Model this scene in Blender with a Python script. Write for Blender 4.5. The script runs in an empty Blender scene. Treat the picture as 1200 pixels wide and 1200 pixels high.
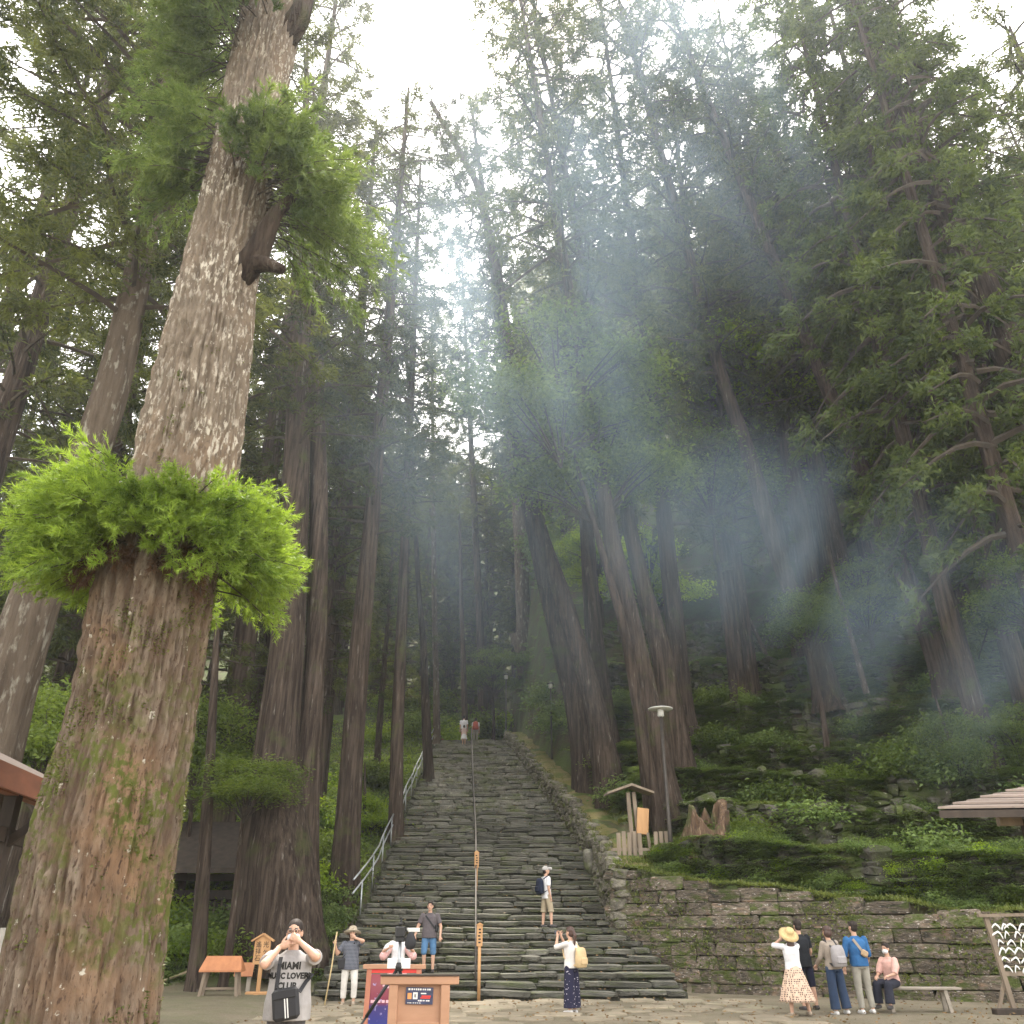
import bpy, bmesh, math, random
import numpy as np
from mathutils import Vector, Matrix, Euler
from mathutils.bvhtree import BVHTree

RND = random.Random(11)
rng = np.random.default_rng(11)
SC = bpy.context.scene
COL = SC.collection

# ------------------------------------------------------------------ camera
F = 1000.0            # focal length in pixels of the 1200 px photograph
CAMH = 1.55
PITCH = math.radians(26.1)
cam_d = bpy.data.cameras.new('camera')
cam_d.sensor_width = 36.0
cam_d.lens = 36.0 * F / 1200.0
cam_d.clip_start = 0.1
cam_d.clip_end = 1500.0
cam = bpy.data.objects.new('camera', cam_d)
cam.location = (0, 0, CAMH)
cam.rotation_euler = (math.radians(90) + PITCH, 0, 0)
COL.objects.link(cam)
SC.camera = cam

# ------------------------------------------------------------------ light
SUN_EL, SUN_AZ = math.radians(62), math.radians(-6)     # azimuth clockwise from +Y
world = bpy.data.worlds.new('World')
SC.world = world
world.use_nodes = True
wn = world.node_tree.nodes
wl = world.node_tree.links
wn.clear()
w_out = wn.new('ShaderNodeOutputWorld')
w_bg = wn.new('ShaderNodeBackground')
w_sky = wn.new('ShaderNodeTexSky')
w_sky.sky_type = 'NISHITA'
w_sky.sun_disc = False
w_sky.sun_elevation = SUN_EL
w_sky.sun_rotation = SUN_AZ
w_sky.air_density = 1.0
w_sky.dust_density = 4.0
w_sky.ozone_density = 1.0
# thin bright cloud over the whole sky
w_tc = wn.new('ShaderNodeTexCoord')
w_n = wn.new('ShaderNodeTexNoise')
w_n.inputs['Scale'].default_value = 2.2
w_n.inputs['Detail'].default_value = 6
w_r = wn.new('ShaderNodeMapRange')
w_r.inputs['From Min'].default_value = 0.36
w_r.inputs['From Max'].default_value = 0.56
w_mix = wn.new('ShaderNodeMix')
w_mix.data_type = 'RGBA'
w_mix.inputs[7].default_value = (15.0, 14.4, 13.7, 1)
wl.new(w_tc.outputs['Generated'], w_n.inputs['Vector'])
wl.new(w_n.outputs[0], w_r.inputs['Value'])
wl.new(w_r.outputs[0], w_mix.inputs[0])
wl.new(w_sky.outputs[0], w_mix.inputs[6])
wl.new(w_mix.outputs[2], w_bg.inputs['Color'])
w_bg.inputs['Strength'].default_value = 0.11
wl.new(w_bg.outputs[0], w_out.inputs['Surface'])

sun_d = bpy.data.lights.new('sun', 'SUN')
sun_d.energy = 4.4
sun_d.angle = math.radians(4)
sun_d.color = (1.0, 0.93, 0.82)
sun = bpy.data.objects.new('sun', sun_d)
COL.objects.link(sun)
sdir = Vector((math.sin(SUN_AZ) * math.cos(SUN_EL), math.cos(SUN_AZ) * math.cos(SUN_EL), math.sin(SUN_EL)))
sun.rotation_euler = sdir.to_track_quat('Z', 'Y').to_euler()
sun.location = (0, 0, 60)

SC.view_settings.view_transform = 'Standard'
SC.view_settings.look = 'None'
SC.view_settings.gamma = 1.0
SC.view_settings.use_curve_mapping = False
SC.view_settings.exposure = 1.64
cy = SC.cycles
cy.use_denoising = True
cy.max_bounces = 7
cy.diffuse_bounces = 4
cy.glossy_bounces = 2
cy.transmission_bounces = 4
cy.volume_bounces = 1
cy.transparent_max_bounces = 8
cy.volume_step_rate = 4.0
cy.volume_max_steps = 64
cy.caustics_reflective = False
cy.caustics_refractive = False

# ------------------------------------------------------------------ pixel helpers
CP, SP = math.cos(PITCH), math.sin(PITCH)

def tanel(py):
    """height gained per metre of Y along the ray through image row py"""
    v = (600 - py) / F
    return (SP + v * CP) / (CP - v * SP)

def zat(py, Y):
    return CAMH + Y * tanel(py)

def dep(Y, z):
    return Y * CP + (z - CAMH) * SP

def at(px, py, Y):
    z = zat(py, Y)
    return Vector(((px - 600) / F * dep(Y, z), Y, z))

def onz(px, py, z=0.0):
    Y = (z - CAMH) / tanel(py)
    return at(px, py, Y)

# ------------------------------------------------------------------ noise
def _hash(ix, iy, iz, seed):
    h = (ix.astype(np.int64) * 374761393 + iy.astype(np.int64) * 668265263 + iz.astype(np.int64) * 1274126177 + seed * 974711) & 0xffffffff
    h = ((h ^ (h >> 13)) * 1274126177) & 0xffffffff
    h = ((h ^ (h >> 16)) * 2246822519) & 0xffffffff
    return ((h ^ (h >> 15)) & 0xffffff) / float(0xffffff)

def vnoise(P, seed=0):
    P = np.asarray(P, float)
    i = np.floor(P)
    f = P - i
    f = f * f * (3 - 2 * f)
    ix, iy, iz = i[:, 0], i[:, 1], i[:, 2]
    r = 0
    for dx in (0, 1):
        wx = f[:, 0] if dx else 1 - f[:, 0]
        for dy in (0, 1):
            wy = f[:, 1] if dy else 1 - f[:, 1]
            for dz in (0, 1):
                wz = f[:, 2] if dz else 1 - f[:, 2]
                r = r + wx * wy * wz * _hash(ix + dx, iy + dy, iz + dz, seed)
    return r * 2 - 1

def fbm(P, octv=4, seed=0):
    P = np.asarray(P, float)
    a, s, r = 1.0, 0.0, 0.0
    for k in range(octv):
        r = r + a * vnoise(P * (2 ** k) + 17.3 * k, seed + k)
        s += a
        a *= 0.5
    return r / s

# ------------------------------------------------------------------ mesh helpers
def mesh_np(name, V, Fs, mats=(), midx=None, smooth=False):
    """Fs: list of int arrays of shape (n,3) or (n,4)"""
    if isinstance(Fs, np.ndarray):
        Fs = [Fs]
    Fs = [np.asarray(f, dtype=np.int32) for f in Fs if len(f)]
    V = np.asarray(V, dtype=np.float32)
    me = bpy.data.meshes.new(name)
    me.vertices.add(len(V))
    me.vertices.foreach_set('co', V.ravel())
    loops = np.concatenate([f.ravel() for f in Fs])
    tot = np.concatenate([np.full(len(f), f.shape[1], np.int32) for f in Fs])
    st = np.concatenate([[0], np.cumsum(tot)[:-1]]).astype(np.int32)
    me.loops.add(len(loops))
    me.loops.foreach_set('vertex_index', loops)
    me.polygons.add(len(tot))
    me.polygons.foreach_set('loop_start', st)
    for m in mats:
        me.materials.append(m)
    if midx is not None:
        me.polygons.foreach_set('material_index', np.asarray(midx, np.int32))
    me.polygons.foreach_set('use_smooth', np.full(len(tot), bool(smooth)))
    me.update(calc_edges=True)
    return me

def link(name, me, parent=None, loc=None, rot=None, scale=None):
    o = bpy.data.objects.new(name, me)
    COL.objects.link(o)
    if parent is not None:
        o.parent = parent
    if loc is not None:
        o.location = loc
    if rot is not None:
        o.rotation_euler = rot
    if scale is not None:
        o.scale = scale
    return o

def tag(o, label=None, cat=None, group=None, kind=None):
    if label:
        o['label'] = label
    if cat:
        o['category'] = cat
    if group:
        o['group'] = group
    if kind:
        o['kind'] = kind
    return o

def thing(name, label, cat, loc=(0, 0, 0), rz=0.0, group=None):
    o = bpy.data.objects.new(name, None)
    o.empty_display_size = 0.2
    COL.objects.link(o)
    o.location = loc
    o.rotation_euler = (0, 0, rz)
    return tag(o, label, cat, group)

class MB:
    """collects simple solids into one mesh"""
    def __init__(s):
        s.v = []
        s.f = []
    def add(s, V, Fc):
        b = len(s.v)
        s.v += [tuple(p) for p in V]
        s.f += [tuple(b + i for i in f) for f in Fc]
        return s
    def box(s, c, d, rot=None, bev=0.0):
        x, y, z = d[0] / 2, d[1] / 2, d[2] / 2
        if bev > 0:
            V, Fc = bevel_box(x, y, z, bev)
        else:
            V = [(-x, -y, -z), (x, -y, -z), (x, y, -z), (-x, y, -z), (-x, -y, z), (x, -y, z), (x, y, z), (-x, y, z)]
            Fc = [(0, 3, 2, 1), (4, 5, 6, 7), (0, 1, 5, 4), (1, 2, 6, 5), (2, 3, 7, 6), (3, 0, 4, 7)]
        m = Euler(rot).to_matrix() if rot is not None else Matrix.Identity(3)
        c = Vector(c)
        return s.add([c + m @ Vector(p) for p in V], Fc)
    def bar(s, a, b, w, h=None, up=(0, 0, 1), bev=0.0):
        """rectangular bar from a to b"""
        a, b = Vector(a), Vector(b)
        h = w if h is None else h
        d = b - a
        L = d.length
        y = d.normalized()
        x = y.cross(Vector(up))
        if x.length < 1e-4:
            x = Vector((1, 0, 0))
        x.normalize()
        z = x.cross(y)
        if bev > 0:
            V, Fc = bevel_box(w / 2, L / 2, h / 2, bev)
        else:
            V = [(sx * w / 2, sy * L / 2, sz * h / 2) for sz in (-1, 1) for (sx, sy) in ((-1, -1), (1, -1), (1, 1), (-1, 1))]
            Fc = [(0, 3, 2, 1), (4, 5, 6, 7), (0, 1, 5, 4), (1, 2, 6, 5), (2, 3, 7, 6), (3, 0, 4, 7)]
        c = (a + b) / 2
        return s.add([c + x * p[0] + y * p[1] + z * p[2] for p in V], Fc)
    def tube(s, pts, rad, n=8, caps=True):
        pts = [Vector(p) for p in pts]
        if not hasattr(rad, '__len__'):
            rad = [rad] * len(pts)
        V, Fc = [], []
        ref = None
        for i, p in enumerate(pts):
            t = (pts[min(i + 1, len(pts) - 1)] - pts[max(i - 1, 0)]).normalized()
            if ref is None:
                ref = Vector((1, 0, 0)) if abs(t.x) < 0.8 else Vector((0, 1, 0))
            u = (ref - t * ref.dot(t)).normalized()
            ref = u
            w = t.cross(u)
            for k in range(n):
                a = 2 * math.pi * k / n
                V.append(p + (u * math.cos(a) + w * math.sin(a)) * rad[i])
        for i in range(len(pts) - 1):
            for k in range(n):
                Fc.append((i * n + k, i * n + (k + 1) % n, (i + 1) * n + (k + 1) % n, (i + 1) * n + k))
        if caps:
            Fc.append(tuple(range(n))[::-1])
            Fc.append(tuple((len(pts) - 1) * n + k for k in range(n)))
        return s.add(V, Fc)
    def lathe(s, c, prof, n=16, sx=1.0, sy=1.0):
        V, Fc = [], []
        c = Vector(c)
        for r, z in prof:
            for k in range(n):
                a = 2 * math.pi * k / n
                V.append(c + Vector((r * math.cos(a) * sx, r * math.sin(a) * sy, z)))
        m = len(prof)
        for i in range(m - 1):
            for k in range(n):
                Fc.append((i * n + k, i * n + (k + 1) % n, (i + 1) * n + (k + 1) % n, (i + 1) * n + k))
        Fc.append(tuple(range(n))[::-1])
        Fc.append(tuple((m - 1) * n + k for k in range(n)))
        return s.add(V, Fc)
    def mesh(s, name, m=None, smooth=False):
        me = bpy.data.meshes.new(name)
        me.from_pydata(s.v, [], s.f)
        if m is not None:
            me.materials.append(m)
        if smooth:
            me.polygons.foreach_set('use_smooth', [True] * len(me.polygons))
        me.update()
        return me
    def build(s, name, m, parent=None, smooth=False, **k):
        return link(name, s.mesh(name, m, smooth), parent, **k)

def bevel_box(x, y, z, b):
    """box with chamfered edges: 24 corners, 44 triangles"""
    b = min(b, x * .8, y * .8, z * .8)
    V, idx = [], {}
    for sx in (-1, 1):
        for sy in (-1, 1):
            for sz in (-1, 1):
                for a in range(3):
                    p = [sx * (x - b), sy * (y - b), sz * (z - b)]
                    p[a] = (sx * x, sy * y, sz * z)[a]
                    idx[(sx, sy, sz, a)] = len(V)
                    V.append(tuple(p))
    Fc = []
    def order(f, nrm):
        c = Vector([sum(V[i][k] for i in f) / len(f) for k in range(3)])
        nv = Vector(nrm).normalized()
        u = (Vector(V[f[0]]) - c).normalized()
        w = nv.cross(u)
        return tuple(sorted(f, key=lambda i: math.atan2((Vector(V[i]) - c).dot(w), (Vector(V[i]) - c).dot(u))))
    S = (-1, 1)
    for s in S:
        Fc.append(order([idx[(s, a, b2, 0)] for a in S for b2 in S], (s, 0, 0)))
        Fc.append(order([idx[(a, s, b2, 1)] for a in S for b2 in S], (0, s, 0)))
        Fc.append(order([idx[(a, b2, s, 2)] for a in S for b2 in S], (0, 0, s)))
    for s in S:
        for t in S:
            Fc.append(order([idx[(s, t, a, k)] for a in S for k in (0, 1)], (s, t, 0)))
            Fc.append(order([idx[(s, a, t, k)] for a in S for k in (0, 2)], (s, 0, t)))
            Fc.append(order([idx[(a, s, t, k)] for a in S for k in (1, 2)], (0, s, t)))
            for u in S:
                Fc.append(order([idx[(s, t, u, k)] for k in range(3)], (s, t, u)))
    return V, Fc

def stone_mesh(name, seed, m, bev=0.16, jit=0.07):
    """unit stone (1x1x1, centred): chamfered, knocked about"""
    V, Fc = bevel_box(.5, .5, .5, bev)
    V = np.array(V)
    n = np.stack([vnoise(V * 1.9 + 31 * k, seed + k) for k in range(3)], 1)
    V = V + n * jit * 2
    me = bpy.data.meshes.new(name)
    me.from_pydata(V.tolist(), [], Fc)
    me.materials.append(m)
    me.update()
    return me

# ------------------------------------------------------------------ materials
def _nt(name):
    m = bpy.data.materials.new(name)
    m.use_nodes = True
    nt = m.node_tree
    nt.nodes.clear()
    out = nt.nodes.new('ShaderNodeOutputMaterial')
    return m, nt, out

def N(nt, t, **k):
    n = nt.nodes.new(t)
    for a, b in k.items():
        if a in n.inputs:
            n.inputs[a].default_value = b
        else:
            setattr(n, a, b)
    return n

def rgba(c):
    return (c[0], c[1], c[2], 1.0)

def mixc(nt, fac, a, b, blend='MIX'):
    n = nt.nodes.new('ShaderNodeMix')
    n.data_type = 'RGBA'
    n.blend_type = blend
    for sock, v in ((0, fac), (6, a), (7, b)):
        if isinstance(v, (int, float)):
            n.inputs[sock].default_value = v
        elif isinstance(v, tuple):
            n.inputs[sock].default_value = rgba(v)
        else:
            nt.links.new(v, n.inputs[sock])
    return n.outputs[2]

def noise_fac(nt, vec, scale, lo, hi, detail=5, rough=0.6, stretch=None, seed=0.0):
    if stretch is not None or seed:
        mp = N(nt, 'ShaderNodeMapping')
        mp.inputs['Scale'].default_value = stretch or (1, 1, 1)
        mp.inputs['Location'].default_value = (seed, seed * .7, seed * .3)
        nt.links.new(vec, mp.inputs['Vector'])
        vec = mp.outputs[0]
    n = N(nt, 'ShaderNodeTexNoise', Scale=scale, Detail=detail, Roughness=rough)
    nt.links.new(vec, n.inputs['Vector'])
    r = N(nt, 'ShaderNodeMapRange')
    r.inputs['From Min'].default_value = lo
    r.inputs['From Max'].default_value = hi
    nt.links.new(n.outputs[0], r.inputs['Value'])
    return r.outputs[0]

def surf(name, c1, c2=None, scale=4.0, lo=.35, hi=.65, layers=(), rough=.85, spec=.3, bump=.3, bscale=20.0, bdist=.02,
         stretch=None, objrand=0.0, coord='Object', metal=0.0, bstretch=None):
    """layers: (colour, scale, lo, hi, stretch) patches laid over the base"""
    m, nt, out = _nt(name)
    tc = N(nt, 'ShaderNodeTexCoord')
    vec = tc.outputs[coord]
    if objrand:
        oi = N(nt, 'ShaderNodeObjectInfo')
        ad = N(nt, 'ShaderNodeVectorMath', operation='MULTIPLY_ADD')
        nt.links.new(oi.outputs['Random'], ad.inputs[0])
        ad.inputs[1].default_value = (37.0, 91.0, 53.0)
        nt.links.new(vec, ad.inputs[2])
        vec = ad.outputs[0]
    col = None
    if c2 is None:
        c2 = tuple(x * .75 for x in c1)
    col = mixc(nt, noise_fac(nt, vec, scale, lo, hi, stretch=stretch), c1, c2)
    for i, L in enumerate(layers):
        st = L[4] if len(L) > 4 else None
        col = mixc(nt, noise_fac(nt, vec, L[1], L[2], L[3], stretch=st, seed=3.7 * (i + 1)), col, L[0])
    if objrand:
        mr = N(nt, 'ShaderNodeMapRange')
        mr.inputs['To Min'].default_value = 1 - objrand
        mr.inputs['To Max'].default_value = 1 + objrand
        nt.links.new(oi.outputs['Random'], mr.inputs['Value'])
        hs = N(nt, 'ShaderNodeHueSaturation')
        nt.links.new(mr.outputs[0], hs.inputs['Value'])
        nt.links.new(col, hs.inputs['Color'])
        col = hs.outputs[0]
    p = N(nt, 'ShaderNodeBsdfPrincipled')
    p.inputs['Roughness'].default_value = rough
    p.inputs['Specular IOR Level'].default_value = spec
    p.inputs['Metallic'].default_value = metal
    nt.links.new(col, p.inputs['Base Color'])
    if bump:
        bf = noise_fac(nt, vec, bscale, 0.2, 0.8, detail=7, stretch=bstretch or stretch)
        b = N(nt, 'ShaderNodeBump')
        b.inputs['Strength'].default_value = bump
        b.inputs['Distance'].default_value = bdist
        nt.links.new(bf, b.inputs['Height'])
        nt.links.new(b.outputs[0], p.inputs['Normal'])
    nt.links.new(p.outputs[0], out.inputs['Surface'])
    return m

def plain(name, c, rough=.6, spec=.4, metal=0.0, var=.12):
    return surf(name, c, tuple(x * (1 - var) for x in c), scale=9, rough=rough, spec=spec, metal=metal, bump=.08, bscale=60, bdist=.004)

def leafmat(name, dark, light, trans=.45, tcol=None, scale=.5, rough=.55, wood=None):
    m, nt, out = _nt(name)
    g = N(nt, 'ShaderNodeNewGeometry')
    oi = N(nt, 'ShaderNodeObjectInfo')
    nf = noise_fac(nt, g.outputs['Position'], scale, .35, .65, detail=3)
    ri = N(nt, 'ShaderNodeMath', operation='MULTIPLY_ADD')
    nt.links.new(g.outputs['Random Per Island'], ri.inputs[0])
    ri.inputs[1].default_value = .55
    mu = N(nt, 'ShaderNodeMath', operation='MULTIPLY')
    nt.links.new(nf, mu.inputs[0])
    mu.inputs[1].default_value = .55
    nt.links.new(mu.outputs[0], ri.inputs[2])
    col = mixc(nt, ri.outputs[0], dark, light)
    mr = N(nt, 'ShaderNodeMapRange')
    mr.inputs['To Min'].default_value = .8
    mr.inputs['To Max'].default_value = 1.2
    nt.links.new(oi.outputs['Random'], mr.inputs['Value'])
    hs = N(nt, 'ShaderNodeHueSaturation')
    nt.links.new(mr.outputs[0], hs.inputs['Value'])
    nt.links.new(col, hs.inputs['Color'])
    col = hs.outputs[0]
    p = N(nt, 'ShaderNodeBsdfPrincipled')
    p.inputs['Roughness'].default_value = rough
    p.inputs['Specular IOR Level'].default_value = .25
    nt.links.new(col, p.inputs['Base Color'])
    t = N(nt, 'ShaderNodeBsdfTranslucent')
    tc = mixc(nt, 1.0, col, tcol or (1.5, 1.5, .7), 'MULTIPLY')
    nt.links.new(tc, t.inputs['Color'])
    mx = N(nt, 'ShaderNodeMixShader')
    mx.inputs[0].default_value = trans
    nt.links.new(p.outputs[0], mx.inputs[1])
    nt.links.new(t.outputs[0], mx.inputs[2])
    nt.links.new(mx.outputs[0], out.inputs['Surface'])
    return m

BARK = surf('cedar_bark', (.040, .029, .022), (.112, .085, .066), scale=2.6, lo=.38, hi=.66, stretch=(3, 3, .22),
            layers=(((.26, .235, .20), 3.0, .62, .74, (3, 3, .35)), ((.030, .022, .018), 3.2, .54, .66, (4, 4, .2)), ((.075, .085, .03), .9, .58, .75)),
            rough=.95, spec=.1, bump=1.0, bscale=9, bdist=.06, bstretch=(3.5, 3.5, .25), objrand=.15)
BARK_GREY = surf('pale_bark', (.145, .115, .085), (.075, .057, .042), scale=2.2, stretch=(3, 3, .4),
            layers=(((.28, .26, .21), 5.0, .56, .68, (1.5, 1.5, .5)),), rough=.95, spec=.1, bump=1.0, bscale=9, bdist=.05, bstretch=(3.5, 3.5, .3), objrand=.12)
TWIG = surf('twig_bark', (.050, .042, .034), (.085, .07, .055), scale=3, rough=.95, spec=.1, bump=0)
LEAF_CEDAR = leafmat('cedar_needles', (.016, .027, .011), (.100, .112, .034), trans=.42)
LEAF_HINOKI = leafmat('cypress_sprays', (.022, .042, .012), (.125, .162, .038), trans=.42)
LEAF_YOUNG = leafmat('young_cedar_needles', (.065, .115, .018), (.25, .34, .060), trans=.42, scale=2.0)
LEAF_TUFT2 = leafmat('upper_tuft_needles', (.035, .062, .020), (.14, .185, .06), trans=.42, scale=2.0)
LEAF_BROAD = leafmat('broad_leaves', (.034, .062, .016), (.165, .22, .045), trans=.5, rough=.4)
LEAF_BRIGHT = leafmat('bright_leaves', (.09, .16, .02), (.27, .36, .04), trans=.58, rough=.4)
LEAF_FERN = leafmat('fern_fronds', (.045, .085, .024), (.19, .255, .075), trans=.35, scale=.9)
MOSS = leafmat('moss_tufts', (.045, .065, .016), (.15, .165, .04), trans=.25, scale=.8)
STONE_STEP = surf('step_stone', (.175, .165, .135), (.085, .085, .068), scale=1.6, layers=(((.085, .098, .038), 1.1, .48, .66), ((.30, .275, .22), 5.0, .62, .72), ((.04, .042, .034), 2.6, .58, .7)),
                  rough=.8, spec=.35, bump=.9, bscale=7, bdist=.06, objrand=.32)
STONE_WALL = surf('wall_stone', (.205, .165, .125), (.085, .072, .056), scale=5.5, layers=(((.27, .18, .12), 1.6, .58, .7), ((.045, .040, .032), 3.0, .55, .66), ((.50, .46, .41), 9.0, .61, .66), ((.075, .092, .028), 1.8, .49, .60)),
                  rough=.9, spec=.2, bump=.9, bscale=8, bdist=.06, objrand=.3)
STONE_RUBBLE = surf('rubble_stone', (.11, .10, .08), (.05, .048, .038), scale=2.4, layers=(((.060, .075, .022), 1.5, .44, .58), ((.33, .31, .27), 6.0, .64, .72)),
                  rough=.9, spec=.2, bump=.9, bscale=8, bdist=.05, objrand=.3)
FLAG = surf('flagstone', (.29, .245, .175), (.20, .17, .12), scale=1.8, layers=(((.21, .20, .13), 1.2, .55, .72),), rough=.8, spec=.3, bump=.5, bscale=8, bdist=.03, objrand=.15)
# ------------------------------------------------------------------ the lie of the land
SY0, SLOPE = 24.5, 0.42
RISE, TREAD = 0.18, 0.18 / 0.42
NSTEP = 66
STOP = SY0 + NSTEP * TREAD            # top of the stairs
ZTOP = NSTEP * RISE

def interp(x, xs, ys):
    return np.interp(x, xs, ys)

RE_Y = [20, 24.5, 26.2, 28, 34.3, 41.9, 53, 60]
RE_X = [5.0, 4.25, 3.8, 2.95, 2.6, 1.4, -.5, -1.4]
PAR_H = ([28, 31, 36, 45, 53, 58], [1.72, 1.45, 1.15, .75, .45, .3])
WX = [2.95, 5.8, 11.2, 16, 30]
WY = [28.0, 26.4, 23.5, 21.3, 15.5]
WH = ([2.95, 5.8, 11.2, 16, 30], [3.2, 2.75, 2.0, 1.75, 1.6])
LEFT_X = -4.45

def stair_z(Y):
    return np.clip((np.asarray(Y, float) - SY0) * SLOPE, 0, ZTOP)

def hill_raw(x, Y):
    """hillside to the right, behind the retaining wall"""
    d = Y - interp(x, WX, WY)
    d = np.maximum(d, 0)
    q = 3.0
    wob = .55 * np.sin(x * .31 + 1.3) + .35 * np.sin(x * .83) + .05 * x
    t = (d + wob - 1.4) / q
    k = np.floor(t)
    fr = t - k
    st = np.clip((fr - .0) / .26, 0, 1)
    st = st * st * (3 - 2 * st)
    terr = (k + st * .85 + fr * .15) * q * .5
    return interp(x, *WH) + np.maximum(terr, 0) * np.minimum(1, d / .8) + .45 * np.maximum(d - 12, 0)

def ground(x, Y):
    x = np.asarray(x, float)
    Y = np.asarray(Y, float)
    re = interp(Y, RE_Y, RE_X)
    sz = stair_z(Y)
    back = np.maximum(Y - STOP - 3, 0) * .33 + np.maximum(Y - STOP - 12, 0) * .35
    base = sz + back
    # left bank
    lx = np.maximum(LEFT_X - .2 - x, 0)
    Ls = np.clip((Y - SY0 - 1.0 - .55 * np.maximum(lx - 3.5, 0)) * SLOPE, 0, ZTOP + 2) + back * .8
    bank = Ls + np.minimum(lx, 1.0) * .12
    wl_ = np.clip(lx / .5, 0, 1)
    z = base * (1 - wl_) + bank * wl_
    # right hill
    hr = hill_raw(x, Y)
    ph = interp(Y, *PAR_H)
    rx = x - re
    path = base + ph                          # strip on top of the flank wall
    wgt = np.clip((rx - 1.25) / 1.6, 0, 1)
    hill = path * (1 - wgt) + np.maximum(hr, path * .0 + hr) * wgt
    onhill = (rx > .25) & (Y > interp(x, WX, WY) + .3)
    z = np.where(onhill, hill, z)
    # plaza stays flat in front of the wall
    front = (rx > .25) & ~onhill & (x > 2.9)
    z = np.where(front, np.minimum(z, 0) , z)
    return z

def ground_n(x, Y):
    """land with its small humps"""
    z = ground(x, Y)
    return z + fbm(np.c_[np.asarray(x) * .8, np.asarray(Y) * .8, np.zeros(len(z))], 4, 5) * .22 * np.clip((z - .05) / .6, 0, 1)

def gz(x, Y):
    return float(ground(np.array([x]), np.array([Y]))[0])

def on_ground(px, py, y0=12, y1=70):
    """first place where the ray through a pixel meets the land"""
    Y = np.arange(y0, y1, .05)
    te = tanel(py)
    z = CAMH + Y * te
    x = (px - 600) / F * (Y * CP + (z - CAMH) * SP)
    g = ground(x, Y)
    i = np.argmax(g >= z)
    return Vector((x[i], Y[i], g[i]))

# terrain sheet -----------------------------------------------------------
def axis(*segs):
    a = []
    for s, e, d in segs:
        a += list(np.arange(s, e, d))
    return np.array(a)

gx = axis((-260, -60, 12), (-60, -24, 2.0), (-24, -6, .6), (-6, 24, .3), (24, 50, 1.2), (50, 261, 12))
gy = axis((-120, -10, 12), (-10, 16, 1.5), (16, 48, .3), (48, 70, .6), (70, 110, 2.0), (110, 600, 20))
GX, GY = np.meshgrid(gx, gy)
P0 = np.stack([GX.ravel(), GY.ravel()], 1)
Zt = ground(P0[:, 0], P0[:, 1])
nz = fbm(np.c_[P0 * .8, np.zeros(len(P0))], 4, 5)
rough_w = np.clip((Zt - .05) / .6, 0, 1)
# keep the sheet below steps and the wall-top strip
on_st = (P0[:, 0] > LEFT_X - .1) & (P0[:, 0] < interp(P0[:, 1], RE_Y, RE_X) + .1) & (P0[:, 1] > SY0 - .6) & (P0[:, 1] < STOP + .3)
Zt = Zt + nz * .22 * rough_w * (~on_st) - np.where(on_st, .35, 0)
nxg, nyg = len(gx), len(gy)
I = np.arange(nxg * nyg).reshape(nyg, nxg)
Fg = np.stack([I[:-1, :-1].ravel(), I[:-1, 1:].ravel(), I[1:, 1:].ravel(), I[1:, :-1].ravel()], 1)

def ground_material():
    m, nt, out = _nt('forest_floor_and_plaza')
    g = N(nt, 'ShaderNodeNewGeometry')
    pos = g.outputs['Position']
    sep = N(nt, 'ShaderNodeSeparateXYZ')
    nt.links.new(pos, sep.inputs[0])
    hi = N(nt, 'ShaderNodeMapRange')
    hi.inputs['From Min'].default_value = .03
    hi.inputs['From Max'].default_value = .35
    nt.links.new(sep.outputs['Z'], hi.inputs['Value'])
    plaza = mixc(nt, noise_fac(nt, pos, .5, .35, .65), (.225, .19, .135), (.15, .13, .09))
    plaza = mixc(nt, noise_fac(nt, pos, 2.2, .52, .75, seed=4), plaza, (.13, .125, .07))
    plaza = mixc(nt, noise_fac(nt, pos, 30, .55, .7, seed=9), plaza, (.29, .255, .195))
    earth = mixc(nt, noise_fac(nt, pos, 1.6, .4, .6), (.075, .055, .035), (.055, .065, .026))
    earth = mixc(nt, noise_fac(nt, pos, .9, .42, .6, seed=7), earth, (.075, .10, .03))
    earth = mixc(nt, noise_fac(nt, pos, 14, .62, .7, seed=2), earth, (.17, .15, .12))
    col = mixc(nt, hi.outputs[0], plaza, earth)
    p = N(nt, 'ShaderNodeBsdfPrincipled', Roughness=.95)
    p.inputs['Specular IOR Level'].default_value = .15
    nt.links.new(col, p.inputs['Base Color'])
    b = N(nt, 'ShaderNodeBump', Strength=.7, Distance=.05)
    nt.links.new(noise_fac(nt, pos, 9, .2, .8, detail=8), b.inputs['Height'])
    nt.links.new(b.outputs[0], p.inputs['Normal'])
    nt.links.new(p.outputs[0], out.inputs['Surface'])
    return m

GROUND_M = ground_material()
terrain = link('ground', mesh_np('ground', np.c_[P0, Zt], Fg, [GROUND_M], smooth=True))
tag(terrain, kind='structure')
terrain['label'] = 'pale trodden plaza rising into mossy forest floor'

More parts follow.
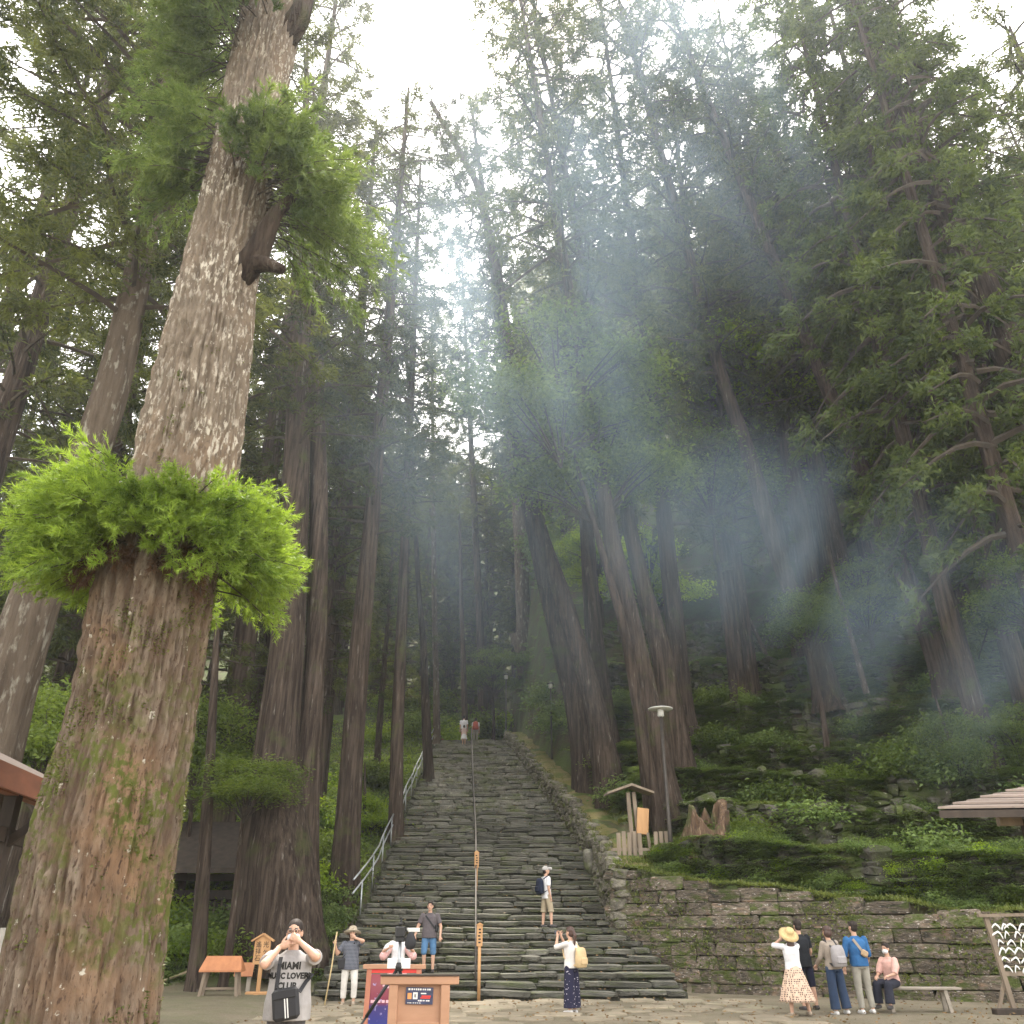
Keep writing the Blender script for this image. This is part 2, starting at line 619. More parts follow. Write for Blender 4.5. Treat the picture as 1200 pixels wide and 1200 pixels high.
# flagstones in front of the stairs --------------------------------------
fl = []
for j, Yf in enumerate(np.arange(15.2, 24.3, .95)):
    for i, xf in enumerate(np.arange(-5.2, 6.0, 1.12)):
        if RND.random() < .12:
            continue
        fl.append((xf + .5 * (j % 2) + RND.uniform(-.1, .1), Yf + RND.uniform(-.08, .08)))
flag_meshes = []
for s in range(10):
    rs = random.Random(100 + s)
    n = rs.choice((6, 7, 8))
    ring = []
    for k in range(n):
        a = 2 * math.pi * (k + rs.uniform(-.2, .2)) / n
        # squarish outline
        r = .52 / max(abs(math.cos(a)), abs(math.sin(a))) ** .75 * rs.uniform(.82, 1.02)
        ring.append((r * math.cos(a), r * math.sin(a)))
    mb = MB()
    V = [(x * .96, y * .96, .035) for x, y in ring] + [(x, y, .02) for x, y in ring] + [(x, y, -.05) for x, y in ring]
    Fc = [tuple(range(n))] + [(n + k, n + (k + 1) % n, (k + 1) % n, k) for k in range(n)] + [(2 * n + k, 2 * n + (k + 1) % n, n + (k + 1) % n, n + k) for k in range(n)]
    flag_meshes.append(mb.add(V, Fc).mesh('flagstone', FLAG))
for k, (x, y) in enumerate(fl):
    o = link('flagstone', flag_meshes[k % 10], terrain, (x, y, RND.uniform(-.012, .006)), (RND.uniform(-.01, .01), RND.uniform(-.01, .01), RND.choice((0, math.pi / 2, math.pi, -math.pi / 2)) + RND.uniform(-.1, .1)),
             (RND.uniform(.88, 1.0), RND.uniform(.88, 1.0), 1))

# ------------------------------------------------------------------ stone stairs
stairs = thing('stone_stairs', 'long mossy flight of uneven stone steps climbing into the cedar forest', 'stairs', (0, SY0, 0))
RISER = surf('riser_rubble', (.10, .095, .075), (.05, .05, .038), scale=6, layers=(((.06, .075, .025), 2, .5, .62),), rough=.95, bump=1, bscale=9, bdist=.08)
slab_meshes = [stone_mesh('slab', 40 + i, STONE_STEP, bev=.12, jit=.06) for i in range(9)]
far_V, far_F = [], []
nslab = 0
back_V = []
for k in range(NSTEP):
    Y = SY0 + k * TREAD
    zt = (k + 1) * RISE
    xl = LEFT_X - .1 + RND.uniform(-.12, .05) - (.35 if k < 9 else 0)
    xr = float(interp(Y, RE_Y, RE_X)) + .12 + RND.uniform(-.05, .15)
    x = xl
    back_V += [(xl - .1, Y + .13 - SY0, zt - RISE - .3), (xr + .1, Y + .13 - SY0, zt - RISE - .3), (xr + .1, Y + .13 - SY0, zt - .05), (xl - .1, Y + .13 - SY0, zt - .05), (xl - .1, Y + .5 - SY0, zt - .05), (xr + .1, Y + .5 - SY0, zt - .05)]
    while x < xr - .15:
        w = RND.uniform(.42, 1.35)
        if xr - (x + w) < .4:
            w = xr - x
        dz = RND.uniform(-.03, .03)
        dy = RND.uniform(-.05, .05)
        h = RISE * RND.uniform(.68, .86)
        c = Vector((x + w / 2, Y + TREAD * .60 + dy - SY0, zt - h / 2 + dz))
        d = (w * RND.uniform(1.0, 1.03), TREAD * 1.32, h)
        rot = (RND.uniform(-.03, .03), RND.uniform(-.03, .03), RND.uniform(-.03, .03))
        if nslab < 295 and k < 42:
            link('slab', slab_meshes[RND.randrange(9)], stairs, c, rot, d)
            nslab += 1
        else:
            me = slab_meshes[RND.randrange(9)]
            co = np.array([v.co for v in me.vertices]) * np.array(d)
            co = co @ np.array(Euler(rot).to_matrix()).T + np.array(c)
            b = sum(len(a) for a in far_V)
            far_V.append(co)
            far_F += [[b + i for i in p.vertices] for p in me.polygons]
        x += w
fm = bpy.data.meshes.new('upper_steps')
fm.from_pydata(np.concatenate(far_V).tolist(), [], far_F)
fm.materials.append(STONE_STEP)
tag(link('upper_steps', fm, stairs), kind='stuff')
bm_ = bpy.data.meshes.new('riser_backing')
bm_.from_pydata(back_V, [], [f for k in range(NSTEP) for f in ((6 * k, 6 * k + 1, 6 * k + 2, 6 * k + 3), (6 * k + 3, 6 * k + 2, 6 * k + 5, 6 * k + 4))])
bm_.materials.append(RISER)
tag(link('riser_backing', bm_, stairs), kind='stuff')

# ------------------------------------------------------------------ flank wall beside the stairs
flank = thing('rubble_flank_wall', 'rubble stone wall with mossy top climbing beside the long stairs', 'wall', (2.95, 28, 1.45))
fo = Vector((2.95, 28, 1.45))
STONE_FLANK = surf('flank_stone', (.21, .19, .15), (.10, .092, .072), scale=3.2, layers=(((.10, .115, .035), 1.8, .50, .62), ((.38, .35, .30), 7.0, .62, .69)), rough=.9, spec=.2, bump=.9, bscale=8, bdist=.05, objrand=.3)
rub_meshes = [stone_mesh('stone', 70 + i, STONE_FLANK, bev=.2, jit=.10) for i in range(9)]
ter_meshes = [stone_mesh('stone', 90 + i, STONE_RUBBLE, bev=.2, jit=.12) for i in range(9)]
MOSSCAP = surf('mossy_capping', (.15, .14, .045), (.20, .16, .085), scale=1.6, layers=(((.085, .115, .03), 1.1, .48, .62), ((.26, .22, .15), 4.0, .62, .72)), rough=.95, spec=.1, bump=.9, bscale=12, bdist=.05)
cand = []
Y = 28.0
while Y < 53.5:
    st = RND.uniform(.30, .58)
    ph = float(interp(Y, *PAR_H))
    zb = float(stair_z(Y)) - .12
    z = zb
    while z < zb + ph + .02:
        h = RND.uniform(.20, .40)
        cand.append((Y + RND.uniform(-.06, .06), z + h / 2, st, h))
        z += h * .93
    Y += st * .93
far_V, far_F, ns = [], [], 0
for (Y, z, st, h) in cand:
    xr = float(interp(Y, RE_Y, RE_X)) + .22 + RND.uniform(-.04, .06)
    c = Vector((xr + (z - stair_z(Y)) * .05, Y, z))
    d = (.5, st * 1.08, h * 1.08)
    rot = (RND.uniform(-.15, .15), RND.uniform(-.1, .1), .09 + RND.uniform(-.15, .15))
    me = rub_meshes[RND.randrange(9)]
    if ns < 290:
        link('stone', me, flank, c - fo, rot, d)
        ns += 1
    else:
        co = np.array([v.co for v in me.vertices]) * np.array(d)
        co = co @ np.array(Euler(rot).to_matrix()).T + np.array(c - fo)
        b = sum(len(a) for a in far_V)
        far_V.append(co)
        far_F += [[b + i for i in p.vertices] for p in me.polygons]
if far_V:
    fm = bpy.data.meshes.new('upper_stonework')
    fm.from_pydata(np.concatenate(far_V).tolist(), [], far_F)
    fm.materials.append(STONE_FLANK)
    tag(link('upper_stonework', fm, flank), kind='stuff')
# earth and moss top of the wall
capV, capF = [], []
ys = np.arange(28, 54.1, .3)
nc = 6
for Y in ys:
    xr = float(interp(Y, RE_Y, RE_X))
    zt = float(stair_z(Y)) + float(interp(Y, *PAR_H))
    for i in range(nc):
        u = i / (nc - 1)
        capV.append((xr + .12 + u * 1.4, Y, zt + .05 * math.sin(u * 3.1) + (-.25 if i in (0, nc - 1) else .04)))
capV = np.array(capV)
capV[:, 2] += fbm(capV * 1.7, 3, 3) * .10
capV -= np.array(fo)
n = len(ys)
I = np.arange(n * nc).reshape(n, nc)
capF = np.stack([I[:-1, :-1].ravel(), I[:-1, 1:].ravel(), I[1:, 1:].ravel(), I[1:, :-1].ravel()], 1)
link('mossy_top', mesh_np('mossy_top', capV, capF, [MOSSCAP], smooth=True), flank)

# ------------------------------------------------------------------ retaining wall of cut blocks
rwall = thing('retaining_wall', 'mossy retaining wall of squared stone blocks behind the bench', 'wall', (2.95, 28, 0))
wo = Vector((2.95, 28, 0))
blk_meshes = [stone_mesh('block', 170 + i, STONE_WALL, bev=.07, jit=.035) for i in range(10)]
pts = [Vector((a, b, 0)) for a, b in zip(WX[:4], WY[:4])]
seg = [(pts[i + 1] - pts[i]).length for i in range(3)]
tot = sum(seg)

def wall_pt(s):
    for i in range(3):
        if s <= seg[i] or i == 2:
            return pts[i].lerp(pts[i + 1], s / seg[i]), (pts[i + 1] - pts[i]).normalized()
        s -= seg[i]

course = .335
for r in range(11):
    z = -.1 + r * course
    s = RND.uniform(-.3, .0)
    while s < tot:
        w = RND.uniform(.5, 1.15)
        p, d = wall_pt(min(max(s + w / 2, 0), tot))
        hmax = float(interp(p.x, *WH))
        zb = max(0, min(1.45, (p.y - 26.3) * .9)) if p.x < 5.5 else 0
        if z + course * .55 < hmax and z + course > zb - .3:
            hh = course if z + 2 * course < hmax + .2 else min(course * 1.3, hmax - z)
            nrm = Vector((d.y, -d.x, 0))
            c = Vector((p.x, p.y, z + hh / 2)) - wo - nrm * (.18 + RND.uniform(-.02, .025) + z * .04)
            ang = math.atan2(d.y, d.x)
            link('block', blk_meshes[RND.randrange(10)], rwall, c, (RND.uniform(-.02, .02), RND.uniform(-.02, .02), ang + RND.uniform(-.015, .015)), (w * 1.0, .5, hh * 1.0))
        s += w * .985

# ------------------------------------------------------------------ terrace stonework on the hillside
def terrace(dlevel, x0, x1, label):
    """line of rough stones along one step of the hillside"""
    V, Fc = [], []
    x = x0
    q = 3.0
    first = None
    while x < x1:
        wob = .55 * math.sin(x * .31 + 1.3) + .35 * math.sin(x * .83) + .05 * x
        d = dlevel * q - wob + 1.4
        Y = float(interp(x, WX, WY)) + d + .15
        zlo = gz(x, Y - .25)
        zhi = gz(x, Y + .85)
        w = RND.uniform(.22, .75)
        z = zlo - .1 - RND.uniform(0, .2)
        if x - float(interp(Y, RE_Y, RE_X)) > 1.8:
            while z < zhi - .12:
                h = RND.uniform(.16, .42)
                if RND.random() < .25:
                    z += h * .9
                    continue
                me = ter_meshes[RND.randrange(9)]
                co = np.array([v.co for v in me.vertices]) * np.array((w * 1.08, .6, h * 1.08))
                co = co @ np.array(Euler((RND.uniform(-.3, .3), RND.uniform(-.3, .3), RND.uniform(-.4, .4))).to_matrix()).T
                co += np.array((x + w / 2, Y + (z - zlo) * .28 + RND.uniform(-.05, .05), z + h / 2))
                if first is None:
                    first = co.mean(0)
                b = sum(len(a) for a in V)
                V.append(co - first)
                Fc += [[b + i for i in p.vertices] for p in me.polygons]
                z += h * .92
        x += w * .95
    if first is None:
        return
    t = thing('terrace_wall', label, 'wall', first, 0, 'terrace walls on the hillside')
    fm = bpy.data.meshes.new('stonework')
    fm.from_pydata(np.concatenate(V).tolist(), [], Fc)
    fm.materials.append(STONE_RUBBLE)
    tag(link('stonework', fm, t), kind='stuff')

for i, lab in enumerate(('low rough terrace wall just above the wall-top grass', 'rough mossy terrace wall above the hollow stump and lamp',
                         'rough terrace wall at the feet of the leaning cedars', 'dark terrace wall high among the hillside trees', 'terrace wall behind the fluted cedar foot', 'upper terrace wall in the dark behind the leaning cedars', 'topmost terrace wall high on the shaded hillside')):
    if lab:
        terrace(i, 3.5, 24 + i, lab)
# ------------------------------------------------------------------ foliage makers
def unit(v):
    return v / np.maximum(np.linalg.norm(v, axis=1, keepdims=True), 1e-9)

def blades(P, D, L, W, r, droop=0.0, tri=False):
    """leaf faces: base P, direction D, length L, width W"""
    n = len(P)
    up = unit(r.normal(size=(n, 3)))
    S = unit(np.cross(D, up))
    L = L[:, None]
    W = W[:, None]
    tip = P + D * L
    tip[:, 2] -= droop * L[:, 0]
    mid = P + D * L * .5
    if tri:
        V = np.stack([P - S * W * .5, P + S * W * .5, tip], 1).reshape(-1, 3)
        return V, np.arange(n * 3).reshape(-1, 3)
    V = np.stack([P, mid + S * W * .5, tip, mid - S * W * .5], 1).reshape(-1, 3)
    return V, np.arange(n * 4).reshape(-1, 4)

def join(parts):
    """parts: (V, F, material index) -> V, [F...], midx"""
    Vs, Fs, M = [], [], []
    b = 0
    for V, Fc, mi in parts:
        if len(V) == 0:
            continue
        Vs.append(V)
        Fs.append(np.asarray(Fc) + b)
        M.append(np.full(len(Fc), mi))
        b += len(V)
    # keep triangles and quads apart
    return np.concatenate(Vs), Fs, np.concatenate(M)

def limb(pts, r0, r1, n=4):
    mb = MB()
    k = len(pts)
    mb.tube(pts, [r0 + (r1 - r0) * i / (k - 1) for i in range(k)], n, caps=False)
    return np.array(mb.v), np.array(mb.f)

def cedar_crown(seed, L, rmax, nb, ncl, nbl, blen, bw, leaf, crad=.5, low=.25, flat=.75, hang=.5, taper=.72, bare=0.25):
    r = np.random.default_rng(seed)
    parts, C, A = [], [], []
    for i in range(nb):
        u = (i + r.random()) / nb
        z = L * u ** .95
        rl = rmax * (1 - taper * u) * r.uniform(.55, 1.1)
        if u < .12:
            rl *= .75
        az = i * 2.399 + r.uniform(-.5, .5)
        rise = r.uniform(-.05, .35)
        dirv = np.array([math.cos(az), math.sin(az)])
        ts = np.linspace(0, 1, 6)
        side = r.uniform(-.25, .25)
        px = dirv[0] * rl * ts - dirv[1] * side * rl * ts ** 2
        py_ = dirv[1] * rl * ts + dirv[0] * side * rl * ts ** 2
        pz = z + rl * (rise * ts - hang * ts ** 2 + .28 * ts ** 3)
        pts = np.stack([px, py_, pz], 1)
        parts.append((*limb(pts, .035 + .012 * rl, .012), 1))
        m = max(2, int(ncl * (.4 + .6 * rl / rmax)))
        t = bare + (1 - bare) * r.random(m) ** .75
        c = np.stack([np.interp(t, ts, pts[:, k]) for k in range(3)], 1)
        off = r.normal(size=(m, 3)) * np.array([.42, .42, .22]) * (.3 + .25 * rl)
        off *= (1.15 - t)[:, None] + .15
        C.append(c + off)
        a = np.stack([np.full(m, dirv[0]), np.full(m, dirv[1]), r.uniform(-.3, .4, m)], 1)
        A.append(a)
    C = np.concatenate(C)
    A = np.concatenate(A)
    n = len(C)
    cr = crad * r.uniform(.6, 1.25, n)
    idx = np.repeat(np.arange(n), nbl)
    D = unit(r.normal(size=(len(idx), 3)))
    D = unit(D * np.array([1, 1, flat]) + A[idx] * .75)
    P = C[idx] + unit(r.normal(size=(len(idx), 3))) * (cr[idx] * r.random(len(idx)) ** .5)[:, None] * np.array([1, 1, flat]) * .8
    Lb = blen * r.uniform(.6, 1.3, len(idx))
    V, Fc = blades(P, D, Lb, bw * r.uniform(.7, 1.3, len(idx)), r, droop=.15)
    parts.append((V, Fc, 0))
    V, Fs, M = join(parts)
    return mesh_np('crown', V, Fs, [leaf, TWIG], M)

def broad_crown(seed, layers, nleaf, lsize, leaf, crad=.45, limbs=True, ncl=60):
    """layered evergreen crown; layers: (x, y, z, rx, rz) umbrella shells"""
    r = np.random.default_rng(seed)
    parts, C = [], []
    for (x, y, z, rx, rz) in layers:
        m = ncl
        a = r.random(m) * 2 * math.pi
        q = np.sqrt(r.random(m))
        c = np.stack([x + np.cos(a) * q * rx, y + np.sin(a) * q * rx, z + rz * (1 - q ** 2) + r.normal(size=m) * .18 * rz], 1)
        C.append(c)
        if limbs:
            for j in range(0, m, 6):
                e = c[j]
                parts.append((*limb(np.array([(0, 0, min(z - .6 * rx, z) * .8), (e[0] * .5, e[1] * .5, z - .25 * rx), e]), .05, .01), 1))
    C = np.concatenate(C)
    idx = r.integers(0, len(C), nleaf)
    P = C[idx] + r.normal(size=(nleaf, 3)) * crad * np.array([1, 1, .55])
    D = unit(r.normal(size=(nleaf, 3)) * np.array([1, 1, .45]))
    Ls = lsize * r.uniform(.6, 1.3, nleaf)
    V, Fc = blades(P, D, Ls, Ls * .45, r, droop=.25)
    parts.append((V, Fc, 0))
    V, Fs, M = join(parts)
    return mesh_np('crown', V, Fs, [leaf, TWIG], M)

def fern_np(r, c, size, nf=9):
    """arching feathered fronds round a centre: list of tri arrays"""
    Vs = []
    for i in range(nf):
        a = 2 * math.pi * i / nf + r.uniform(-.3, .3)
        L = size * r.uniform(.7, 1.15)
        d = np.array([math.cos(a), math.sin(a), 0])
        s = np.array([-d[1], d[0], 0])
        k = 7
        for j in range(k):
            t = (j + .6) / k
            p = c + d * L * t + np.array([0, 0, L * (.9 * t - .85 * t * t)])
            w = L * .30 * math.sin(math.pi * min(1, t * .85 + .15)) + .02
            for sg in (-1, 1):
                q = p + s * sg * w + d * w * .45 - np.array([0, 0, w * .25])
                Vs.append((p - d * L * .05, p + d * L * .05, q))
    return np.array(Vs).reshape(-1, 3)

# crowns that many trees share
CROWNS = [cedar_crown(201 + i, 26, 5.6, 92, 10, 23, .38, .078, LEAF_CEDAR, crad=.40, taper=.42) for i in range(4)]
NEAR_CROWN = cedar_crown(260, 15, 4.8, 90, 26, 62, .17, .036, LEAF_CEDAR, crad=.36, bare=.22, taper=.3)
HINOKI = [cedar_crown(230 + i, 20, 4.6, 95, 11, 30, .30, .075, LEAF_HINOKI, crad=.46, flat=.45, hang=.75, taper=.55) for i in range(2)]
BROADS = [broad_crown(301, [(0, 0, 6.2, 2.4, .8), (-2.2, .5, 5.2, 1.7, .5), (2.3, -.4, 4.9, 1.6, .5), (.2, 1.2, 4.0, 2.4, .5), (-1.2, -1.4, 3.2, 1.8, .4), (1.9, .9, 3.4, 1.5, .4)], 15000, .20, LEAF_BROAD, crad=.36),
          broad_crown(302, [(0, 0, 5.6, 2.2, 1.2), (1.2, .2, 4.4, 2.0, .8), (-1.5, -.3, 4.0, 1.8, .8)], 11000, .20, LEAF_BROAD),
          broad_crown(303, [(0, 0, 5.6, 1.8, .7), (2.0, .3, 4.6, 1.5, .6), (-1.9, -.6, 4.4, 1.5, .5), (.6, -1.2, 3.4, 1.8, .5), (-1.0, 1.3, 3.0, 1.8, .4)], 9000, .20, LEAF_BRIGHT, crad=.36)]

# ------------------------------------------------------------------ trunks
def trunk_mesh(pts, rad, n=20, flare=1.0, seed=0, m=None, lump=.08, sub=None):
    """pts: centre line from the ground up (local), rad: radii"""
    pts = np.array(pts, float)
    rad = np.array(rad, float)
    s = np.concatenate([[0], np.cumsum(np.linalg.norm(np.diff(pts, axis=0), axis=1))])
    L = s[-1]
    sub = sub or int(L / .6) + 6
    t = np.linspace(0, 1, sub) ** 1.35 * L
    c = np.stack([np.interp(t, s, pts[:, k]) for k in range(3)], 1)
    # soften the corners of the centre line
    for _ in range(3):
        c[1:-1] = c[1:-1] * .5 + (c[:-2] + c[2:]) * .25
    rr = np.interp(t, s, rad)
    a = np.linspace(0, 2 * math.pi, n, endpoint=False)
    A, T = np.meshgrid(a, t)
    R_ = rr[:, None] * np.ones_like(A)
    ph = seed * 1.7
    fl = np.exp(-T / (rad[0] * 1.6)) * flare
    R_ *= 1 + fl * (.32 + .28 * np.sin(A * 5 + ph) + .15 * np.sin(A * 3 + ph * 2))
    R_ *= 1 + .035 * np.sin(A * 7 + ph + T * .1) + .03 * np.sin(A * 4 + ph * 3 - T * .15)
    q = np.stack([np.cos(A).ravel() * 1.5, np.sin(A).ravel() * 1.5, T.ravel() * .25 + seed], 1)
    R_ *= 1 + lump * fbm(q * 1.6, 3, seed).reshape(R_.shape)
    V = np.stack([c[:, 0:1] + R_ * np.cos(A), c[:, 1:2] + R_ * np.sin(A), c[:, 2:3] + 0 * A], 2).reshape(-1, 3)
    I = np.arange(sub * n).reshape(sub, n)
    J = np.roll(I, -1, 1)
    Fq = np.stack([I[:-1].ravel(), J[:-1].ravel(), J[1:].ravel(), I[1:].ravel()], 1)
    return mesh_np('trunk', V, Fq, [m or BARK], smooth=True)

def cedar(name, label, pix, Y, crown=None, czone=None, crad=4.6, extra=0.0, m=None, group=None, flare=1.0, seed=None, top_h=None, cat='tree', foot=None):
    """pix: (px, py, width px) from foot to top in the plane at distance Y; czone: (z low, z high) of the crown"""
    P, rads = [], []
    for (px, py, w) in pix:
        p = at(px, py, Y)
        P.append(p)
        rads.append(w * .87 * dep(Y, p.z) / F / 2)
    g = gz(P[0].x, Y) if foot is None else foot
    d0 = (P[1] - P[0])
    if P[0].z > g:
        q = P[0] - d0 * ((P[0].z - g + .35) / max(d0.z, .3)) * .6
        q.z = g - .35
        P.insert(0, q)
        rads.insert(0, rads[0] * 1.03)
    else:
        P[0] = P[0] + d0 * ((g - .35 - P[0].z) / max(d0.z, .3)) if d0.z > .5 else P[0]
    if top_h:
        d = (P[-1] - P[-2])
        if d.z > .1 and top_h > P[-1].z:
            P.append(P[-1] + d * ((top_h - P[-1].z) / d.z))
            rads.append(.06)
    base = Vector((P[0].x, P[0].y, g))
    t = thing(name, label, cat, base, 0, group)
    sd = seed if seed is not None else int(abs(base.x * 31 + base.y * 17)) % 97
    link('trunk', trunk_mesh([p - base for p in P], rads, seed=sd, m=m, flare=flare), t)
    if crown is not None:
        z0, z1 = czone
        def along(z):
            for i in range(len(P) - 1):
                if P[i].z <= z <= P[i + 1].z:
                    return P[i].lerp(P[i + 1], (z - P[i].z) / (P[i + 1].z - P[i].z))
            return P[-1] + (P[-1] - P[-2]) * ((z - P[-1].z) / max(P[-1].z - P[-2].z, .1))
        a, b = along(z0), along(z1)
        CL = {'c': 26.0, 'h': 20.0, 'n': 15.0}
        me, L0 = crown
        ax = (b - a)
        o = link('crown', me, t)
        quat = ax.to_track_quat('Z', 'Y')
        o.rotation_mode = 'QUATERNION'
        o.rotation_quaternion = quat @ Euler((0, 0, sd * 1.3)).to_quaternion()
        k = ax.length / L0
        kr = crad / 5.0
        o.scale = (kr, kr, k)
        o.location = a - base
    return t

cC = [(m, 26.0) for m in CROWNS]
cH = [(m, 20.0) for m in HINOKI]
cN = (NEAR_CROWN, 15.0)

BARK_MOSSY = surf('mossy_bark', (.085, .075, .045), (.06, .075, .03), scale=3, stretch=(2, 2, .4), layers=(((.14, .13, .09), 4, .58, .7),), rough=.95, spec=.1, bump=1, bscale=10, bdist=.03)
# left side ---------------------------------------------------------------
cedar('cedar_tree', 'lichen-speckled cedar trunk standing behind the nearest giant trunk, forked high up', [(-40, 1010, 84), (-8, 860, 76), (30, 730, 64), (80, 600, 54), (128, 470, 46), (160, 330, 36), (178, 240, 30), (200, 90, 24)], 14.5,
      cN, (13.0, 30.0), 5.2, top_h=31, m=BARK_GREY)
cedar('cedar_tree', 'ancient giant cedar with a massive buttressed foot behind the wooden notice boards', [(332, 1128, 118), (328, 1080, 106), (325, 1000, 94), (322, 889, 58), (335, 786, 48), (341, 717, 42), (346, 600, 36), (350, 475, 33), (353, 350, 27)], 27.0,
      cC[0], (17, 38), 4.2, top_h=40, flare=.45)
cedar('cedar_tree', 'twin stem of the giant cedar, pressed against its right flank', [(352, 1100, 62), (354, 1000, 46), (360, 889, 36), (369, 786, 27), (372, 717, 27), (374, 600, 24), (372, 450, 18)], 27.6, cC[1], (19, 36), 3.4, top_h=38, flare=.4)
cedar('cedar_tree', 'dark straight cedar rising left of the pipe handrail', [(404, 1045, 38), (411, 908, 31), (422, 755, 27), (435, 620, 22), (452, 420, 15)], 31.0, cC[2], (15, 40), 4.2, top_h=42)
cedar('cedar_tree', 'slim brown cedar at the edge of the steps with a knot on its side', [(463, 1010, 21), (465, 867, 18), (470, 747, 15), (474, 640, 12), (482, 450, 9)], 36.0, cC[3], (19, 40), 3.4, top_h=42)
cedar('cedar_tree', 'slender cedar beside the upper end of the pipe handrail', [(502, 895, 14), (500, 860, 13), (496, 747, 9), (491, 700, 7), (486, 600, 6)], 44.0, cC[0], (24, 42), 3.2, top_h=43)
cedar('cedar_tree', 'pale slender cedar at the head of the stairs', [(512, 850, 10), (511, 790, 8), (509, 706, 7), (508, 600, 6)], 52.0, cC[1], (28, 44), 3.0, top_h=45, m=BARK_GREY)
cedar('bare_pole_tree', 'thin bare straight trunk standing behind the stair head', [(545, 848, 8), (543, 780, 7), (541, 720, 6), (539, 627, 3.5), (538, 600, 2)], 56.0, None, None)
cedar('cedar_tree', 'pale thick cedar standing beyond the stair head on the right', [(618, 835, 27), (617, 800, 23), (614, 740, 20), (610, 640, 17), (600, 500, 13)], 58.0, cC[2], (32, 56), 4.0, top_h=58, m=BARK_GREY)
cedar('cedar_tree', 'dark cedar beyond the stair head behind the pole-thin trunk', [(566, 835, 13), (562, 720, 10), (556, 600, 9)], 62.0, cC[3], (28, 56), 4.0, top_h=58)

# right of the stairs -----------------------------------------------------
cedar('leaning_cedar', 'brown cedar leaning left over the steps with splayed roots', [(709, 890, 36), (700, 840, 29), (680, 768, 27), (656, 690, 24), (632, 620, 18), (608, 480, 15), (585, 330, 12), (560, 215, 9), (505, 120, 6)], 36.0, cC[0], (27, 47), 3.0, top_h=None, flare=.9)
cedar('leaning_cedar', 'dark leaning cedar tucked behind the splayed-root trunk', [(684, 880, 34), (674, 820, 29), (659, 768, 25), (635, 666, 22), (612, 560, 18), (590, 400, 14)], 38.5, cC[1], (22, 50), 3.6, top_h=51)
cedar('cedar_tree', 'dark upright cedar between the leaning trunks', [(712, 860, 28), (704, 800, 25), (695, 735, 24), (689, 639, 20), (680, 500, 16), (668, 400, 13)], 39.5, cC[2], (24, 52), 3.8, top_h=53)
cedar('leaning_cedar', 'tall cedar whose foot stands behind the roofed notice board', [(778, 940, 42), (771, 890, 36), (758, 816, 31), (737, 720, 27), (719, 645, 23), (700, 540, 19), (680, 420, 15)], 31.5, cC[3], (20, 56), 5.2, top_h=57)
cedar('leaning_cedar', 'reddish cedar leaning left behind the street lamp', [(794, 880, 38), (776, 768, 30), (758, 705, 24), (740, 630, 20), (718, 500, 16), (690, 350, 12)], 35.0, cC[0], (23, 60), 5.0, top_h=61)
cedar('cedar_tree', 'thick dark cedar to the right of the street lamp', [(812, 885, 42), (800, 850, 33), (791, 735, 26), (782, 645, 22), (768, 500, 17), (750, 360, 13)], 37.5, cC[1], (19, 62), 5.4, top_h=63)
cedar('leaning_cedar', 'leaning cedar with root-like fluted foot above the terraces', [(978, 856, 42), (968, 810, 33), (955, 760, 29), (930, 700, 25), (908, 645, 22), (880, 540, 21), (845, 440, 17), (815, 327, 14), (780, 200, 11)], 36.5, cC[2], (27, 60), 5.4, top_h=61)
cedar('leaning_cedar', 'leaning reddish cedar rising above the bright bush on the hillside', [(1128, 866, 46), (1118, 830, 36), (1104, 784, 31), (1077, 712, 29), (1050, 652, 24), (1030, 600, 24), (995, 515, 23), (965, 445, 18), (920, 338, 15), (880, 240, 12)], 34.5, cC[3], (26, 58), 5.4, top_h=59)
cedar('cedar_tree', 'stout dark cedar with exposed roots between the hillside leaners', [(1030, 815, 40), (1022, 780, 28), (1008, 735, 24), (985, 650, 19), (960, 540, 15)], 40.0, cC[0], (25, 60), 5.4, top_h=61)
cedar('leaning_cedar', 'big trunk slanting across the upper right foliage', [(1260, 640, 50), (1215, 500, 44), (1150, 330, 38), (1083, 190, 32), (1040, 100, 26), (1010, 20, 22)], 27.0, cH[0], (16, 50), 5.6, top_h=52)
cedar('slender_tree', 'thin pale crooked tree among the hillside cedars', [(1024, 842, 9), (1012, 800, 8), (1000, 755, 6.5), (984, 700, 5), (970, 640, 4)], 36.5, None, None, flare=.4, m=BARK_GREY)
cedar('slender_tree', 'very thin twisted sapling beside the fluted cedar foot', [(896, 762, 6), (880, 730, 5), (864, 694, 4.5), (850, 640, 3.5)], 41.0, None, None, flare=.3, m=BARK_GREY)

# cypress curtain at the right edge ----------------------------------------
for i, (px, py, Y, z0, z1, rr) in enumerate(((1165, 870, 29.5, 15.5, 50, 4.6), (1275, 900, 26, 12, 46, 4.8), (1190, 700, 38, 18, 48, 5.4), (1080, 720, 44, 21, 52, 5.4), (980, 700, 47, 22, 54, 5.4), (1290, 700, 33, 14, 44, 5.4), (1230, 800, 30, 15, 52, 5.0),)):
    x = (px - 600) / F * dep(Y, 6)
    g = gz(x, Y)
    t = thing('cypress_tree', 'drooping cypress with fan-like sprays on the right-hand hillside', 'tree', (x, Y, g), 0, 'cypresses on the right-hand hillside')
    link('trunk', trunk_mesh([(0, 0, -.4), (-.2, 0, 6), (-.8, 0, z1 - g)], [.42, .34, .05], seed=i + 3), t)
    o = link('crown', HINOKI[i % 2], t, (-.3, 0, z0 - g), (0, -.05, i * 1.9), (rr / 4.6, rr / 4.6, (z1 - z0) / 20))

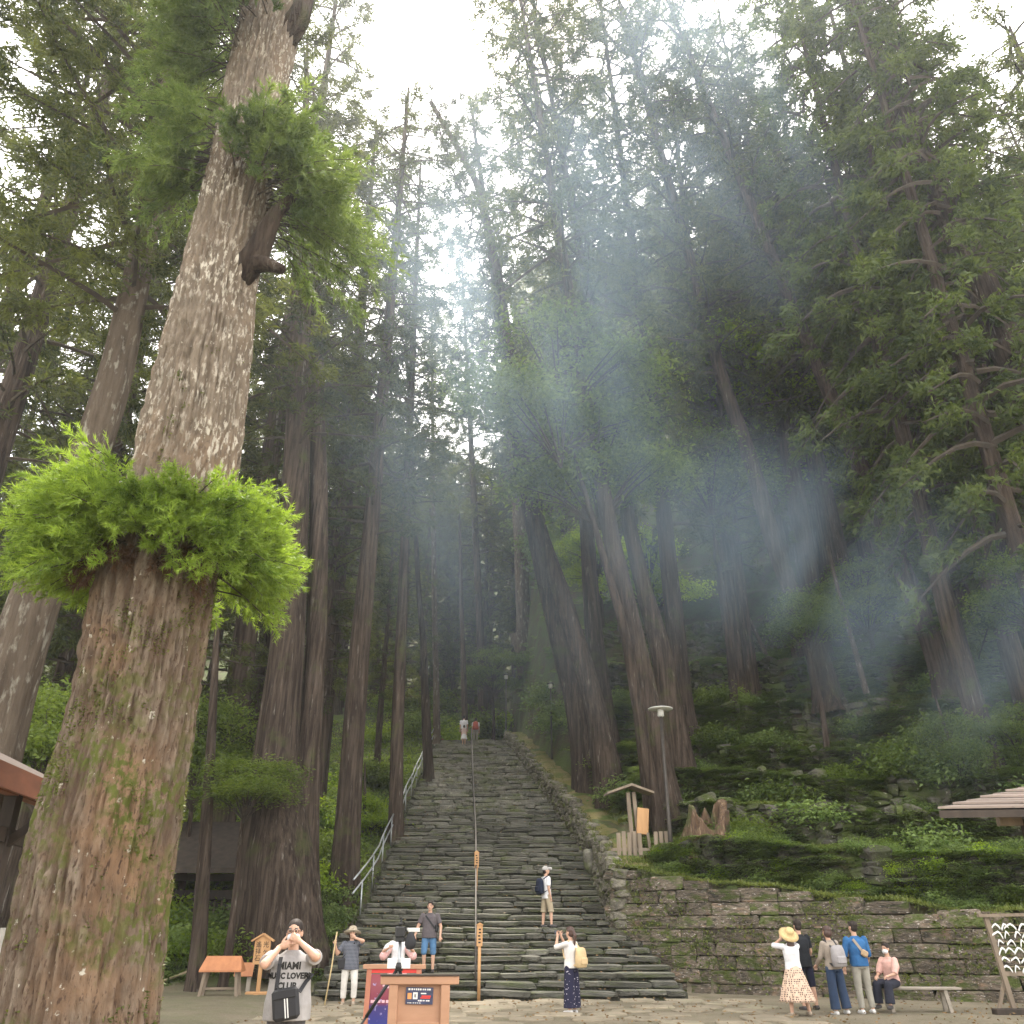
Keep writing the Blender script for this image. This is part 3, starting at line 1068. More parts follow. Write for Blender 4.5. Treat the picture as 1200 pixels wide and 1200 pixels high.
# forest behind ------------------------------------------------------------
far_trunks = [trunk_mesh([(0, 0, -.5), (.1, 0, 10), (0, .2, 22), (.1, 0, 40)], [.48, .40, .28, .05], seed=50 + i, n=12) for i in range(3)]
FAR = []
rs = random.Random(5)
for k in range(400):
    Y = rs.uniform(46, 105)
    x = rs.uniform(-46, 50)
    s = dep(Y, 15) / F
    px = 600 + x / s
    if px < -260 or px > 1450:
        continue
    if -5.5 < x < 1.5 and Y < 60:
        continue
    if any((x - a) ** 2 + (Y - b) ** 2 < 3.1 ** 2 for a, b in FAR):
        continue
    FAR.append((x, Y))
    if len(FAR) >= 95:
        break
for k in range(60):                               # nearer left wood
    Y = rs.uniform(30, 50)
    x = rs.uniform(-30, -6.5)
    if any((x - a) ** 2 + (Y - b) ** 2 < 3.4 ** 2 for a, b in FAR):
        continue
    FAR.append((x, Y))
for k in range(60):                               # right-hand hill
    Y = rs.uniform(38, 52)
    x = rs.uniform(8, 34)
    if any((x - a) ** 2 + (Y - b) ** 2 < 3.6 ** 2 for a, b in FAR):
        continue
    FAR.append((x, Y))
for k in range(26):                               # low-crowned wood closing the view behind the stair head
    FAR.append((-14 + k * .78 + rs.uniform(-.3, .3), rs.uniform(61, 74)))
n_low = len(FAR) - 26
for k, (x, Y) in enumerate(FAR):
    g = gz(x, Y)
    lab, grp = (('straight cedar in the misty wood left of the stairs', 'cedars in the left-hand wood') if x < -4.4 else
                ('straight cedar in the wood beyond the head of the stairs', 'cedars beyond the stairs') if x < 6 else
                ('straight cedar high on the right-hand hillside', 'cedars high on the hillside'))
    t = thing('cedar_tree', lab, 'tree', (x, Y, g), rs.uniform(0, 6.28), grp)
    sc_ = rs.uniform(.55, .82)
    # keep the patch of open sky over the stairs
    hgt = 40
    ang = (x + 3.5) / Y
    if abs(ang) < .10:
        sc_ *= .7
    t.scale = (sc_, sc_, sc_)
    link('trunk', far_trunks[k % 3], t)
    z0 = rs.uniform(7, 14)
    if k >= n_low:
        z0 = rs.uniform(1.0, 4.0)
        t.scale = (.62, .62, .55)
    link('crown', CROWNS[k % 4], t, (0, 0, z0), (0, 0, 0), (1, 1, (41 - z0) / 26))

# tall neighbours whose crowns close the canopy left and right
for k, (x, Y, h, z0, r_) in enumerate(((-15.5, 22, 38, 14, 4.6), (-20, 27, 42, 9, 5.0), (-17.5, 33, 46, 10, 5.0), (-10.8, 33.5, 58, 22, 4.0), (-8.6, 38, 48, 22, 4.2),
                                       (14.5, 39, 54, 24, 5.2), (19.5, 31, 48, 18, 5.4), (11, 40, 54, 22, 5.4), (24, 36, 50, 16, 5.6), (17, 43, 56, 26, 5.2), (26, 29, 44, 14, 5.6))):
    g = gz(x, Y)
    lab, grp = (('tall full-crowned cedar closing the canopy left of the giant cedar', 'tall cedars on the left') if x < 0 else ('tall full-crowned cedar closing the canopy above the terraces', 'tall cedars on the right'))
    t = thing('cedar_tree', lab, 'tree', (x, Y, g), k * 1.1, grp)
    link('trunk', far_trunks[k % 3], t, None, None, (1.15, 1.15, (h - g) / 40))
    link('crown', CROWNS[(k + 1) % 4], t, (0, 0, z0 - g), None, (r_ / 5.0, r_ / 5.0, (h - z0) / 26))

# evergreen broadleaf trees in the middle layer ----------------------------
def broad(px, py, Y, mi, s, label, group=None, flat=1.0):
    """px, py: where the crown's middle stands"""
    p = at(px, py, Y)
    g = gz(p.x, Y)
    h = p.z - g
    lean_x = 0.0
    re_ = float(interp(Y, RE_Y, RE_X)) + 2.2
    if LEFT_X - 1 < p.x < re_ and Y < STOP + 3:
        lean_x = p.x - re_
    g = gz(p.x - lean_x, Y)
    h = p.z - g
    t = thing('broadleaf_tree', label, 'tree', (p.x - lean_x, Y, g), 0, group)
    zoff = h - 4.8 * s
    link('trunk', trunk_mesh([(0, 0, -.3), (.1 + lean_x * .3, 0, max(zoff, .2) * .6), (lean_x - .1, .1, max(zoff, .2) + 4.6 * s)], [.16 * s + .05, .13 * s + .03, .03], n=10, seed=mi + int(px) % 20, flare=.5), t)
    cr_o = link('crown', BROADS[mi], t, (lean_x, 0, zoff), (0, 0, px * .7), (s * (1.25 if flat < 1 else 1), s, s * flat))
    if flat < 1:
        cr_o.location.z += 4.8 * s * (1 - flat)

for a in ((655, 455, 30.5, 0, 1.25, 'layered evergreen tree with a lit umbrella crown in front of the dark cedars'),
          (700, 550, 32, 1, 1.15, 'shadowed evergreen tree under the layered umbrella crown'),
          (578, 785, 57, 0, .6, 'small neatly layered evergreen at the head of the stairs'),
          (885, 440, 40, 2, 1.5, 'yellow-green broadleaf tree glowing between the hillside cedars'),
          (1020, 520, 42, 2, 1.4, 'bright broadleaf tree right of the tallest leaning hillside cedar'),
          (760, 660, 46, 2, 1.0, 'sunlit yellow-green tree behind the trunks by the lamp'),
          (700, 640, 48, 2, .8, 'sunlit yellow-green tree showing between the leaning trunks'),
          (830, 560, 38, 1, 1.0, 'mid-green broadleaf tree beside the leaning cedar'),
          (945, 730, 35, 1, .6, 'small grey-leaved tree in front of the fluted cedar'),
          (1010, 700, 38.5, 0, .7, 'small broadleaf tree between the hillside cedars'),
          (290, 925, 25.5, 1, .62, 'small dark-leaved tree spreading in front of the giant cedar', None, .6),
          (235, 880, 30, 1, .8, 'shaded broadleaf tree left of the giant cedar'),
          (425, 960, 38, 2, .55, 'small sunlit tree showing between trunk and handrail'),
          (205, 1075, 33, 2, .55, 'bright green shrub-like tree behind the plaster wall'),
          (60, 880, 22, 1, .7, 'dark leafy tree behind the eaves on the left'),
          (1115, 880, 29.5, 1, .55, 'leafy mid-green bush-like tree on the terrace above the hut roof'),
          (1195, 870, 29.5, 0, .5, 'leafy green tree beside the bush on the terrace'),
          (1205, 690, 27, 0, .55, 'light-leaved tree at the foot of the cypress curtain')):
    broad(*a)
# ------------------------------------------------------------------ the nearest giant cedar
HERO_Y = 8.0
HW = [(1200, 2, 176), (1083, 25, 187), (967, 47, 203), (850, 84, 221), (750, 105, 238), (680, 119, 248), (550, 163, 275), (480, 177, 285), (400, 196, 292), (300, 223, 300), (200, 248, 317), (100, 267, 333), (0, 292, 354)]
hp, hr_ = [], []
for y, l, r_ in HW:
    p = at((l + r_) / 2, y, HERO_Y)
    hp.append(p)
    hr_.append((r_ - l) * dep(HERO_Y, p.z) / F / 2)
d = hp[0] - hp[2]
foot = hp[0] + d * ((hp[0].z + .2) / -d.z)
hp.insert(0, Vector((foot.x, HERO_Y, -.2)))
hr_.insert(0, hr_[0] * 1.16)
d = hp[-1] - hp[-4]
for k, zz in enumerate((18, 24, 30)):
    hp.append(hp[-1] + d * ((zz - hp[-1].z) / d.z))
    hr_.append((.42, .26, .05)[k])
hbase = Vector((hp[0].x, HERO_Y, 0))
hero = thing('giant_cedar', 'huge nearest cedar trunk, mossy and flaking, ringed by a bright green tuft', 'tree', hbase)

def hero_trunk():
    pts = np.array([p - hbase for p in hp])
    s = np.concatenate([[0], np.cumsum(np.linalg.norm(np.diff(pts, axis=0), axis=1))])
    t = np.concatenate([np.linspace(0, 14.6, 560), np.linspace(14.8, s[-1], 60)])
    n = 230
    c = np.stack([np.interp(t, s, pts[:, k]) for k in range(3)], 1)
    rr = np.interp(t, s, np.array(hr_))
    ker = np.ones(31) / 31
    for k in range(3):
        pad = np.pad(c[:, k], 15, mode='reflect', reflect_type='odd')
        c[:, k] = np.convolve(pad, ker, 'valid')
    pad = np.pad(rr, 15, mode='edge')
    rr = np.convolve(pad, ker, 'valid')
    a = np.linspace(0, 2 * math.pi, n, endpoint=False)
    A, T = np.meshgrid(a, t)
    ca, sa = np.cos(A).ravel(), np.sin(A).ravel()
    Tr = T.ravel()
    q = np.stack([ca, sa, Tr], 1)
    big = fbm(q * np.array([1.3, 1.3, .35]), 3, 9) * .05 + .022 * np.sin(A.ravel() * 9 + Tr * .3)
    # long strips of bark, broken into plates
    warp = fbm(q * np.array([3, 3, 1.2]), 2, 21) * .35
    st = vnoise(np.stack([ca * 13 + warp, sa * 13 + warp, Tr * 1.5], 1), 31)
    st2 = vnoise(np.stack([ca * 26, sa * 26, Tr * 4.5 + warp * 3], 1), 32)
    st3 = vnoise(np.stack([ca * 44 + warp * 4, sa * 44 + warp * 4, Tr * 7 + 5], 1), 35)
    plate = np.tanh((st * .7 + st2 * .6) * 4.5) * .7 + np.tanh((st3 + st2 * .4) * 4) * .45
    fine = fbm(q * np.array([34, 34, 9]), 2, 33)
    R_ = rr[:, None].repeat(n, 1).ravel()
    R_ = R_ * (1 + big) + plate * .026 + fine * .016
    R_ = R_.reshape(A.shape)
    V = np.stack([c[:, 0:1] + R_ * np.cos(A), c[:, 1:2] + R_ * np.sin(A), c[:, 2:3] + 0 * A], 2).reshape(-1, 3)
    I = np.arange(len(t) * n).reshape(len(t), n)
    J = np.roll(I, -1, 1)
    Fq = np.stack([I[:-1].ravel(), J[:-1].ravel(), J[1:].ravel(), I[1:].ravel()], 1)
    return V, Fq, plate

def hero_bark():
    m, nt, out = _nt('flaking_cedar_bark')
    tc = N(nt, 'ShaderNodeTexCoord')
    ob = tc.outputs['Object']
    sep = N(nt, 'ShaderNodeSeparateXYZ')
    nt.links.new(ob, sep.inputs[0])
    hi = N(nt, 'ShaderNodeMapRange')
    hi.inputs['From Min'].default_value = 4.2
    hi.inputs['From Max'].default_value = 6.5
    nt.links.new(sep.outputs['Z'], hi.inputs['Value'])
    low = N(nt, 'ShaderNodeMapRange')
    low.inputs['From Min'].default_value = 4.4
    low.inputs['From Max'].default_value = 3.0
    nt.links.new(sep.outputs['Z'], low.inputs['Value'])
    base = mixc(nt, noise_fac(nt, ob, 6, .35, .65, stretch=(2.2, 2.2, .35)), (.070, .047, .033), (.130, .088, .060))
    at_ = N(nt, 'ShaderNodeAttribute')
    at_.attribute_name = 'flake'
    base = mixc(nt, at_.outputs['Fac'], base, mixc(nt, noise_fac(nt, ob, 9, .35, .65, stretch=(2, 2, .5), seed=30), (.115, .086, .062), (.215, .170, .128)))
    base = mixc(nt, noise_fac(nt, ob, 1.1, .5, .7, seed=3), base, (.20, .125, .075))
    base = mixc(nt, noise_fac(nt, ob, 24, .56, .64, stretch=(1.4, 1.4, .5), seed=11), base, (.075, .048, .034))
    hm2 = N(nt, 'ShaderNodeMath', operation='MULTIPLY')
    nt.links.new(hi.outputs[0], hm2.inputs[0])
    hm2.inputs[1].default_value = .5
    base = mixc(nt, hm2.outputs[0], base, (.195, .165, .125))
    # pale lichen flakes, more of them higher up
    lf = noise_fac(nt, ob, 13, .52, .60, stretch=(1.6, 1.6, .55), seed=5)
    lf2 = noise_fac(nt, ob, 1.2, .34, .60, seed=8)
    mu = N(nt, 'ShaderNodeMath', operation='MULTIPLY')
    nt.links.new(lf, mu.inputs[0])
    nt.links.new(lf2, mu.inputs[1])
    m2 = N(nt, 'ShaderNodeMath', operation='MULTIPLY')
    nt.links.new(mu.outputs[0], m2.inputs[0])
    nt.links.new(hi.outputs[0], m2.inputs[1])
    base = mixc(nt, m2.outputs[0], base, (.50, .46, .38))
    sp = noise_fac(nt, ob, 9, .66, .70, seed=15)
    base = mixc(nt, sp, base, (.42, .39, .32))
    # moss on the lower half
    mf = noise_fac(nt, ob, 1.5, .44, .56, detail=8, seed=21)
    mf2 = noise_fac(nt, ob, 12, .45, .55, seed=23)
    m3 = N(nt, 'ShaderNodeMath', operation='MULTIPLY')
    nt.links.new(mf, m3.inputs[0])
    nt.links.new(mf2, m3.inputs[1])
    m4 = N(nt, 'ShaderNodeMath', operation='MULTIPLY')
    nt.links.new(m3.outputs[0], m4.inputs[0])
    nt.links.new(low.outputs[0], m4.inputs[1])
    base = mixc(nt, m4.outputs[0], base, (.085, .095, .024))
    p = N(nt, 'ShaderNodeBsdfPrincipled', Roughness=.95)
    p.inputs['Specular IOR Level'].default_value = .12
    nt.links.new(base, p.inputs['Base Color'])
    b = N(nt, 'ShaderNodeBump', Strength=.8, Distance=.02)
    nt.links.new(noise_fac(nt, ob, 30, .2, .8, detail=6, stretch=(1.5, 1.5, .5)), b.inputs['Height'])
    nt.links.new(b.outputs[0], p.inputs['Normal'])
    nt.links.new(p.outputs[0], out.inputs['Surface'])
    return m

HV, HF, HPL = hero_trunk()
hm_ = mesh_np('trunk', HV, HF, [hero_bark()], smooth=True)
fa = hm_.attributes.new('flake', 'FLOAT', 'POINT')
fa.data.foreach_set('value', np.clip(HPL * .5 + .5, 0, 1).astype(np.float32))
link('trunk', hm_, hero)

# cushions of moss on the lower trunk
def hero_moss():
    r = np.random.default_rng(77)
    Vn = HV.reshape(620, 230, 3)[:300]
    zi = r.integers(5, 290, 60000)
    ai = r.integers(0, 230, 60000)
    P = Vn[zi, ai]
    nrm = unit(np.c_[P[:, 0] - Vn[zi].mean(1)[:, 0], P[:, 1] - Vn[zi].mean(1)[:, 1], 0 * zi])
    d = fbm(P * np.array([2.2, 2.2, 1.5]), 4, 41) + .45 * fbm(P * 9.0, 2, 42) + .28 * nrm[:, 0] - .10 * np.maximum(P[:, 2] - 3.6, 0)
    k = d > .20
    P, nrm = P[k], nrm[k]
    D = unit(nrm * .8 + r.normal(size=P.shape) * .6 + np.array([0, 0, -.15]))
    V, Fc = blades(P - nrm * .006, D, .030 * r.uniform(.6, 1.4, len(P)), .022 * r.uniform(.7, 1.3, len(P)), r, tri=True)
    return V, Fc
MV, MF = hero_moss()
tag(link('moss', mesh_np('moss', MV, MF, [MOSS]), hero), kind='stuff')

def hero_axis(z):
    i = 0
    while i < len(hp) - 2 and hp[i + 1].z < z:
        i += 1
    u = (z - hp[i].z) / (hp[i + 1].z - hp[i].z)
    return hp[i].lerp(hp[i + 1], u), hr_[i] + (hr_[i + 1] - hr_[i]) * u

DEAD = leafmat('dead_needles', (.085, .048, .03), (.15, .085, .05), trans=.25)

def tuft(name, specs, mat_, seed, nsec=15, nn=17, nl=.085, nw=.011):
    """epicormic sprays; specs: (z, az deg, az spread, n, len lo, len hi, lift, z spread, droop)"""
    r = np.random.default_rng(seed)
    P, D, Ls, parts = [], [], [], []
    for (z, az, sp, n, l0, l1, lift, zs, dr) in specs:
        for i in range(n):
            zz = z + r.normal() * zs
            c, rad = hero_axis(zz)
            a = math.radians(az + r.uniform(-sp, sp))
            o = np.array([math.cos(a), math.sin(a), 0])
            start = np.array(c) + o * rad * .95 - np.array(hbase)
            Lm = r.uniform(l0, l1)
            li = lift + r.normal() * .35
            sidew = np.array([-o[1], o[0], 0]) * r.normal() * .35
            d0 = o + sidew + np.array([0, 0, li])
            d0 /= np.linalg.norm(d0)
            ts = np.linspace(0, 1, 6)
            pts = start + d0 * Lm * ts[:, None] - np.array([0, 0, dr]) * Lm * (ts ** 2)[:, None]
            if i % 2 == 0:
                parts.append((*limb(pts, .012, .004, 3), 1))
            tg = np.gradient(pts, axis=0)
            tg /= np.linalg.norm(tg, axis=1, keepdims=True)
            t = .22 + .78 * r.random(nsec) ** .8
            b = np.stack([np.interp(t, ts, pts[:, k]) for k in range(3)], 1)
            td = unit(np.stack([np.interp(t, ts, tg[:, k]) for k in range(3)], 1))
            sd = unit(td + unit(r.normal(size=(nsec, 3))) * .75)
            sl = Lm * .30 * (1.15 - .6 * t) * r.uniform(.7, 1.3, nsec)
            for j in range(nsec):
                u = r.random(nn)
                P.append(b[j] + sd[j] * (sl[j] * u)[:, None])
                D.append(unit(sd[j] * .85 + unit(r.normal(size=(nn, 3))) * .65 + np.array([0, 0, .12])))
                Ls.append(np.full(nn, nl) * (1.1 - .4 * u))
    P = np.concatenate(P)
    D = unit(np.concatenate(D))
    Ls = np.concatenate(Ls) * r.uniform(.7, 1.25, len(P))
    V, Fc = blades(P, D, Ls, np.full(len(P), nw) * r.uniform(.7, 1.3, len(P)), r, tri=True, droop=.1)
    parts.append((V, Fc, 0))
    V, Fs, M = join(parts)
    return link(name, mesh_np(name, V, Fs, [mat_, TWIG], M), hero)

# azimuth: 0 = +X (right), 180 = left, 270 = towards the camera
tuft('needle_tuft', [(5.14, 192, 60, 200, .60, .98, .14, .20, .16), (5.06, 200, 45, 45, .5, .88, -.28, .14, .14), (5.06, 348, 45, 170, .52, .86, .10, .17, .16), (5.08, 270, 50, 130, .35, .62, .35, .12, .30), (5.1, 90, 60, 45, .5, .9, .2, .2, .2)], LEAF_YOUNG, 401, nsec=17, nn=18, nl=.075, nw=.0095)
tuft('dead_needle_fringe', [(4.80, 270, 75, 40, .12, .30, -.1, .07, .7)], DEAD, 402, nsec=9, nn=12)
tuft('needle_tuft', [(12.8, 185, 55, 70, .8, 1.5, .15, .42, .32), (13.3, 250, 40, 30, .6, 1.0, .0, .35, .4), (14.2, 200, 80, 35, .8, 1.4, .2, .5, .3)], LEAF_TUFT2, 403, nl=.11, nw=.016)
tuft('needle_tuft', [(11.0, 188, 40, 62, .6, 1.15, .0, .34, .40), (10.5, 195, 30, 24, .5, .95, -.4, .2, .3)], LEAF_TUFT2, 404, nl=.105, nw=.015)
tuft('needle_tuft', [(10.2, 350, 50, 80, .7, 1.2, .35, .25, .36), (9.95, 5, 35, 45, 1.0, 1.7, .12, .18, .30), (10.3, 300, 30, 28, .5, .8, .3, .2, .4)], LEAF_TUFT2, 405, nl=.105, nw=.015)
c, rad = hero_axis(8.7)
mb = MB()
c = c - hbase
mb.tube([c + Vector((rad * .6, -.1, -.2)), c + Vector((rad * 1.1, -.15, .15)), c + Vector((rad * 1.5, -.2, .75)), c + Vector((rad * 1.5 + .3, -.2, 1.2))], [.20, .16, .09, .04], 9)
mb.tube([c + Vector((rad * .8, -.15, .0)), c + Vector((rad * 1.5, -.2, -.05)), c + Vector((rad * 2.0, -.25, -.18))], [.14, .09, .06], 8)
mb.build('broken_limb', BARK, hero, smooth=True)
c, rad = hero_axis(13.0)
c = c - hbase
mb = MB().tube([c + Vector((rad * .6, 0, 0)), c + Vector((rad * 1.15, -.1, .35)), c + Vector((rad * 1.35, -.1, 1.1))], [.2, .17, .1], 9)
mb.build('limb', BARK, hero, smooth=True)
link('crown', CROWNS[0], hero, (hp[-2].x - hbase.x - .3, 0, 20), (0, .05, 2), (.7, .7, .45))

# ------------------------------------------------------------------ undergrowth
shrub_m = [broad_crown(501 + i, [(0, 0, .55, .75, .35), (.3, .1, .35, .6, .2), (-.35, -.1, .3, .6, .2)], 1500, .13, (LEAF_BROAD, LEAF_FERN, LEAF_BRIGHT)[i], crad=.2, limbs=False, ncl=30) for i in range(3)]
SHR = []
rs = random.Random(21)
for k in range(75):                               # left bank
    SHR.append((rs.uniform(-13, -6.1), rs.uniform(26.5, 44), rs.uniform(.7, 1.7), rs.choice((0, 0, 1, 2)), 'leafy shrub on the bank left of the stairs', 'shrubs on the left bank'))
for k in range(22):
    SHR.append((rs.uniform(-22, -11), rs.uniform(29, 40), rs.uniform(1.2, 2.4), rs.choice((0, 1)), 'shrub in the wood behind the giant cedar', 'shrubs behind the giant cedar'))
for k in range(26):
    x = rs.uniform(4.5, 17)
    SHR.append((x, float(interp(x, WX, WY)) + rs.uniform(1.5, 3.6), rs.uniform(.35, .7), rs.choice((0, 1, 1)), 'small shrub on the slope just above the retaining wall', 'shrubs above the retaining wall'))
for k in range(40):
    x = rs.uniform(3.5, 22)
    SHR.append((x, float(interp(x, WX, WY)) + rs.uniform(1.8, 16), rs.uniform(.6, 1.3), rs.choice((0, 1, 1)), 'low shrub on the hillside terraces', 'shrubs on the terraces'))
for k in range(26):
    SHR.append((rs.uniform(-9, 6), rs.uniform(54, 62), rs.uniform(1.0, 2.2), rs.choice((0, 1, 2)), 'shrub at the head of the stairs', 'shrubs at the stair head'))
for k in range(64):
    x = rs.uniform(4.4, 15.5)
    wob = .55 * math.sin(x * .31 + 1.3) + .35 * math.sin(x * .83) + .05 * x
    SHR.append((x, float(interp(x, WX, WY)) + 1.45 - wob + rs.uniform(-.25, .75), rs.uniform(.3, .6), rs.choice((0, 1, 1, 2)), 'small leafy plant growing from the slope above the wall-top grass', 'plants on the slope above the wall'))
for (px, py, s, mi) in ((1090, 905, 1.7, 0), (1060, 920, 1.4, 0), (1150, 900, 1.8, 0), (1120, 930, 1.3, 1), (1190, 905, 1.6, 0), (395, 1062, .9, 1), (420, 1052, .8, 0), (385, 1085, .9, 1), (370, 1100, .8, 1), (690, 850, 1.4, 1), (650, 860, 1.3, 1), (665, 840, 1.4, 1), (640, 830, 1.5, 1)):
    p = on_ground(px, py)
    SHR.append((p.x, p.y, s, mi, 'rounded green bush on the terrace below the reddish leaning cedar' if px > 1000 else 'ferny bush at the foot of the left-hand cedars' if px < 500 else 'ferny bush above the flank wall', 'bushes by the hut' if px > 1000 else 'bushes by the left cedars' if px < 500 else 'bushes above the flank wall'))
for (x, Y, s, mi, lab, grp) in SHR:
    if LEFT_X - .9 < x < float(interp(Y, RE_Y, RE_X)) + .9 and Y < STOP + 1.5:
        continue
    o = link('shrub', shrub_m[mi], None, (x, Y, gz(x, Y) - .1), (0, 0, rs.uniform(0, 6.3)), (s, s, s * rs.uniform(.8, 1.1)))
    o.location.z = float(ground_n(np.array([x]), np.array([Y]))[0]) - .08
    tag(o, lab, 'shrub', grp)

def scatter(n, xr, yr, fn, seed):
    r = np.random.default_rng(seed)
    x = r.uniform(*xr, n)
    y = r.uniform(*yr, n)
    k = fn(x, y, r)
    return x[k], y[k], r

def place_ferns(name, label, n, xr, yr, fn, seed, s0, s1, mat_):
    x, y, r = scatter(n, xr, yr, fn, seed)
    z = ground_n(x, y)
    V = [fern_np(r, np.array((x[i], y[i], z[i] - .02)), r.uniform(s0, s1), 7) for i in range(len(x))]
    V = np.concatenate(V)
    o = link(name, mesh_np(name, V, np.arange(len(V)).reshape(-1, 3), [mat_]))
    return tag(o, label, 'ferns', None, 'stuff')

hill_ok = lambda x, y, r: (y > interp(x, WX, WY) + .7) & (x > interp(y, RE_Y, RE_X) + 1.7)
place_ferns('hillside_ferns', 'ferns covering the terraced hillside', 5200, (3.2, 24), (21, 42), hill_ok, 61, .3, .75, LEAF_FERN)
place_ferns('bank_ferns', 'ferns covering the bank left of the stairs', 900, (-15, -4.9), (26, 50), lambda x, y, r: x < LEFT_X - .4, 62, .3, .7, LEAF_FERN)
place_ferns('stair_head_ferns', 'ferns beside the upper stairs', 500, (-2, 6), (36, 60), lambda x, y, r: x > interp(y, RE_Y, RE_X) + 1.5, 63, .35, .75, LEAF_FERN)

r = np.random.default_rng(66)
x = r.uniform(3.5, 23, 30000)
y = interp(x, WX, WY) + r.uniform(.8, 16, 30000)
gr = (ground(x, y + .15) - ground(x, y - .15)) / .3
k = (gr > .75) & (x > interp(y, RE_Y, RE_X) + 1.6) & (fbm(np.c_[x * .5, y * .5, 0 * x], 3, 15) > -.25)
x, y = x[k][:4600], y[k][:4600]
V = np.concatenate([fern_np(r, np.array((x[i], y[i] - .22, zz + .05)), r.uniform(.3, .75), 6) for i, zz in enumerate(ground_n(x, y))])
tag(link('terrace_face_ferns', mesh_np('terrace_face_ferns', V, np.arange(len(V)).reshape(-1, 3), [LEAF_FERN])), 'small ferns rooted in the faces of the terraces', 'ferns', None, 'stuff')

def carpet(name, label, n, pos, mat_, L, W, seed, up=.6):
    r = np.random.default_rng(seed)
    D = unit(r.normal(size=(len(pos), 3)) * .7 + np.array([0, 0, up]))
    V, Fc = blades(pos, D, L * r.uniform(.6, 1.4, len(pos)), W * r.uniform(.7, 1.3, len(pos)), r)
    o = link(name, mesh_np(name, V, Fc, [mat_]))
    return tag(o, label, 'ground cover', None, 'stuff')

LEDGE = leafmat('ledge_moss', (.06, .085, .02), (.17, .20, .045), trans=.35)
# low green growth over the hillside, denser on the ledges
r = np.random.default_rng(71)
n = 90000
x = r.uniform(3.1, 24, n)
y = interp(x, WX, WY) + .3 + r.uniform(0, 1, n) ** 1.3 * 15
den = fbm(np.c_[x * .6, y * .6, 0 * x], 3, 8)
k = (x > interp(y, RE_Y, RE_X) + 1.2) & (den > -.12) & ((ground(x, y + .15) - ground(x, y - .15)) / .3 < .55)
x, y = x[k], y[k]
carpet('hillside_ground_cover', 'moss and small plants carpeting the terraces', n, np.c_[x, y, ground_n(x, y)], MOSS, .16, .07, 72)
n = 16000
x = r.uniform(2.6, 17, n)
y = interp(x, WX, WY) + r.uniform(.05, 1.5, n)
k = x > interp(y, RE_Y, RE_X) + .2
x, y = x[k], y[k]
carpet('ledge_grass', 'grass and moss along the top of the retaining wall', n, np.c_[x, y, ground_n(x, np.maximum(y, interp(x, WX, WY) + .5))], LEDGE, .10, .03, 73, up=1.2)
n = 40000
x = r.uniform(-18, -5.0, n)
y = r.uniform(26, 60, n)
carpet('bank_ground_cover', 'small plants carpeting the bank left of the stairs', n, np.c_[x, y, ground_n(x, y) + .02], LEAF_BROAD, .18, .08, 74)
# moss on the flank wall and its top
n = 9000
y = 28 + 26 * r.random(n) ** 1.2
u = r.random(n)
x = interp(y, RE_Y, RE_X) + .15 + u * 1.4
carpet('flank_wall_moss', 'moss tufts on top of the flank wall', n, np.c_[x, y, stair_z(y) + interp(y, *PAR_H) + .03], MOSS, .07, .035, 75)
# creepers and moss hanging on the two stone walls
s = r.random(5200) * tot
q = np.array([tuple(wall_pt(v)[0]) for v in s])
hz = r.random(len(s)) ** .8 * interp(q[:, 0], *WH)
den = fbm(np.c_[q[:, 0] * .7, hz * .9, 0 * hz], 3, 12)
k = den > .02
nrm = np.array([-.46, -.88, 0])
pos = np.c_[q[:, 0], q[:, 1], hz] + nrm * (.10 - hz[:, None] * .04)
carpet('wall_creepers', 'moss and creepers clinging to the retaining wall', 0, pos[k], MOSS, .09, .05, 76, up=.1)

# fallen leaves on the steps and the plaza
r = np.random.default_rng(91)
n = 2600
y = r.uniform(24.6, 46, n)
x = r.uniform(-4.4, 3.6, n)
k = x < interp(y, RE_Y, RE_X) - .05
edge = np.minimum(x - LEFT_X, interp(y, RE_Y, RE_X) - x)
k &= r.random(n) < np.exp(-edge / 1.6) + .12
y, x = y[k], x[k]
z = (np.floor((y - SY0 - .04) / TREAD) + 1) * RISE + .035
x2, y2 = r.uniform(-7, 12, 1500), r.uniform(14, 24.3, 1500)
k2 = y2 < interp(x2, WX, WY) - .3
pos = np.r_[np.c_[x, y, z], np.c_[x2[k2], y2[k2], np.full(k2.sum(), .045)]]
D = unit(r.normal(size=pos.shape) * np.array([1, 1, .12]))
V, Fc = blades(pos, D, r.uniform(.04, .10, len(pos)), r.uniform(.025, .05, len(pos)), r)
LITTER = leafmat('leaf_litter', (.10, .06, .03), (.26, .17, .08), trans=.1)
tag(link('fallen_leaves', mesh_np('fallen_leaves', V, Fc, [LITTER])), 'brown fallen leaves scattered on the steps and paving', 'leaves', None, 'stuff')
# ------------------------------------------------------------------ props
WOOD_NEW = surf('new_cedar_wood', (.52, .30, .14), (.42, .23, .10), scale=5, stretch=(1, 1, .2), rough=.6, bump=.2, bscale=30, bdist=.004)
WOOD_ORANGE = surf('orange_stained_wood', (.46, .20, .09), (.36, .15, .07), scale=5, stretch=(1, 1, .2), rough=.55, bump=.2, bscale=30, bdist=.004)
WOOD_SIGN = surf('pinkish_sign_wood', (.44, .25, .155), (.36, .20, .12), scale=4, stretch=(.3, 1, 1), rough=.6, bump=.2, bscale=30, bdist=.004)
WOOD_OLD = surf('weathered_wood', (.26, .205, .15), (.17, .135, .10), scale=5, stretch=(1, 1, .2), rough=.85, bump=.4, bscale=25, bdist=.006)
WOOD_GREY = surf('grey_weathered_wood', (.34, .30, .25), (.24, .21, .17), scale=5, stretch=(.25, 1, 1), rough=.85, bump=.4, bscale=25, bdist=.006)
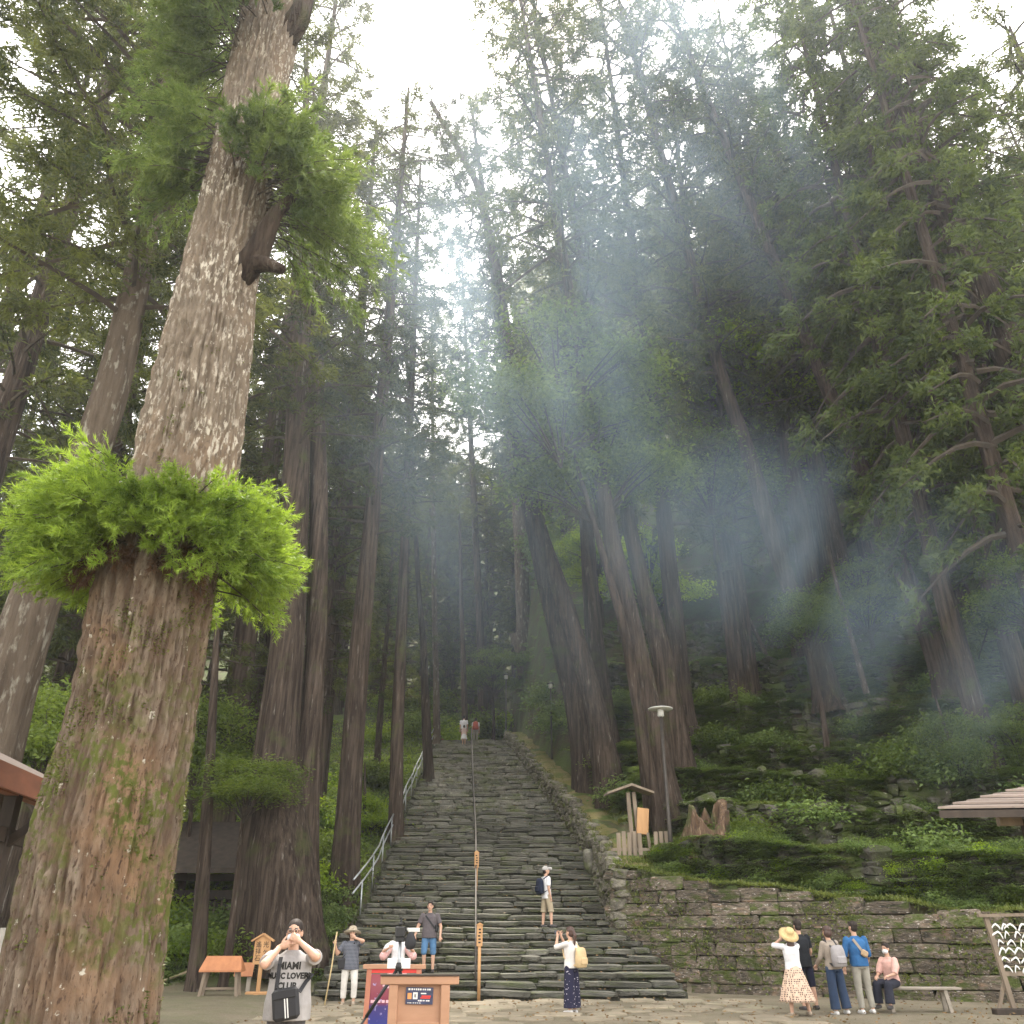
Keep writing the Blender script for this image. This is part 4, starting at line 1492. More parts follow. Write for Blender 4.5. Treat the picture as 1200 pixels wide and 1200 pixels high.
WOOD_DARK = surf('dark_old_timber', (.06, .045, .035), (.035, .028, .022), scale=5, stretch=(1, 1, .2), rough=.8, bump=.3, bscale=25, bdist=.006)
WOOD_RED = surf('red_brown_timber', (.24, .10, .06), (.16, .07, .045), scale=4, stretch=(1, .2, 1), rough=.7, bump=.3, bscale=25, bdist=.005)
SHINGLE = surf('roof_shingle', (.25, .20, .17), (.18, .145, .12), scale=3, stretch=(.3, 1, 1), rough=.85, bump=.4, bscale=20, bdist=.006, objrand=.12)
METAL_DARK = surf('dark_lamp_metal', (.07, .06, .05), (.045, .04, .035), scale=6, rough=.5, bump=.1, metal=.3)
METAL_PALE = surf('galvanised_pipe', (.42, .44, .45), (.32, .33, .34), scale=8, rough=.4, bump=.1, metal=.7)
LAMP_WHITE = plain('lamp_white', (.62, .62, .58), .4)
BLACK = plain('black_fabric', (.022, .022, .025), .7)
BLACKMETAL = plain('black_metal', (.02, .02, .02), .35)
WHITE = plain('white_card', (.75, .74, .72), .7)
INK = plain('black_ink', (.02, .018, .016), .8)
PLASTER = surf('grey_plaster', (.50, .48, .44), (.38, .37, .33), scale=2, rough=.9, bump=.2)
ROPE = plain('straw_rope', (.36, .29, .18), .9)
PAPER = plain('white_paper', (.80, .80, .78), .8)
BOULDER = surf('mossy_boulder', (.20, .19, .15), (.13, .12, .10), scale=2, layers=(((.11, .13, .045), 1.5, .45, .6),), rough=.95, bump=.9, bscale=6, bdist=.06)

def text_mesh(s, size, m, ext=.002, align='CENTER', space=1.0, bold=0.0):
    cu = bpy.data.curves.new('lettering', 'FONT')
    cu.body = s
    cu.size = size
    cu.align_x = align
    cu.align_y = 'CENTER'
    cu.extrude = ext
    cu.space_line = space
    cu.resolution_u = 2
    cu.offset = bold
    o = bpy.data.objects.new('tmp', cu)
    COL.objects.link(o)
    dg = bpy.context.evaluated_depsgraph_get()
    me = bpy.data.meshes.new_from_object(o.evaluated_get(dg))
    bpy.data.objects.remove(o)
    me.materials.clear()
    me.materials.append(m)
    me.name = 'lettering'
    return me

FACE = (math.pi / 2, 0, 0)          # upright, facing the camera side (-Y)

# --- left: eaves of a shop -------------------------------------------------
e0, e1 = Vector((-5.05, 7.4, 3.0)), Vector((-6.0, 14.6, 3.0))
shop = thing('shop_pavilion', 'open timber shop with red-brown rafters under its eave behind the giant trunk', 'building', (-6.6, 11, 0))
so = Vector((-6.6, 11, 0))
up_ = Vector((-2.6, -.34, 1.15))
mb = MB()
mb.add([e0 - so, e1 - so, e1 + up_ - so, e0 + up_ - so, e0 - so + Vector((0, 0, .11)), e1 - so + Vector((0, 0, .11)), e1 + up_ - so + Vector((0, 0, .11)), e0 + up_ - so + Vector((0, 0, .11))],
       [(0, 1, 2, 3), (7, 6, 5, 4), (0, 4, 5, 1), (1, 5, 6, 2), (2, 6, 7, 3), (3, 7, 4, 0)])
mb.build('roof', SHINGLE, shop)
MB().bar(e0 - so + Vector((.02, 0, -.01)), e1 - so + Vector((.02, 0, -.01)), .05, .24).build('fascia', WOOD_RED, shop)
for i in range(15):
    a = e0.lerp(e1, (i + .5) / 15) - so + Vector((-.03, 0, -.05))
    MB().bar(a, a + up_ * .97, .07, .09).build('rafter', WOOD_RED, shop)
for (dx, z) in ((-.62, 3.12), (-1.9, 3.68)):
    MB().bar(e0 - so + Vector((dx, 0, z - 3.0)), e1 - so + Vector((dx, 0, z - 3.0)), .14, .18).build('purlin', WOOD_RED, shop)
for u in (.08, .5, .93):
    p = e0.lerp(e1, u) - so + Vector((-.62, 0, 0))
    MB().bar(Vector((p.x, p.y, 0)), Vector((p.x, p.y, 3.05)), .15, .15, up=(0, 1, 0)).build('post', WOOD_DARK, shop)
    MB().bar(Vector((p.x, p.y, 2.45)), Vector((p.x + .5, p.y + .05, 2.86)), .08, .1).build('bracket', WOOD_DARK, shop)
MB().bar(e0.lerp(e1, .08) - so + Vector((-.62, 0, -.42)), e0.lerp(e1, .93) - so + Vector((-.62, 0, -.42)), .1, .16).build('tie_beam', WOOD_DARK, shop)

cp = onz(-8, 1255, 0)
ctr = thing('shop_counter', 'low shop counter with a framed notice and white leaflets beyond the giant trunk', 'counter', (-5.62, 10.2, 0))
MB().box((0, 0, .42), (.6, 1.8, .84), bev=.01).build('cabinet', WOOD_OLD, ctr)
MB().box((.0, 0, .86), (.7, 1.9, .05), bev=.01).build('counter_top', WOOD_SIGN, ctr)
MB().box((.12, .3, 1.32), (.04, .6, .5), (0, .1, 0)).build('framed_notice', PLASTER, ctr)
MB().box((.18, .1, 1.0), (.24, .5, .22), (0, .2, 0)).build('leaflet_stack', WHITE, ctr)

# --- right: hut roof ---------------------------------------------------------
E0, E1 = at(1100, 950, 13.0), Vector((11.4, 12.4, at(1100, 950, 13.0).z))
R0, R1 = at(1232, 917, 15.4), Vector((11.6, 15.2, at(1232, 917, 15.4).z))
hut = thing('wooden_hut', 'small hut with a low shingled lean-to roof beside the terraces', 'building', (8.9, 14.6, 0))
ho = Vector((8.9, 14.6, 0))
B0, B1 = Vector((8.75, 17.6, E0.z)), Vector((12.0, 17.4, E0.z))

def slab4(a, b, c, d, th):
    mb = MB()
    o = Vector((0, 0, -th))
    P = [a, b, c, d]
    mb.add([p - ho for p in P] + [p + o - ho for p in P], [(0, 1, 2, 3), (7, 6, 5, 4), (4, 5, 1, 0), (5, 6, 2, 1), (6, 7, 3, 2), (7, 4, 0, 3)])
    return mb

slab4(E0, E1, R1, R0, .10).build('roof_slope', WOOD_DARK, hut)
nrows = 9
for k in range(nrows):
    u0, u1 = k / nrows, (k + 1.15) / nrows
    u1 = min(u1, 1)
    a, b = E0.lerp(R0, u0), E1.lerp(R1, u0)
    c, d_ = E1.lerp(R1, u1), E0.lerp(R0, u1)
    m_ = 5
    for j in range(m_):
        v0, v1 = j / m_, (j + .985) / m_
        lift = Vector((0, 0, .025 + .012 * (k % 2)))
        mb = MB()
        q = [a.lerp(b, v0) + lift + Vector((0, 0, .03)), a.lerp(b, v1) + lift + Vector((0, 0, .03)), d_.lerp(c, v1) + lift, d_.lerp(c, v0) + lift]
        lo = [p - Vector((0, 0, .03)) for p in q]
        mb.add([p - ho for p in q + lo], [(0, 1, 2, 3), (7, 6, 5, 4), (4, 5, 1, 0), (5, 6, 2, 1), (6, 7, 3, 2), (7, 4, 0, 3)])
        mb.build('shingle', SHINGLE, hut)
for (x, y) in ((7.7, 13.5), (10.6, 13.3), (9.6, 15.2), (11.4, 15.2)):
    MB().bar((x - ho.x, y - ho.y, 0), (x - ho.x, y - ho.y, E0.z + .05), .14, .14, up=(0, 1, 0)).build('post', WOOD_DARK, hut)
MB().bar(Vector((7.3, 13.55, E0.z - .08)) - ho, Vector((11.2, 13.4, E0.z - .08)) - ho, .12, .14).build('beam', WOOD_OLD, hut)
MB().bar(Vector((7.7, 13.3, E0.z - .18)) - ho, Vector((9.3, 15.2, E0.z + .3)) - ho, .12, .15).build('beam', WOOD_OLD, hut)

# --- rack for paper fortunes ----------------------------------------------------
rk = onz(1176, 1189)
rack = thing('fortune_rack', 'wooden A-frame rack strung with white paper fortunes by the stone wall', 'rack', rk)
s = dep(rk.y, .9) / F
def rkp(px, py, dy=0.0):
    p = at(px, py, rk.y + dy)
    return p - rk
MB().bar(rkp(1146, 1073), rkp(1300, 1070), .09, .06).build('top_bar', WOOD_OLD, rack)
MB().bar(rkp(1155, 1075, .05), rkp(1190, 1188, .05), .09, .08, up=(0, 1, 0)).build('leg', WOOD_OLD, rack)
MB().bar(rkp(1177, 1148, .12), rkp(1170, 1187, .12), .06, .06, up=(0, 1, 0)).build('strut', WOOD_OLD, rack)
MB().bar(rkp(1285, 1073, .05), rkp(1262, 1188, .05), .09, .08, up=(0, 1, 0)).build('leg', WOOD_OLD, rack)
MB().bar(rkp(1176, 1141, .05), rkp(1275, 1141, .05), .06, .08).build('lower_bar', WOOD_OLD, rack)
MB().box(rkp(1180, 1189) + Vector((.25, 0, .05)), (1.0, .22, .12), bev=.015).build('foot_beam', WOOD_DARK, rack)
MB().box(rkp(1268, 1189) + Vector((0, 0, .05)), (.9, .22, .12), bev=.015).build('foot_beam', WOOD_DARK, rack)
knot_m = []
for i in range(5):
    rr_ = random.Random(900 + i)
    mb = MB()
    w = .05
    lx = rr_.uniform(.06, .12)
    pts_ = [Vector((-lx, -.012, -rr_.uniform(.05, .11))), Vector((-lx * .4, -.02, -.01)), Vector((0, -.025, .02)), Vector((lx * .5, -.02, -.005)), Vector((lx, -.012, -rr_.uniform(.03, .10)))]
    V, Fc = [], []
    for p in pts_:
        V += [p + Vector((0, 0, w * .4)), p - Vector((0, .0, w * .4)), p + Vector((0, .012, -w * .4)), p + Vector((0, .012, w * .4))]
    for k in range(len(pts_) - 1):
        for j in range(4):
            Fc.append((k * 4 + j, k * 4 + (j + 1) % 4, (k + 1) * 4 + (j + 1) % 4, (k + 1) * 4 + j))
    Fc += [(3, 2, 1, 0), tuple(len(pts_) * 4 - 4 + j for j in range(4))]
    mb.add(V, Fc)
    knot_m.append(mb.mesh('paper_fortune', PAPER))
for j, py in enumerate((1084, 1093, 1103, 1112, 1123, 1133)):
    xl = 1160 + j * 2.6
    MB().tube([rkp(xl, py, .05), rkp(1275, py, .05)], .006, 5).build('string', ROPE, rack)
    px = xl + 6
    while px < 1225:
        p = rkp(px, py, .03) + rk
        o = link('paper_fortune', knot_m[RND.randrange(5)], None, p, (0, RND.uniform(-.3, .3), RND.uniform(-.4, .4)))
        tag(o, 'white folded paper fortune tied to a string of the wooden rack', 'paper', 'paper fortunes on the rack')
        px += RND.uniform(7, 14)

# --- bench ---------------------------------------------------------------------
bp = onz(1078, 1186)
bench = thing('bench', 'grey plank bench by the stone wall with a seated woman on it', 'bench', bp, math.radians(-6))
for k in (-1, 0, 1):
    MB().box((0, k * .13, .44), (1.75, .122, .045), bev=.008).build('seat_plank', WOOD_GREY, bench)
for sx in (-.62, .55):
    for sy in (-.12, .12):
        MB().bar((sx, sy * .9, .42), (sx + .04, sy * 1.5, 0), .07, .07, up=(0, 1, 0)).build('leg', WOOD_GREY, bench)
    MB().bar((sx, -.17, .40), (sx, .17, .40), .07, .05).build('rail', WOOD_GREY, bench)

# --- street lamps ------------------------------------------------------------------
def lamp(px, pyb, pyt, Y, label, disc=.42, rpost=.06):
    x = at(px, (pyb + pyt) / 2, Y).x
    zb = min(gz(x, Y) - .1, zat(pyb, Y))
    zt_ = zat(pyt, Y)
    t = thing('street_lamp', label, 'lamp', (x, Y, zb), 0)
    h = zt_ - zb
    MB().tube([(0, 0, 0), (0, 0, h * .3), (0, 0, h * .305), (0, 0, h - .3)], [rpost * 1.25, rpost * 1.2, rpost, rpost * .8], 12).build('post', METAL_DARK, t, smooth=True)
    MB().lathe((0, 0, h - .32), [(.07, 0), (.11, .03), (.11, .22), (.09, .26)], 16).build('lantern', LAMP_WHITE, t, smooth=True)
    MB().lathe((0, 0, h - .07), [(disc, 0), (disc, .025), (disc * .55, .07), (.05, .11)], 24).build('shade', LAMP_WHITE if disc > .3 else METAL_DARK, t, smooth=True)
lamp(781, 1021, 829, 29.0, 'tall dark lamp post with a pale disc shade on the mossy wall corner')
lamp(646, 897, 800, 45.0, 'plain dark lamp post beside the flank wall of the stairs', .2, .045)
lamp(593, 852, 790, 54.0, 'thin far lamp post near the head of the stairs', .2, .045)

# --- roofed notice board, pickets and stump above the wall --------------------------
np_ = at(747, 1003, 29.6)
nb = thing('roofed_notice_board', 'small roofed wooden notice board leaning below the tall cedar', 'notice board', np_, .1)
k = dep(29.6, 4) / F
MB().bar((-.12, 0, -.5), (-.2, 0, 1.95), .12, .12, up=(0, 1, 0)).build('post', WOOD_OLD, nb)
MB().bar((.12, .05, -.5), (.0, .05, 1.98), .12, .12, up=(0, 1, 0)).build('post', WOOD_OLD, nb)
mb = MB()
mb.add([(-.95, -.3, 1.86), (-.12, -.3, 2.14), (.62, -.3, 1.90), (.62, .35, 1.90), (-.12, .35, 2.14), (-.95, .35, 1.86),
        (-.95, -.3, 1.93), (-.12, -.3, 2.22), (.62, -.3, 1.97), (.62, .35, 1.97), (-.12, .35, 2.22), (-.95, .35, 1.93)],
       [(0, 5, 4, 1), (1, 4, 3, 2), (6, 7, 10, 11), (7, 8, 9, 10), (0, 1, 7, 6), (1, 2, 8, 7), (2, 3, 9, 8), (3, 4, 10, 9), (4, 5, 11, 10), (5, 0, 6, 11)])
mb.build('roof', WOOD_OLD, nb)
MB().box((.22, -.12, 1.05), (.40, .05, .82), (0, .1, .1), bev=.02).build('panel', WOOD_NEW, nb)
MB().bar((.35, -.1, .7), (.48, -.1, -.5), .09, .07, up=(0, 1, 0)).build('prop', WOOD_OLD, nb)
fb = at(735, 1000, 29.3)
pf = thing('picket_fence', 'short row of weathered pickets beside the roofed notice board', 'fence', fb)
for i in range(8):
    MB().box((-.25 + i * .17 + (.35 if i > 4 else 0), RND.uniform(-.03, .03), .25 + RND.uniform(-.03, .05)), (.13, .05, .75), (0, RND.uniform(-.03, .03), 0), bev=.01).build('picket', WOOD_OLD, pf)
MB().box((.5, .05, .12), (2.0, .05, .09)).build('rail', WOOD_OLD, pf)

def stump():
    p = on_ground(832, 1004, 26.5, 40)
    p = Vector((p.x, p.y + .7, gz(p.x, p.y + .5) - .15))
    t = thing('hollow_stump', 'broken hollow cedar stump draped in moss above the retaining wall', 'stump', p)
    n, m_ = 40, 16
    V = []
    for j in range(m_):
        u = j / (m_ - 1)
        for i in range(n):
            a = 2 * math.pi * i / n
            top = 1.15 + .14 * math.sin(a * 2 + .6) + .28 * vnoise(np.array([[math.cos(a) * 3, math.sin(a) * 3, 1]]), 3)[0] - .5 * max(0, -math.sin(a + .4)) ** 2
            r_ = .66 * (1 + .5 * math.exp(-u * 3) * (1 + .5 * math.sin(5 * a))) * (1 - .12 * u) * (1 + .08 * math.sin(11 * a) + .06 * math.sin(17 * a + u * 4))
            V.append((r_ * math.cos(a) + .25 * u, r_ * math.sin(a), -.4 + u * (top + .4)))
    for j in range(8):                       # hollow inside
        u = 1 - j / 7
        for i in range(n):
            a = 2 * math.pi * i / n
            q = V[(m_ - 1) * n + i]
            r_ = .42
            V.append((r_ * math.cos(a) * (.8 + .2 * u) + .2, r_ * math.sin(a) * (.8 + .2 * u), (q[2] - .05) * u - .1 * (1 - u)))
    I = np.arange((m_ + 8) * n).reshape(m_ + 8, n)
    J = np.roll(I, -1, 1)
    Fq = np.stack([I[:-1].ravel(), J[:-1].ravel(), J[1:].ravel(), I[1:].ravel()], 1)
    link('stump_wood', mesh_np('stump_wood', np.array(V), Fq, [STUMP_M], smooth=True), t)
STUMP_M = surf('rotten_wood', (.19, .12, .07), (.08, .05, .035), scale=4, stretch=(3, 3, .4), layers=(((.09, .10, .035), 2, .5, .6), ((.30, .22, .14), 5, .58, .68, (3, 3, .3))), rough=.95, bump=1, bscale=10, bdist=.05, bstretch=(3, 3, .3))
stump()

# --- handrails on the stairs ------------------------------------------------------
def on_stair(px, py, dz=0.0):
    te = tanel(py)
    Y = (dz - SLOPE * SY0 - CAMH) / (te - SLOPE)
    return at(px, py, Y)
rail = thing('pipe_handrail', 'pale twin-pipe handrail along the left edge of the stairs', 'handrail', (-4.6, 30, 2.3))
ro = Vector((-4.6, 30, 2.3))
ys = np.linspace(29.3, 53, 24)
for dz in (.55, .95):
    pp = [Vector((-4.72 + .25 * math.exp(-(y - 29.3) / 1.0) * -1.2 + .02 * math.sin(y * 2), y, float(stair_z(y)) + dz + .03 * math.sin(y * 1.3))) - ro for y in ys]
    MB().tube(pp, .03, 8).build('pipe', METAL_PALE, rail, smooth=True)
for y in ys[::2]:
    MB().tube([Vector((-4.72, y, float(stair_z(y)) - .2)) - ro, Vector((-4.72, y, float(stair_z(y)) + .96)) - ro], .026, 8).build('post', METAL_PALE, rail, smooth=True)
cr = thing('centre_handrail', 'dark single-pipe handrail running down the middle of the stairs', 'handrail', (-1.0, 25, .2))
co_ = Vector((-1.0, 25, .2))
rx = lambda y: float(np.interp(y, [24.5, 34, 42, 53], [-.92, -1.35, -1.85, -2.5]))
ys = np.linspace(25.0, 53, 22)
MB().tube([Vector((rx(y), y, float(stair_z(y)) + .82)) - co_ for y in ys], .028, 8).build('pipe', METAL_DARK, cr, smooth=True)
for y in ys:
    MB().tube([Vector((rx(y), y, float(stair_z(y)) - .1)) - co_, Vector((rx(y), y, float(stair_z(y)) + .82)) - co_], .024, 8).build('post', METAL_DARK, cr, smooth=True)

def post_sign(px, pyb, pyt, Y, z0, label):
    x = at(px, pyb, Y).x
    t = thing('post_sign', label, 'sign', (x, Y, z0), 0)
    h = zat(pyt, Y) - z0
    MB().tube([(0, 0, -.05), (0, 0, h - .3)], .04, 8).build('post', WOOD_NEW, t, smooth=True)
    MB().box((0, -.02, h - .24), (.15, .06, .5), bev=.01).build('plate', WOOD_NEW, t)
    mb = MB().add([(-.1, -.07, h), (0, -.07, h + .06), (.1, -.07, h), (.1, .04, h), (0, .04, h + .06), (-.1, .04, h)], [(0, 1, 4, 5), (1, 2, 3, 4), (0, 2, 1), (3, 5, 4), (0, 5, 3, 2)])
    mb.build('cap', WOOD_NEW, t)
    for i in range(5):
        MB().box((RND.uniform(-.015, .015), -.053, h - .1 - i * .075), (.06, .006, .035)).build('brush_mark', INK, t)
post_sign(561, 1172, 1084, 24.35, 0.0, 'orange wooden post sign at the foot of the middle handrail')
ps = on_stair(558, 1045)
post_sign(558, 1045, 999, ps.y, ps.z, 'orange wooden post sign further up the middle handrail')

# --- notice boards at the foot of the giant cedar ---------------------------------------
def house_board(px, pyb, label):
    b = onz(px, pyb)
    t = thing('house_shaped_sign', label, 'sign', b)
    k = dep(b.y, .7) / F
    MB().box((0, 0, .55), (.09, .07, 1.1), bev=.008).build('post', WOOD_NEW, t)
    MB().box((0, 0, .12), (.62, .12, .13), bev=.03).build('foot', WOOD_NEW, t)
    MB().box((0, 0, .07), (.14, .5, .12), bev=.03).build('foot', WOOD_NEW, t)
    mb = MB().add([(-.2, -.06, .78), (.2, -.06, .78), (.2, -.06, 1.32), (0, -.06, 1.44), (-.2, -.06, 1.32), (-.2, -.03, .78), (.2, -.03, .78), (.2, -.03, 1.32), (0, -.03, 1.44), (-.2, -.03, 1.32)],
                  [(0, 1, 2, 3, 4), (9, 8, 7, 6, 5), (0, 5, 6, 1), (1, 6, 7, 2), (2, 7, 8, 3), (3, 8, 9, 4), (4, 9, 5, 0)])
    mb.build('panel', WOOD_NEW, t)
    for sx in (-1, 1):
        MB().bar((0, -.045, 1.465), (sx * .28, -.045, 1.30), .14, .035).build('roof_board', WOOD_NEW, t)
    for ch, x0 in (('光\nヶ\n峯', .09), ('遙\n拝\n石', -.09)):
        me = text_mesh(ch, .15, INK, .002, space=1.02)
        link('lettering', me, t, (x0, -.064, 1.06), FACE)
house_board(301, 1172, 'house-shaped wooden sign with black brush lettering before the giant cedar')
b = onz(283, 1168)
t = thing('low_notice_stand', 'low slanted orange notice panel on two grey legs beside the house-shaped sign', 'sign', b)
MB().box((0, -.05, .62), (.48, .04, .34), (-.35, 0, 0), bev=.006).build('panel', WOOD_ORANGE, t)
for sx in (-.14, .14):
    MB().box((sx, 0, .27), (.10, .07, .56), bev=.008).build('leg', WOOD_GREY, t)
for i in range(5):
    MB().box((0, -.085 + i * .022, .52 + i * .052), (.36, .004, .012), (-.35, 0, 0)).build('text_line', WOOD_DARK, t)
b = onz(256, 1174)
t = thing('roofed_stand', 'small open wooden stand with an orange-brown pitched roof', 'stand', b, .08)
for sx in (-.4, .4):
    for sy in (-.16, .16):
        MB().bar((sx * 1.12, sy * 1.15, 0), (sx * .9, sy, .72), .07, .07, up=(0, 1, 0)).build('leg', WOOD_OLD, t)
MB().box((0, 0, .28), (.82, .05, .05)).build('stretcher', WOOD_OLD, t)
mb = MB().add([(-.5, -.28, .68), (.5, -.28, .68), (.42, 0, .98), (-.42, 0, .98), (-.5, .28, .68), (.5, .28, .68), (-.5, -.28, .64), (.5, -.28, .64), (.5, .28, .64), (-.5, .28, .64)],
              [(0, 1, 2, 3), (3, 2, 5, 4), (0, 3, 4, 9, 6), (1, 7, 8, 5, 2), (6, 7, 1, 0), (4, 5, 8, 9), (6, 9, 8, 7)])
mb.build('roof', WOOD_ORANGE, t)
# low railing behind them
b = onz(290, 1166)
fr = thing('low_railing', 'low weathered wooden railing round the foot of the giant cedar', 'railing', (b.x, b.y + .5, 0))
for i, x in enumerate((-1.25, -.45, .35, 1.05)):
    MB().box((x, 0, .4), (.13, .13, .95 if i == 3 else .8), bev=.012).build('post', WOOD_GREY, fr)
for z in (.28, .62):
    MB().box((-.1, .0, z), (2.4, .05, .14), bev=.008).build('rail', WOOD_OLD, fr)

def rock(name, loc, size, seed, label, cat='boulder', m=None):
    bm = bmesh.new()
    bmesh.ops.create_icosphere(bm, subdivisions=4, radius=1)
    co = np.array([v.co[:] for v in bm.verts])
    n1 = fbm(co * 1.3, 4, seed)
    co = co * (1 + .35 * n1[:, None]) * np.array(size)
    for v, c in zip(bm.verts, co):
        v.co = c
    me = bpy.data.meshes.new(name)
    bm.to_mesh(me)
    bm.free()
    me.materials.append(m or BOULDER)
    me.polygons.foreach_set('use_smooth', [True] * len(me.polygons))
    o = link(name, me, None, loc)
    return tag(o, label, cat)
b = onz(300, 1160)
rock('boulder', (b.x, b.y + 1.2, .45), (.95, .6, .72), 5, 'mossy worship boulder behind the house-shaped sign')
p = on_stair(702, 1090)
rock('boulder', (2.75, 32.2, 3.7), (.28, .42, .42), 15, 'large round stone set in the flank wall of the stairs')

# --- gate, plaster wall and bamboo rail on the left ----------------------------------------
b = onz(262, 1160)
gt = thing('shrine_gate', 'dark timber shrine building in the shade left of the giant cedar', 'building', (-9.9, 29.5, 0))
for x in (-3.4, -1.2, .0, 1.9):
    MB().box((x, 0, 1.6), (.24, .24, 3.2), bev=.02).build('post', WOOD_DARK, gt)
MB().box((-.8, 0, 2.55), (6.0, .2, .26)).build('lintel', WOOD_DARK, gt)
MB().box((-.8, .02, 3.05), (6.2, .24, .2)).build('lintel', WOOD_DARK, gt)
MB().box((.95, .3, 1.5), (1.6, .08, 2.0)).build('lattice_panel', WOOD_DARK, gt)
for i in range(7):
    MB().box((.25 + i * .23, .22, 1.55), (.05, .05, 1.7)).build('lattice_bar', WOOD_OLD, gt)
mb = MB().add([(-4.6, -1.5, 3.1), (2.9, -1.5, 3.1), (2.9, 1.6, 4.7), (-4.6, 1.6, 4.7), (-4.6, -1.5, 3.25), (2.9, -1.5, 3.25), (2.9, 1.6, 4.9), (-4.6, 1.6, 4.9)],
              [(0, 1, 2, 3), (7, 6, 5, 4), (0, 4, 5, 1), (1, 5, 6, 2), (2, 6, 7, 3), (3, 7, 4, 0)])
mb.build('roof', WOOD_DARK, gt)
pw = onz(210, 1157)
t = thing('plaster_wall', 'low pale plaster wall with a dark tiled cap beside the shrine building', 'wall', (pw.x - .1, pw.y + .2, 0))
MB().box((0, 0, .62), (.62, .9, 1.25), bev=.01).build('wall_body', PLASTER, t)
MB().box((0, 0, 1.30), (.86, 1.1, .12), bev=.02).build('cap', WOOD_DARK, t)
t = thing('bamboo_rail', 'slanting bamboo rail between short posts near the plaster wall', 'railing', (onz(205, 1165).x, onz(205, 1165).y, 0))
MB().tube([(-.9, 0, .12), (.5, 0, .62)], .035, 8).build('pole', ROPE, t, smooth=True)
for x in (-.85, .35):
    MB().tube([(x, 0, 0), (x, 0, .75)], .05, 8).build('post', WOOD_OLD, t, smooth=True)
cedar('slender_tree', 'slim dark trunk standing in front of the shrine building', [(228, 1166, 26), (234, 1100, 20), (240, 1000, 17), (246, 900, 13), (252, 780, 9), (258, 690, 6), (264, 600, 2)], 25.3, None, None, flare=.5)

# --- signs and tripod in the middle -----------------------------------------------------
def px_quad(px0, py0, px1, py1, Y):
    a, b = at(px0, py0, Y), at(px1, py1, Y)
    return a, b

YS = 11.6
a0, a1 = at(447, 1144, YS), at(538, 1144, YS)
zt = a0.z
sg = thing('wooden_sign_stand', 'pinkish wooden sign stand with a small dark poster', 'sign', ((a0.x + a1.x) / 2, YS, 0), .04)
wS = a1.x - a0.x
MB().box((0, 0, zt - .04), (wS, .14, .09), bev=.008).build('top_beam', WOOD_SIGN, sg)
MB().box((0, -.0, zt + .012), (wS * 1.01, .17, .016)).build('capping', WOOD_DARK, sg)
for sx in (-.33, .33):
    MB().box((sx * wS, -.01, (zt - .085) / 2), (.105, .10, zt - .085), bev=.008).build('post', WOOD_SIGN, sg)
MB().box((0, 0, zt - .53), (wS * .66 - .105, .07, .12), bev=.006).build('rail', WOOD_SIGN, sg)
MB().box((0, .02, zt - .30), (wS * .66 - .105, .02, .42)).build('panel', WOOD_SIGN, sg)
for sx in (-.33, .33):
    MB().box((sx * wS, 0, .06), (.12, .55, .12), bev=.01).build('foot', WOOD_SIGN, sg)

def print_mat(name, kind):
    m, nt, out = _nt(name)
    tc = N(nt, 'ShaderNodeTexCoord')
    g = tc.outputs['Generated']
    sep = N(nt, 'ShaderNodeSeparateXYZ')
    nt.links.new(g, sep.inputs[0])
    if kind == 'small':
        col = mixc(nt, noise_fac(nt, g, 3, .45, .6), (.022, .028, .07), (.04, .05, .11))
    else:
        cr_ = N(nt, 'ShaderNodeValToRGB')
        e = cr_.color_ramp.elements
        e[0].position, e[0].color = 0.0, (.10, .30, .72, 1)
        e[1].position, e[1].color = 1.0, (.30, .06, .08, 1)
        for p_, c_ in ((.16, (.10, .28, .70)), (.2, (.03, .04, .22)), (.5, (.05, .035, .15)), (.56, (.20, .03, .06)), (.85, (.26, .07, .09))):
            el = e.new(p_)
            el.color = rgba(c_)
        nt.links.new(sep.outputs['Z'], cr_.inputs[0])
        col = cr_.outputs[0]
        # glow of the lantern picture in the middle band
        vm = N(nt, 'ShaderNodeVectorMath', operation='DISTANCE')
        nt.links.new(g, vm.inputs[0])
        vm.inputs[1].default_value = (.42, .5, .34)
        mr = N(nt, 'ShaderNodeMapRange')
        mr.inputs['From Min'].default_value = .22
        mr.inputs['From Max'].default_value = .02
        nt.links.new(vm.outputs['Value'], mr.inputs['Value'])
        mm = N(nt, 'ShaderNodeMath', operation='MULTIPLY')
        nt.links.new(mr.outputs[0], mm.inputs[0])
        nt.links.new(noise_fac(nt, g, 9, .3, .55), mm.inputs[1])
        col = mixc(nt, mm.outputs[0], col, (.85, .45, .10))
        col = mixc(nt, noise_fac(nt, g, 11, .60, .66, seed=4), col, (.35, .30, .50))
    p = N(nt, 'ShaderNodeBsdfPrincipled', Roughness=.35)
    nt.links.new(col, p.inputs['Base Color'])
    nt.links.new(p.outputs[0], out.inputs['Surface'])
    return m

PRINT_RED = plain('red_print', (.62, .05, .04), .5)
PRINT_OR = plain('orange_print', (.70, .30, .10), .5)
PRINT_PINK = plain('pink_print', (.72, .45, .50), .5)
q0, q1 = at(476, 1157, YS - .01), at(507, 1177, YS - .01)
pw_, ph_ = q1.x - q0.x, q0.z - q1.z
pc = Vector(((q0.x + q1.x) / 2, YS, (q0.z + q1.z) / 2)) - sg.location
pc.y = -.006
po = MB().box((0, 0, 0), (pw_, .012, ph_)).build('poster', print_mat('small_poster_print', 'small'), sg, loc=(pc.x, pc.y, pc.z), rot=(0, .02, 0))
